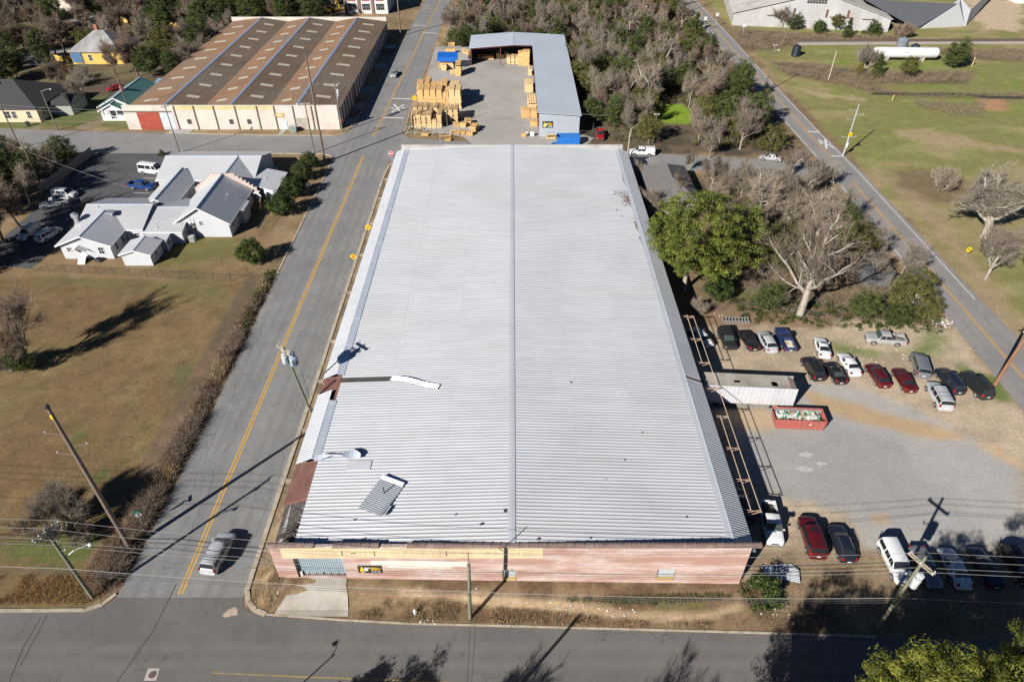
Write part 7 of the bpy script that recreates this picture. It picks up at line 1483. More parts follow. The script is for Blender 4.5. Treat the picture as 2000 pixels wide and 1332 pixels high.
LF_MAG = leafmat("magnolia_leaf", (.028, .045, .010), (.105, .128, .020), (.23, .24, .042)); LF_DARK = leafmat("evergreen_leaf", (.022, .034, .011), (.064, .086, .023), (.135, .152, .044)); LF_OLIVE = leafmat("olive_leaf", (.042, .046, .013), (.112, .112, .031), (.205, .19, .058)); LF_BUSH = leafmat("bush_leaf", (.014, .028, .008), (.045, .072, .014), (.105, .13, .026)); LF_CEDAR = leafmat("cedar_leaf", (.020, .030, .008), (.062, .080, .020), (.12, .14, .035)); LF_PINE = leafmat("pine_needles", (.03, .04, .006), (.135, .15, .020), (.31, .30, .05)); LF_YEL = leafmat("yellow_leaf", (.07, .065, .012), (.15, .135, .025), (.24, .2, .04)); LF_RUST = leafmat("rust_leaf", (.07, .035, .02), (.14, .07, .035), (.22, .12, .06))
def leaves(C, RC, per, size, seed, tint=None, flat=.55, outward=None, aspect=.55, upb=.5):
    """leaf faces round clump centres C (n,3) of radius RC; returns V, F, tint"""
    rg = np.random.default_rng(seed); n = len(C); idx = np.repeat(np.arange(n), per); m = len(idx); d = rg.normal(size=(m, 3)); d /= np.linalg.norm(d, axis=1, keepdims=True); rr = rg.uniform(.45, 1.0, (m, 1)); off = d * rr * np.asarray(RC)[idx][:, None]; off[:, 2] *= flat; P = C[idx] + off
    nrm = d + rg.normal(0, .45, (m, 3)); nrm[:, 2] += upb; nrm /= np.linalg.norm(nrm, axis=1, keepdims=True); r2 = rg.normal(size=(m, 3)); U = np.cross(nrm, r2); U /= np.maximum(np.linalg.norm(U, axis=1, keepdims=True), 1e-6); W = np.cross(nrm, U); s = size * rg.uniform(.6, 1.35, (m, 1))
    V = np.stack([P - U * s, P - W * s * aspect, P + U * s, P + W * s * aspect], 1).reshape(-1, 3); F = np.arange(m * 4).reshape(-1, 4); ct = rg.random(n) if tint is None else tint
    return V, F, np.clip(ct[idx] * .55 + rg.random(m) * .45, 0, 1)
def crown_pts(seed, n, R, H, z0, shape='round', hollow=.55, lob=.3):
    rg = np.random.default_rng(seed); out = []
    lobes = rg.normal(size=(7, 3)); lobes /= np.linalg.norm(lobes, axis=1, keepdims=True); la = rg.uniform(-lob, lob, 7)
    while len(out) < n:
        d = rg.normal(size=3); d /= np.linalg.norm(d); k = 1 + sum(a * max(0, float(d @ l)) ** 2 for a, l in zip(la, lobes)); q = rg.uniform(hollow, 1.0) * k
        if shape == 'round': p = np.array([d[0] * R * q, d[1] * R * q, z0 + H / 2 + d[2] * H / 2 * q])
        elif shape == 'cone': u = rg.random() ** 1.5; rad = R * (1 - u) ** .8 * k * rg.uniform(.5, 1.0); a = rg.random() * 6.283; p = np.array([rad * math.cos(a), rad * math.sin(a), z0 + H * u])
        else:
            if d[2] < -.25: continue
            p = np.array([d[0] * R * q, d[1] * R * q, z0 + max(0, d[2]) * H * q])
        out.append(p)
    return np.array(out)
PROTO = {}
def proto(name, label_cat, trunk_parts, crown, tm, cm, tint=None, names=("trunk", "crown")):
    PROTO[name] = (label_cat, npmesh(name + "_trunk", *trunk_parts, tm, smooth=True) if trunk_parts is not None else None, npmesh(name + "_crown", crown[0], crown[1], cm, {"tint": ('FACE', crown[2])} if len(crown) > 2 else None), names)
_tn = {}
def plant(kind, x, y, label, sc=1.0, rz=None, group=None, name=None, tilt=None, sz=None, z=0):
    cat, tm, cm, names = PROTO[kind]; R_ = rnd.random() * 6.283 if rz is None else rz; nm = name or cat.replace(" ", "_"); o = thing(nm, label, cat, (x, y, z), R_, group); o.scale = (sc, sc, sz or sc)
    if tilt: o.rotation_euler = (tilt[0], tilt[1], R_)
    if tm is not None: link(names[0], tm, o)
    link(names[1], cm, o); return o
# bare trees
def bare(name, seed, H, r0, fork, spread, lev, tm, cm, tl, per, tw, cut, **kw):
    S = grow(seed, H, r0, fork, spread, lev, **kw); tr = wood(S, 0, cut, 7, .02); cr = [wood(S, cut + 1, lev, 3, .010)]; cr.append(twigs(S, lev, per, tw * .75, seed, tl)); proto(name, "bare tree", tr, join_np(cr), tm, cm)
bare("sycamore", 7, 18.5, .62, 4.5, .95, 5, BK_PALE, TW_GREY, .009, 3, .9, 3, kids_=(3, 4), taper=.70, up=.12, lenf=.80, wob=.16)
bare("oak_bare", 3, 14, .50, 3.6, 1.0, 5, BK_PALE, TW_GREY, .009, 3, .9, 3, kids_=(3, 4), taper=.70, up=.12, lenf=.80, wob=.16)
bare("vase", 7, 11.5, .25, 2.0, .85, 5, BK_GREY, TW_GREY, .008, 3, .9, 3, kids_=(3, 4), taper=.62, up=.32, lenf=.80, wob=.12)
bare("round_bare", 4, 11, .24, 2.8, .95, 5, BK_GREY, TW_GREY, .008, 3, .9, 3, kids_=(3, 4), taper=.62, up=.24, lenf=.79, wob=.14)
bare("forest_bare", 1, 14, .21, 4.0, .85, 5, BK_GREY, TW_GREY, .008, 3, 1.0, 3, kids_=(3, 4), taper=.62, up=.25, lenf=.77, wob=.14)
bare("forest_bare2", 6, 13, .22, 3.6, .95, 5, BK_PALE, TW_BRN, .008, 3, 1.0, 3, kids_=(3, 4), taper=.62, up=.22, lenf=.78, wob=.14)
bare("scraggly", 12, 9, .16, 2.0, 1.0, 4, BK_GREY, TW_GREY, .008, 4, .9, 2, kids_=(4, 5), taper=.62, up=.2, lenf=.80, wob=.18)
bare("dark_bare", 2, 12, .28, 3.0, .95, 5, BK_DARK, TW_BRN, .008, 4, .9, 3, kids_=(3, 4), taper=.64, up=.18, lenf=.79, wob=.15)
S = grow(71, 3.0, .05, 1.4, .8, 3, kids_=(3, 4), up=.3, trunks=14, lenf=.66); proto("bare_shrub", "bare shrub", wood(S, 0, 1, 5, .012), join_np([wood(S, 2, 3, 3, .008), twigs(S, 2, 4, .5, 7, .007)]), BK_GREY, TW_GREY, names=("stems", "twigs"))
S = grow(73, 2.2, .04, 1.0, 1.0, 3, kids_=(3, 4), up=.3, trunks=10, lenf=.7); proto("brown_shrub", "bare shrub", wood(S, 0, 1, 4, .01), join_np([wood(S, 2, 3, 3, .009), twigs(S, 2, 5, .5, 8, .009)]), TW_BRN, TW_BRN, names=("stems", "twigs"))
# leafy trees
def leafy(name, cat, seed, R, H, z0, n, per, ls, rc, lm, tm, shape='round', hollow=.55, trunk=(.3, 4, 3), flat=.6, lob=.35, spray=False, upb=.5, asp=.55):
    C = crown_pts(seed, n, R, H, z0, shape, hollow, lob); rg = np.random.default_rng(seed); RC = rc * rg.uniform(.7, 1.35, n); cr = leaves(C, RC, per, ls, seed, None, flat, aspect=asp, upb=upb)
    S = grow(seed, max(z0 + H * .72, 1), trunk[0], max(z0, 1) + H * .18, .85, trunk[2], kids_=(3, 4), up=.3, lenf=.62); proto(name, cat, wood(S, 0, trunk[2], 6, .02), cr, tm, lm, names=("trunk", "crown") if trunk[1] else ("stems", "foliage"))
leafy("magnolia", "magnolia tree", 3, 7.2, 12.5, 3.6, 620, 85, .125, .78, LF_MAG, BK_PALE, hollow=.5, trunk=(.42, 4, 4), flat=.55, lob=.3)
leafy("evergreen", "evergreen tree", 4, 3.6, 7.2, 1.2, 190, 95, .115, .8, LF_DARK, BK_DARK, trunk=(.2, 3, 3))
leafy("evergreen_tall", "evergreen tree", 14, 3.2, 10.5, 1.6, 220, 95, .12, .85, LF_DARK, BK_DARK, trunk=(.22, 3, 3), lob=.4)
leafy("olive_tree", "olive green tree", 6, 3.8, 7.5, 1.4, 170, 85, .11, .85, LF_OLIVE, BK_GREY, trunk=(.18, 3, 3), hollow=.4)
leafy("wide_evergreen", "evergreen tree", 9, 4.4, 6.2, 1.0, 260, 85, .11, .75, LF_OLIVE, BK_GREY, trunk=(.22, 3, 3), shape='dome')
leafy("round_bush", "round bush", 8, 2.6, 4.6, .1, 150, 60, .12, .6, LF_BUSH, BK_DARK, trunk=(.08, 0, 2), lob=.12)
leafy("low_shrub", "evergreen shrub", 10, 1.6, 2.4, .0, 70, 45, .12, .6, LF_BUSH, BK_DARK, trunk=(.05, 0, 2), shape='dome', lob=.4)
leafy("olive_shrub", "evergreen shrub", 15, 1.8, 2.6, .0, 70, 45, .13, .65, LF_OLIVE, BK_DARK, trunk=(.05, 0, 2), shape='dome', lob=.4)
leafy("cedar", "cedar tree", 17, 1.9, 6.2, .2, 190, 45, .14, .55, LF_CEDAR, BK_DARK, shape='cone', trunk=(.13, 2, 2), flat=.5, lob=.25)
leafy("dark_cedar", "cedar tree", 18, 2.3, 5.8, .2, 190, 45, .15, .6, LF_DARK, BK_DARK, shape='cone', trunk=(.13, 2, 2), flat=.5, lob=.35)
leafy("yellow_shrub", "yellow-green shrub", 19, 1.1, 2.6, .0, 60, 40, .10, .45, LF_YEL, BK_DARK, shape='cone', trunk=(.05, 0, 2))
leafy("rusty_tree", "rust-leaved tree", 20, 3.0, 5.0, 2.0, 90, 40, .13, .9, LF_RUST, BK_GREY, trunk=(.16, 3, 3), hollow=.3)
leafy("pine", "pine tree", 21, 5.0, 11.5, 5.0, 420, 190, .15, .8, LF_PINE, BK_DARK, hollow=.45, trunk=(.3, 4, 4), flat=.8, lob=.55, upb=.8, asp=.22)
def lab(s): return s
gp = lambda kind, px, py, label, sc=1.0, **k: (lambda q: plant(kind, q.x, q.y, label, sc, z=hgt(q.x, q.y), **k))(g(px, py))
# ---- single trees one can point at
gp("magnolia", 1335, 568, "huge yellow-green magnolia with pale limbs overhanging the silver roof", 1.08, rz=.4)
gp("sycamore", 1562, 616, "big pale sycamore with crooked white limbs behind the parked cars", 1.02, rz=2.2)
gp("oak_bare", 1922, 464, "massive bare oak with thick pale limbs on the pasture", 1.75, rz=2.6, sz=1.08)
gp("vase", 1925, 545, "slender vase-shaped bare tree below the yellow railroad sign", 1.35, rz=1.0, sz=1.0)
gp("wide_evergreen", 1778, 600, "broad rounded olive evergreen leaning over the county road", .82)
gp("evergreen", 1745, 640, "dark evergreen thicket tree under the broad rounded one", .5); gp("evergreen", 1680, 625, "dark green shrub-like tree between sycamore and lot corner", .6); gp("evergreen", 1500, 608, "leafy shrub-like tree left of the sycamore trunk", .62)
gp("round_bush", 1400, 585, "dense leafy bush at the foot of the magnolia trunk", .95, name="leafy_bush"); gp("bare_shrub", 1362, 612, "bare brown bush below the magnolia at the wall", .9)
gp("olive_tree", 1460, 520, "olive tree crown joined to the magnolia's east side", .85); gp("olive_tree", 1525, 535, "yellowish olive tree left of the sycamore", .8)
for (k, px, py, sc, l) in [("vase", 1318, 400, .62, "bare tree against the grey shingle roof"), ("scraggly", 1262, 425, .75, "scraggly bare tree leaning over the roof's leaf drift"), ("scraggly", 1245, 352, .55, "small bare tree at the roof's north-east corner"), ("oak_bare", 1480, 440, .85, "bare tree with pale fork behind the magnolia"), ("round_bare", 1640, 470, 1.0, "bare tree in the middle of the thicket by the county road"), ("oak_bare", 1590, 480, .9, "gnarled pale bare tree north of the sycamore"), ("scraggly", 1690, 515, .9, "twiggy grey tree over the camper roof"), ("scraggly", 1760, 535, .8, "twiggy brown tree spilling onto the county road"), ("vase", 1445, 292, 1.12, "broad grey vase-shaped bare tree at the lane's north side"), ("vase", 1385, 310, .7, "small pale vase-shaped bare tree left of the broad one"), ("round_bare", 1545, 345, .7, "bare round tree at the lane's meeting with the county road"), ("scraggly", 1612, 372, .75, "small bare tree at the county road's west edge"), ("vase", 1580, 385, .8, "pale-stemmed bare tree below the lane"), ("round_bare", 1445, 395, .8, "grey twiggy tree behind the shingle house"), ("scraggly", 1480, 405, 1.0, "brownish twiggy tree east of the shingle house"), ("vase", 1345, 335, .45, "thin bare tree standing over the shingle roof"), ("oak_bare", 1260, 212, .95, "large pale bare tree standing in the bright grass clearing"), ("oak_bare", 1296, 142, .92, "pale spreading bare tree in the upper wood"), ("forest_bare", 1146, 168, 1.05, "tall pale bare tree close to the shed's east side"), ("oak_bare", 1165, 215, .6, "small white-limbed tree by the shed's south-east end"), ("forest_bare", 1085, 70, 1.0, "white-stemmed bare tree behind the shed ridge"), ("forest_bare2", 1262, 55, 1.0, "tall bare tree in the top middle of the wood"), ("bare_shrub", 1838, 372, 1.7, "twiggy bare thicket on the brown ground by the oak"), ("bare_shrub", 1690, 132, 2.2, "tall bare bush at the white tank's left end"), ("bare_shrub", 1860, 128, 1.6, "bare bush right of the white tank"), ("scraggly", 1521, 58, .9, "dead vine-clad tree at the tin barn's left corner"), ("round_bare", 170, 203, 1.1, "large forked bare tree behind the cream house"), ("dark_bare", 120, 178, .8, "small dark bare tree at the cream house roof")]: gp(k, px, py, l, sc)
for i, (px, py, sc) in enumerate([(606, 328, .80), (592, 352, .92), (577, 384, .98), (552, 420, 1.08), (494, 514, 1.0)]): gp("round_bush", px, py, ["northernmost round green bush of the row beside the hall", "second round green bush from the cross street", "middle round green bush beside the entry steps", "largest round green bush at the row's south end", "solitary round green bush on the lawn bank"][i], sc, group="round bushes along the main street")
for (px, py, k, sc, l) in [(1710, 150, "cedar", .95, "olive cedar in front of the white tank's left part"), (1770, 152, "olive_tree", .68, "olive evergreen in front of the white tank's right part"), (1862, 134, "evergreen", .95, "broad dark evergreen right of the white tank"), (1677, 145, "yellow_shrub", 1.3, "small yellow-green shrub left of the cedars"), (1550, 60, "evergreen", .62, "dark evergreen against the tin barn's left half"), (1597, 66, "round_bush", .95, "olive evergreen before the tin barn's gable"), (1630, 60, "olive_tree", .62, "leaning evergreen below the barn's centre"), (1653, 73, "cedar", .9, "full pointed evergreen below the barn gable"), (1703, 66, "low_shrub", 1.7, "bushy evergreen at the barn's right wall"), (1762, 74, "brown_shrub", 2.0, "round grey-brown bush at the barn's right corner"), (1358, 62, "cedar", .95, "lone cedar by the railway signal")]: gp(k, px, py, l, sc)
gp("dark_bare", 58, 715, "bare tree at the left edge throwing the long shadow on the field", 1.15, rz=.3); gp("evergreen", 48, 728, "dark evergreen shrub at the foot of the left edge tree", .48); gp("bare_shrub", 20, 725, "grey twiggy shrub at the left edge", 1.2)
gp("bare_shrub", 132, 1035, "large grey leafless shrub near the field corner", 2.1, rz=.6); gp("bare_shrub", 165, 1055, "smaller leafless shrub at the field corner beside the large one", .9)
gp("low_shrub", 1490, 1160, "green shrub by the sheet metal stack at the lot corner", 1.1); gp("low_shrub", 1507, 1172, "smaller green shrub at the verge by the lot corner", .6)
# trees west of the hall and shading its parking lot
for (k, px, py, sc, l) in [("dark_bare", 40, 445, 1.0, "bare tree over the white SUV west of the hall"), ("dark_bare", 5, 470, 1.1, "bare tree at the left edge by the parked SUV"), ("round_bare", 60, 400, .9, "bare twiggy tree beside the white pickup"), ("evergreen_tall", 25, 400, .9, "dark evergreen west of the privacy fence"), ("evergreen", 10, 360, 1.0, "dark evergreen at the left edge below the cross street"), ("evergreen", 70, 350, .8, "dark evergreen behind the privacy fence"), ("olive_tree", 105, 320, .55, "olive shrub tree behind the fence's north end"), ("evergreen", 130, 318, .7, "dark shrubby evergreen at the fence's north end"), ("evergreen", 20, 325, .8, "dark conifer at the cross street's left corner"), ("dark_bare", 45, 335, .7, "bare tree among the shrubs west of the lot"), ("scraggly", 95, 345, .8, "grey bare tree leaning over the privacy fence"), ("low_shrub", 316, 303, .5, "small clipped bush at the hall's north-west corner"), ("dark_bare", -60, 440, 1.2, "bare tree just beyond the left edge"), ("evergreen_tall", -80, 420, 1.3, "tall dark evergreen just beyond the left edge"), ("evergreen_tall", -40, 500, 1.1, "tall dark evergreen beyond the left edge near the field"), ("evergreen_tall", -70, 540, 1.2, "dark evergreen beyond the left edge above the field"), ("evergreen_tall", -20, 520, 1.0, "dark evergreen at the left edge shading the lot's south end")]: gp(k, px, py, l, sc)
# conifers in the bottom right corner and trees on the near side of the street
for x, y, s, l in [(31.6, 22.8, 1.06, "yellow-green pine at the lower right with its crown left of the others"), (38.6, 22.0, 1.10, "tall yellow-green pine in the bottom right corner"), (45.2, 21.6, 1.06, "yellow-green pine cut by the bottom right edge"), (28.8, 18.5, .9, "pine below the frame at the lower right"), (50.5, 22, .9, "pine beyond the lower right corner")]: plant("pine", x, y, l, s)
plant("dark_bare", -9.0, 20.0, "bare tree on the near side of the street casting twig shadows", .85); plant("scraggly", -5.5, 19.5, "small bare tree on the near side of the street", 1.0)
plant("scraggly", 8.5, 21.0, "thin bare tree on the near side, right of the drive", 1.0); plant("round_bare", 13.5, 19.5, "round bare tree on the near side left of the pine row", .9); plant("pine", 18.0, 18.6, "second pine of the near side row casting the road shadow", .95); plant("pine", 23.8, 19.0, "third pine of the near side row casting the road shadow", .9)
plant("dark_cedar", -22, 20.2, "pointed evergreen on the near side of the street", 1.4); plant("evergreen_tall", -18.5, 18.5, "tall evergreen on the near side of the street", .85); plant("dark_cedar", -25, 19.5, "second pointed evergreen on the near side of the street", 1.2)
# ---- the wood behind the lumber shed, trees by trees
WG = "trees of the wood between the lumber shed and the county road"; WL = {"forest_bare": "tall thin grey bare tree in the wood east of the lumber shed", "forest_bare2": "pale-stemmed bare tree with brown twigs in the wood east of the shed", "round_bare": "round twiggy bare tree in the wood east of the shed", "scraggly": "low scraggly bare tree in the wood east of the shed", "evergreen": "dark evergreen in the wood east of the shed", "olive_tree": "olive green tree in the wood east of the shed", "evergreen_tall": "tall dark evergreen in the wood east of the shed", "wide_evergreen": "broad olive evergreen in the wood east of the shed", "bare_shrub": "bare shrub in the wood east of the shed"}
def scatter(poly, n, mind, seed, avoid=()):
    r = random.Random(seed); xs = [p[0] for p in poly]; ys = [p[1] for p in poly]; out = []; tries = 0
    while len(out) < n and tries < n * 60:
        tries += 1; x, y = r.uniform(min(xs), max(xs)), r.uniform(min(ys), max(ys))
        if sdpoly(np.array([x]), np.array([y]), poly)[0] < .3: continue
        if any((x - a) ** 2 + (y - b_) ** 2 < mind * mind for a, b_ in out): continue
        if any((x - a) ** 2 + (y - b_) ** 2 < c * c for a, b_, c in avoid): continue
        out.append((x, y))
    return out
CLEAR = [(19.7, 160.5, 6.5), (21.5, 166, 3.5), tuple(g(1300, 262)[:2]) + (5,), tuple(g(1340, 262)[:2]) + (5.5,), tuple(g(1320, 285)[:2]) + (4,), tuple(g(1310, 225)[:2]) + (7.5,), tuple(g(1340, 235)[:2]) + (5,), tuple(g(1300, 240)[:2]) + (5,)]
rw = random.Random(99); wood_poly = [(19.5, 158), (40, 154.5), (60, 152), (62, 152), (62, 232), (19.5, 232)]
for (x, y) in scatter(wood_poly, 88, 4.6, 5, CLEAR):
    low = y < 176
    k = rw.choices(["forest_bare", "forest_bare2", "round_bare", "scraggly", "evergreen", "olive_tree", "evergreen_tall", "wide_evergreen"], (2, 2, 3, 3, 6, 5, 2, 3) if low else (4, 4, 4, 3, 5, 4, 2, 2))[0]; plant(k, x, y, WL[k], rw.uniform(.65, 1.0), group=WG)
NG = "trees of the wood north of the lumber yard"
for (x, y) in scatter([(-22, 236), (61, 234), (61, 300), (-20, 300)], 90, 5.0, 8):
    k = rw.choices(["forest_bare", "forest_bare2", "round_bare", "scraggly", "evergreen", "olive_tree", "evergreen_tall"], (5, 5, 4, 3, 4, 4, 2))[0]; plant(k, x, y, WL[k].replace("east of the lumber shed", "north of the lumber yard").replace("east of the shed", "north of the lumber yard"), rw.uniform(.65, 1.0), group=NG)
for (x, y) in scatter([(-21, 234), (18, 232.5), (18, 238), (-21, 240)], 12, 3, 15): plant("evergreen", x, y, "dark evergreen in the hedge-like row right behind the lumber shed", rw.uniform(.5, .75), group="evergreens right behind the lumber shed")
LG2 = "thicket trees between the magnolia and the county road"
for (x, y) in scatter([(38, 100), (62, 96), (62, 134), (40, 136)], 30, 4.0, 12, [(31, 93, 9)]):
    k = rw.choices(["scraggly", "round_bare", "bare_shrub", "olive_tree", "evergreen", "brown_shrub"], (5, 3, 4, 2, 2, 4))[0]; plant(k, x, y, {"scraggly": "scraggly bare tree in the thicket east of the magnolia", "round_bare": "round bare tree in the thicket east of the magnolia", "bare_shrub": "grey leafless shrub in the thicket east of the magnolia", "olive_tree": "olive tree in the thicket east of the magnolia", "evergreen": "dark evergreen in the thicket east of the magnolia", "brown_shrub": "brown leafless shrub in the thicket east of the magnolia"}[k], rw.uniform(.6, .95) * (1.4 if "shrub" in k else 1), group=LG2)
# ---- dark woods and garden trees north-west
TG = "trees round the houses in the north-west"; TL = {"evergreen_tall": "tall dark evergreen in the north-west gardens", "evergreen": "dark evergreen in the north-west gardens", "dark_bare": "dark bare tree in the north-west gardens", "round_bare": "grey round bare tree in the north-west gardens", "olive_tree": "olive tree in the north-west gardens", "forest_bare": "tall thin bare tree in the north-west gardens", "rusty_tree": "rust-leaved tree in the north-west gardens"}
av = [(-128, 178, 13), (-127, 222, 12), (-101, 178, 8), (-110, 190, 6)]
for (x, y) in scatter([(-210, 196), (-100, 196), (-97, 258), (-210, 258)], 62, 5.0, 18, av + [(-140, 210, 5), (-127, 210, 7)]): k = rw.choices(list(TL), (2, 3, 6, 5, 3, 4, 1))[0]; plant(k, x, y, TL[k], rw.uniform(.75, 1.1), group=TG)
for (x, y) in scatter([(-98.5, 206), (-96.5, 206), (-96.5, 250), (-98.5, 250)], 9, 3.5, 19): plant("round_bare", x, y, "grey bare tree beside the west wall of the brown roofs", rw.uniform(.7, .9), group="bare trees along the brown roofs' west side")
for (x, y) in scatter([(-215, 262), (-64, 254), (-66, 305), (-215, 310)], 84, 5.2, 28, [(-72, 276, 7), (-175, 292, 12), (-150, 272, 7), (-135, 268, 7)]): k = rw.choices(["evergreen_tall", "evergreen", "dark_bare", "forest_bare"], (5, 4, 3, 2))[0]; plant(k, x, y, TL[k].replace("north-west gardens", "dark wood at the top left"), rw.uniform(.9, 1.3), group="trees of the dark wood at the top left")
for (px, py, k, sc, l) in [(0, 165, "evergreen", 1.1, "dark evergreen at the left edge above the cream house"), (20, 130, "evergreen", 1.2, "big dark evergreen left of the yellow house lane"), (62, 100, "evergreen", .9, "leafy evergreen at the lane corner"), (110, 110, "dark_bare", 1.2, "dense grey bare tree left of the yellow house"), (270, 150, "dark_bare", 1.15, "weeping grey bare tree right of the yellow house"), (340, 155, "evergreen_tall", .7, "dark evergreen in the garden beside the brown roofs"), (140, 160, "rusty_tree", .8, "rust-leaved tree below the yellow house"), (235, 60, "dark_bare", 1.2, "leaning dark bare tree beside the far lane"), (75, 215, "low_shrub", .5, "small shrub before the cream house wall")]: gp(k, px, py, l, sc)
# ---- uncountable brush: forest floor, hedge bank, dry weeds, pasture scrub
def brush(name, label, pts, hs, per, r, L, m, seed, lean=.5):
    rg = np.random.default_rng(seed); P = np.array(pts); idx = np.repeat(np.arange(len(P)), per); a = P[idx] + np.stack([rg.normal(0, .5, len(idx)), rg.normal(0, .5, len(idx)), rg.uniform(0, .5, len(idx)) * np.array(hs)[idx]], 1) * np.array([[r, r, 1]]); d = rg.normal(0, lean, (len(idx), 3)); d[:, 2] = np.abs(rg.normal(.8, .3, len(idx))); b_ = a + d * (L * np.array(hs)[idx] * rg.uniform(.5, 1.2, len(idx)))[:, None]
    V, F = tubes_np(a, b_, np.full(len(idx), .016), np.full(len(idx), .006), 3); return tag(link(name, npmesh(name, V, F, m)), label, "brush", None, "stuff")
def leafy_mass(name, label, pts, rad, per, ls, m, seed, clumps=6):
    rg = np.random.default_rng(seed); P = np.array(pts); C = np.repeat(P, clumps, 0) + rg.normal(0, 1, (len(P) * clumps, 3)) * np.repeat(np.array(rad), clumps)[:, None] * np.array([[.6, .6, .32]]); C[:, 2] = np.abs(C[:, 2]) + .2
    V, F, T = leaves(C, np.repeat(np.array(rad), clumps) * .55, per, ls, seed); return tag(link(name, npmesh(name, V, F, m, {"tint": ('FACE', T)})), label, "undergrowth", None, "stuff")
ug = [(x, y, 0) for x, y in scatter(wood_poly, 420, 1.7, 41, CLEAR)]; leafy_mass("undergrowth", "dark leafy undergrowth filling the wood east of the lumber shed", ug, [rw.uniform(.9, 1.9) for _ in ug], 26, .15, LF_OLIVE, 5)
brush("brush", "grey bare brush under the trees east of the lumber shed", [(x, y, 0) for x, y in scatter(wood_poly, 500, 1.6, 42, CLEAR)], [rw.uniform(1.5, 3.2) for _ in range(500)][:len(scatter(wood_poly, 500, 1.6, 42, CLEAR))], 16, .9, .75, TW_GREY, 6)
q = scatter([(-22, 236), (66, 234), (66, 300), (-20, 300)], 420, 2.4, 43); leafy_mass("undergrowth", "olive undergrowth of the wood north of the lumber yard", [(x, y, 0) for x, y in q], [rw.uniform(1, 2) for _ in q], 20, .17, LF_OLIVE, 7)
brush("brush", "brown brush of the wood north of the lumber yard", [(x, y, 0) for x, y in scatter([(-22, 236), (66, 234), (66, 300), (-20, 300)], 520, 2.2, 44)], [rw.uniform(2, 4) for _ in range(520)][:len(scatter([(-22, 236), (66, 234), (66, 300), (-20, 300)], 520, 2.2, 44))], 14, 1.2, .7, TW_BRN, 8)
q = scatter([(38, 92), (66, 86), (66, 137), (41, 137), (40, 118)], 380, 1.4, 45); brush("brush", "grey-brown twiggy brush of the thicket by the county road", [(x, y, 0) for x, y in q], [rw.uniform(1, 2.4) for _ in q], 18, .8, .75, TW_GREY, 9)
q = scatter([(36, 86), (66, 83), (67, 90), (36, 92)], 60, 1.6, 46); leafy_mass("undergrowth", "green undergrowth along the lot's back fence", [(x, y, 0) for x, y in q], [rw.uniform(.7, 1.3) for _ in q], 30, .11, LF_BUSH, 11)
q = scatter([(-44.2, 39.5), (-41.4, 39.5), (-41.0, 60), (-41.2, 98), (-42.6, 98), (-43.4, 70)], 520, .32, 47); brush("hedge_bank", "strip of dead brown hedge brush between the field and the main street", [(x, y, 0) for x, y in q], [(.35 + 2.3 * max(0, float(fbm(np.array([x]), np.array([y]), 3.0, 3, 91)[0]) - .28)) * (.75 if y > 85 else 1) for x, y in q], 50, .5, .75, TW_BRN, 12, .7)
q2 = scatter([(-43.9, 39.5), (-41.6, 39.5), (-41.4, 60), (-41.6, 98), (-43.2, 98)], 160, .5, 48); leafy_mass("hedge_leaves", "withered brown and green leaves in the hedge brush beside the street", [(x, y, .2) for x, y in q2], [rw.uniform(.35, .6) for _ in q2], 16, .07, LF_RUST, 13); q2 = scatter([(-42.4, 84), (-41.2, 84), (-41.2, 100), (-43, 100)], 40, .5, 49); leafy_mass("hedge_leaves", "green leaves at the north end of the hedge brush", [(x, y, .2) for x, y in q2], [rw.uniform(.4, .7) for _ in q2], 22, .08, LF_BUSH, 14)
def weeds(name, label, pts, h, m, seed, per=9, w=.009, sp=.16):
    rg = np.random.default_rng(seed); P = np.array(pts); idx = np.repeat(np.arange(len(P)), per); n = len(idx); a = P[idx] + np.stack([rg.normal(0, sp, n), rg.normal(0, sp, n), np.zeros(n)], 1); hh = (h * rg.uniform(.4, 1.2, n))[:, None]; t = rg.random(n) * 6.283; u = np.stack([np.cos(t), np.sin(t), np.zeros(n)], 1) * w; tip = a + np.stack([rg.normal(0, .35, n), rg.normal(0, .35, n), np.ones(n)], 1) * hh; mid = a * .5 + tip * .5 + np.stack([np.zeros(n), np.zeros(n), .08 * hh[:, 0]], 1)
    V = np.stack([a - u, a + u, mid + u * .8, mid - u * .8, tip + u * .15, tip - u * .15], 1).reshape(-1, 3); b_ = (np.arange(n) * 6)[:, None]; F = np.concatenate([b_ + np.array([[0, 1, 2, 3]]), b_ + np.array([[3, 2, 4, 5]])]); return tag(link(name, npmesh(name, V, F, m)), label, "dry grass", None, "stuff")
def clump(q, sc=1.3, th=.47): 
    a = np.array(q); w = fbm(a[:, 0], a[:, 1], sc, 3, 55); return [p for p, k in zip(q, w) if k > th]
def front(seed, n, poly, gate=None): return [(x, y, hgt(x, y)) for x, y in clump(scatter(poly, int(n * 1.8), .08, seed))]
def wm(n, c): return m_(n, c, .95, 0, .35, 3)
vp = P2((693, 1212), (1000, 1224), (1440, 1235), (1480, 1210), (1380, 1214), (1240, 1212), (1100, 1196), (900, 1178), (790, 1168), (700, 1170)); weeds("dry_weeds", "brown dry weeds along the verge between street and dirt path", front(61, 750, vp), .34, wm("weed_brown", (.27, .185, .105)), 20, 10); weeds("dry_weeds", "tan dry grass tufts in the verge weeds", front(62, 420, vp), .4, wm("weed_tan", (.42, .30, .165)), 21, 9)
vp = P2((760, 1152), (1100, 1168), (1430, 1158), (1430, 1172), (1280, 1185), (1100, 1178), (780, 1160)); weeds("dry_weeds", "weeds in the strip at the foot of the brick wall", front(63, 700, vp), .36, wm("weed_brown", (.27, .185, .105)), 22, 9); weeds("dry_weeds", "green weeds at the foot of the brick wall", front(64, 240, vp), .3, wm("weed_green", (.06, .09, .025)), 23, 8, .03)
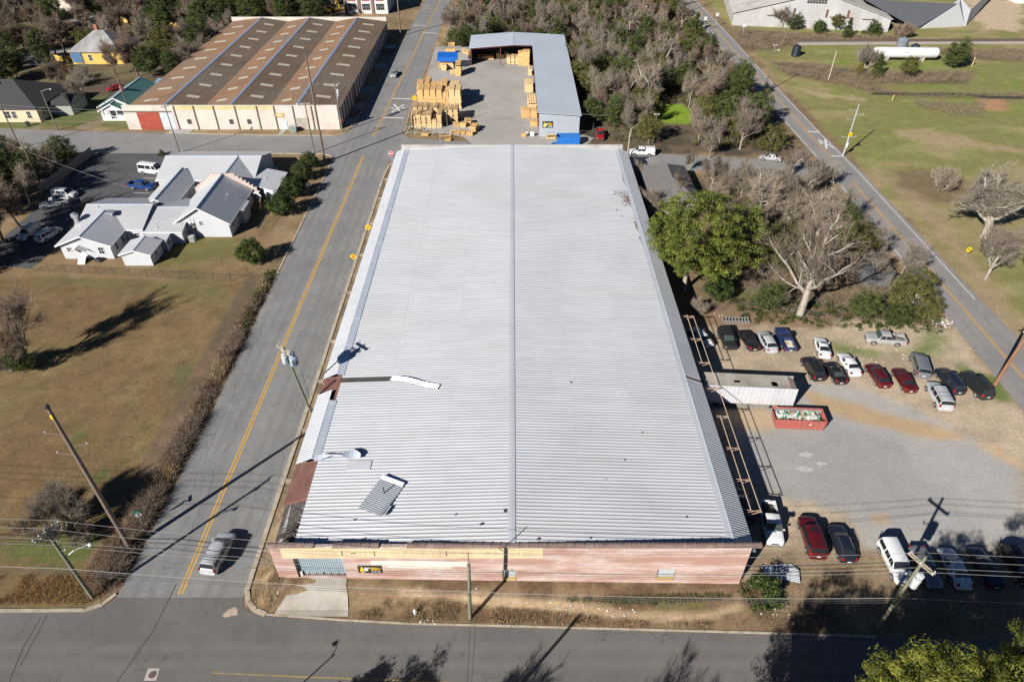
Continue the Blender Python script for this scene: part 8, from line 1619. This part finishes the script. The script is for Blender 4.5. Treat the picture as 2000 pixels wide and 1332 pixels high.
vp = [(-27.2, 37.6), (-24.6, 36.9), (-24.2, 38.6), (-23.2, 40.0), (-25, 42), (-27.3, 42)]; weeds("dry_weeds", "dry weeds at the street corner west of the driveway", front(65, 420, vp), .3, wm("weed_tan", (.42, .30, .165)), 24, 8)
vp = P2((1480, 1120), (1720, 1120), (2000, 1160), (2000, 1245), (1480, 1232)); weeds("dry_weeds", "dry weeds below the lower parked cars", front(66, 800, vp), .26, wm("weed_tan", (.42, .30, .165)), 25, 7); vp = [(-62, 37.6), (-43.6, 37.6), (-42, 38.6), (-44, 41.5), (-62, 41)]; weeds("dry_weeds", "orange-brown dry grass band along the field's street edge", [(x, y, 0) for x, y in clump(scatter(vp, 1500, .14, 67), 2.2, .42)], .45, wm("weed_orange", (.34, .20, .085)), 26, 9)
vp = [(-43.5, 38.2), (-41.8, 39), (-41.8, 52), (-46, 50), (-46, 40)]; weeds("dry_weeds", "rank brown weeds round the tall poles at the field corner", [(x, y, 0) for x, y in scatter(vp, 600, .2, 68)], .6, wm("weed_brown", (.27, .185, .105)), 27, 9)
sp_ = []
for P_ in (P2((1500, 122), (1600, 128), (1690, 145), (1900, 142), (1890, 165), (1700, 165), (1640, 168), (1540, 150)), P2((1640, 168), (1760, 183), (2000, 184), (2000, 194), (1750, 189)), P2((1430, 55), (1480, 62), (1760, 72), (1755, 80), (1600, 84), (1500, 98), (1440, 95)), P2((1800, 97), (2000, 100), (2000, 120), (1900, 116)), P2((1780, 200), (1920, 205), (1915, 232), (1870, 230), (1795, 212))): sp_ += scatter(P_, 170, 1.1, 71)
brush("scrub", "dark brown scrub on the pasture round the white tank and barn", [(x, y, 0) for x, y in sp_], [rw.uniform(.7, 1.5) * (1.5 if 100 < x < 150 and 196 < y < 226 else 1) for x, y, *_ in sp_], 34, .9, .8, TW_BRN, 31)
q = scatter([(-44.2, 39.5), (-41.4, 39.5), (-41.0, 60), (-41.2, 98), (-42.6, 98), (-43.4, 70)], 520, .32, 47)
weeds('hedge_grass', 'pale dead grass stems through the hedge brush', [(x, y, .1) for x, y in clump(q, 2.5, .5)], 1.1, wm('weed_tan', (.42, .30, .165)), 33, 24, .012, .35)
weeds('dry_weeds', 'dark weed tufts dotted over the mown field', [(x, y, 0) for x, y in clump(scatter([(-100, 40), (-45, 40), (-46, 97), (-100, 98)], 900, .5, 88), 7, .5)], .14, wm('weed_dull', (.11, .10, .045)), 34, 12, .015, .22)
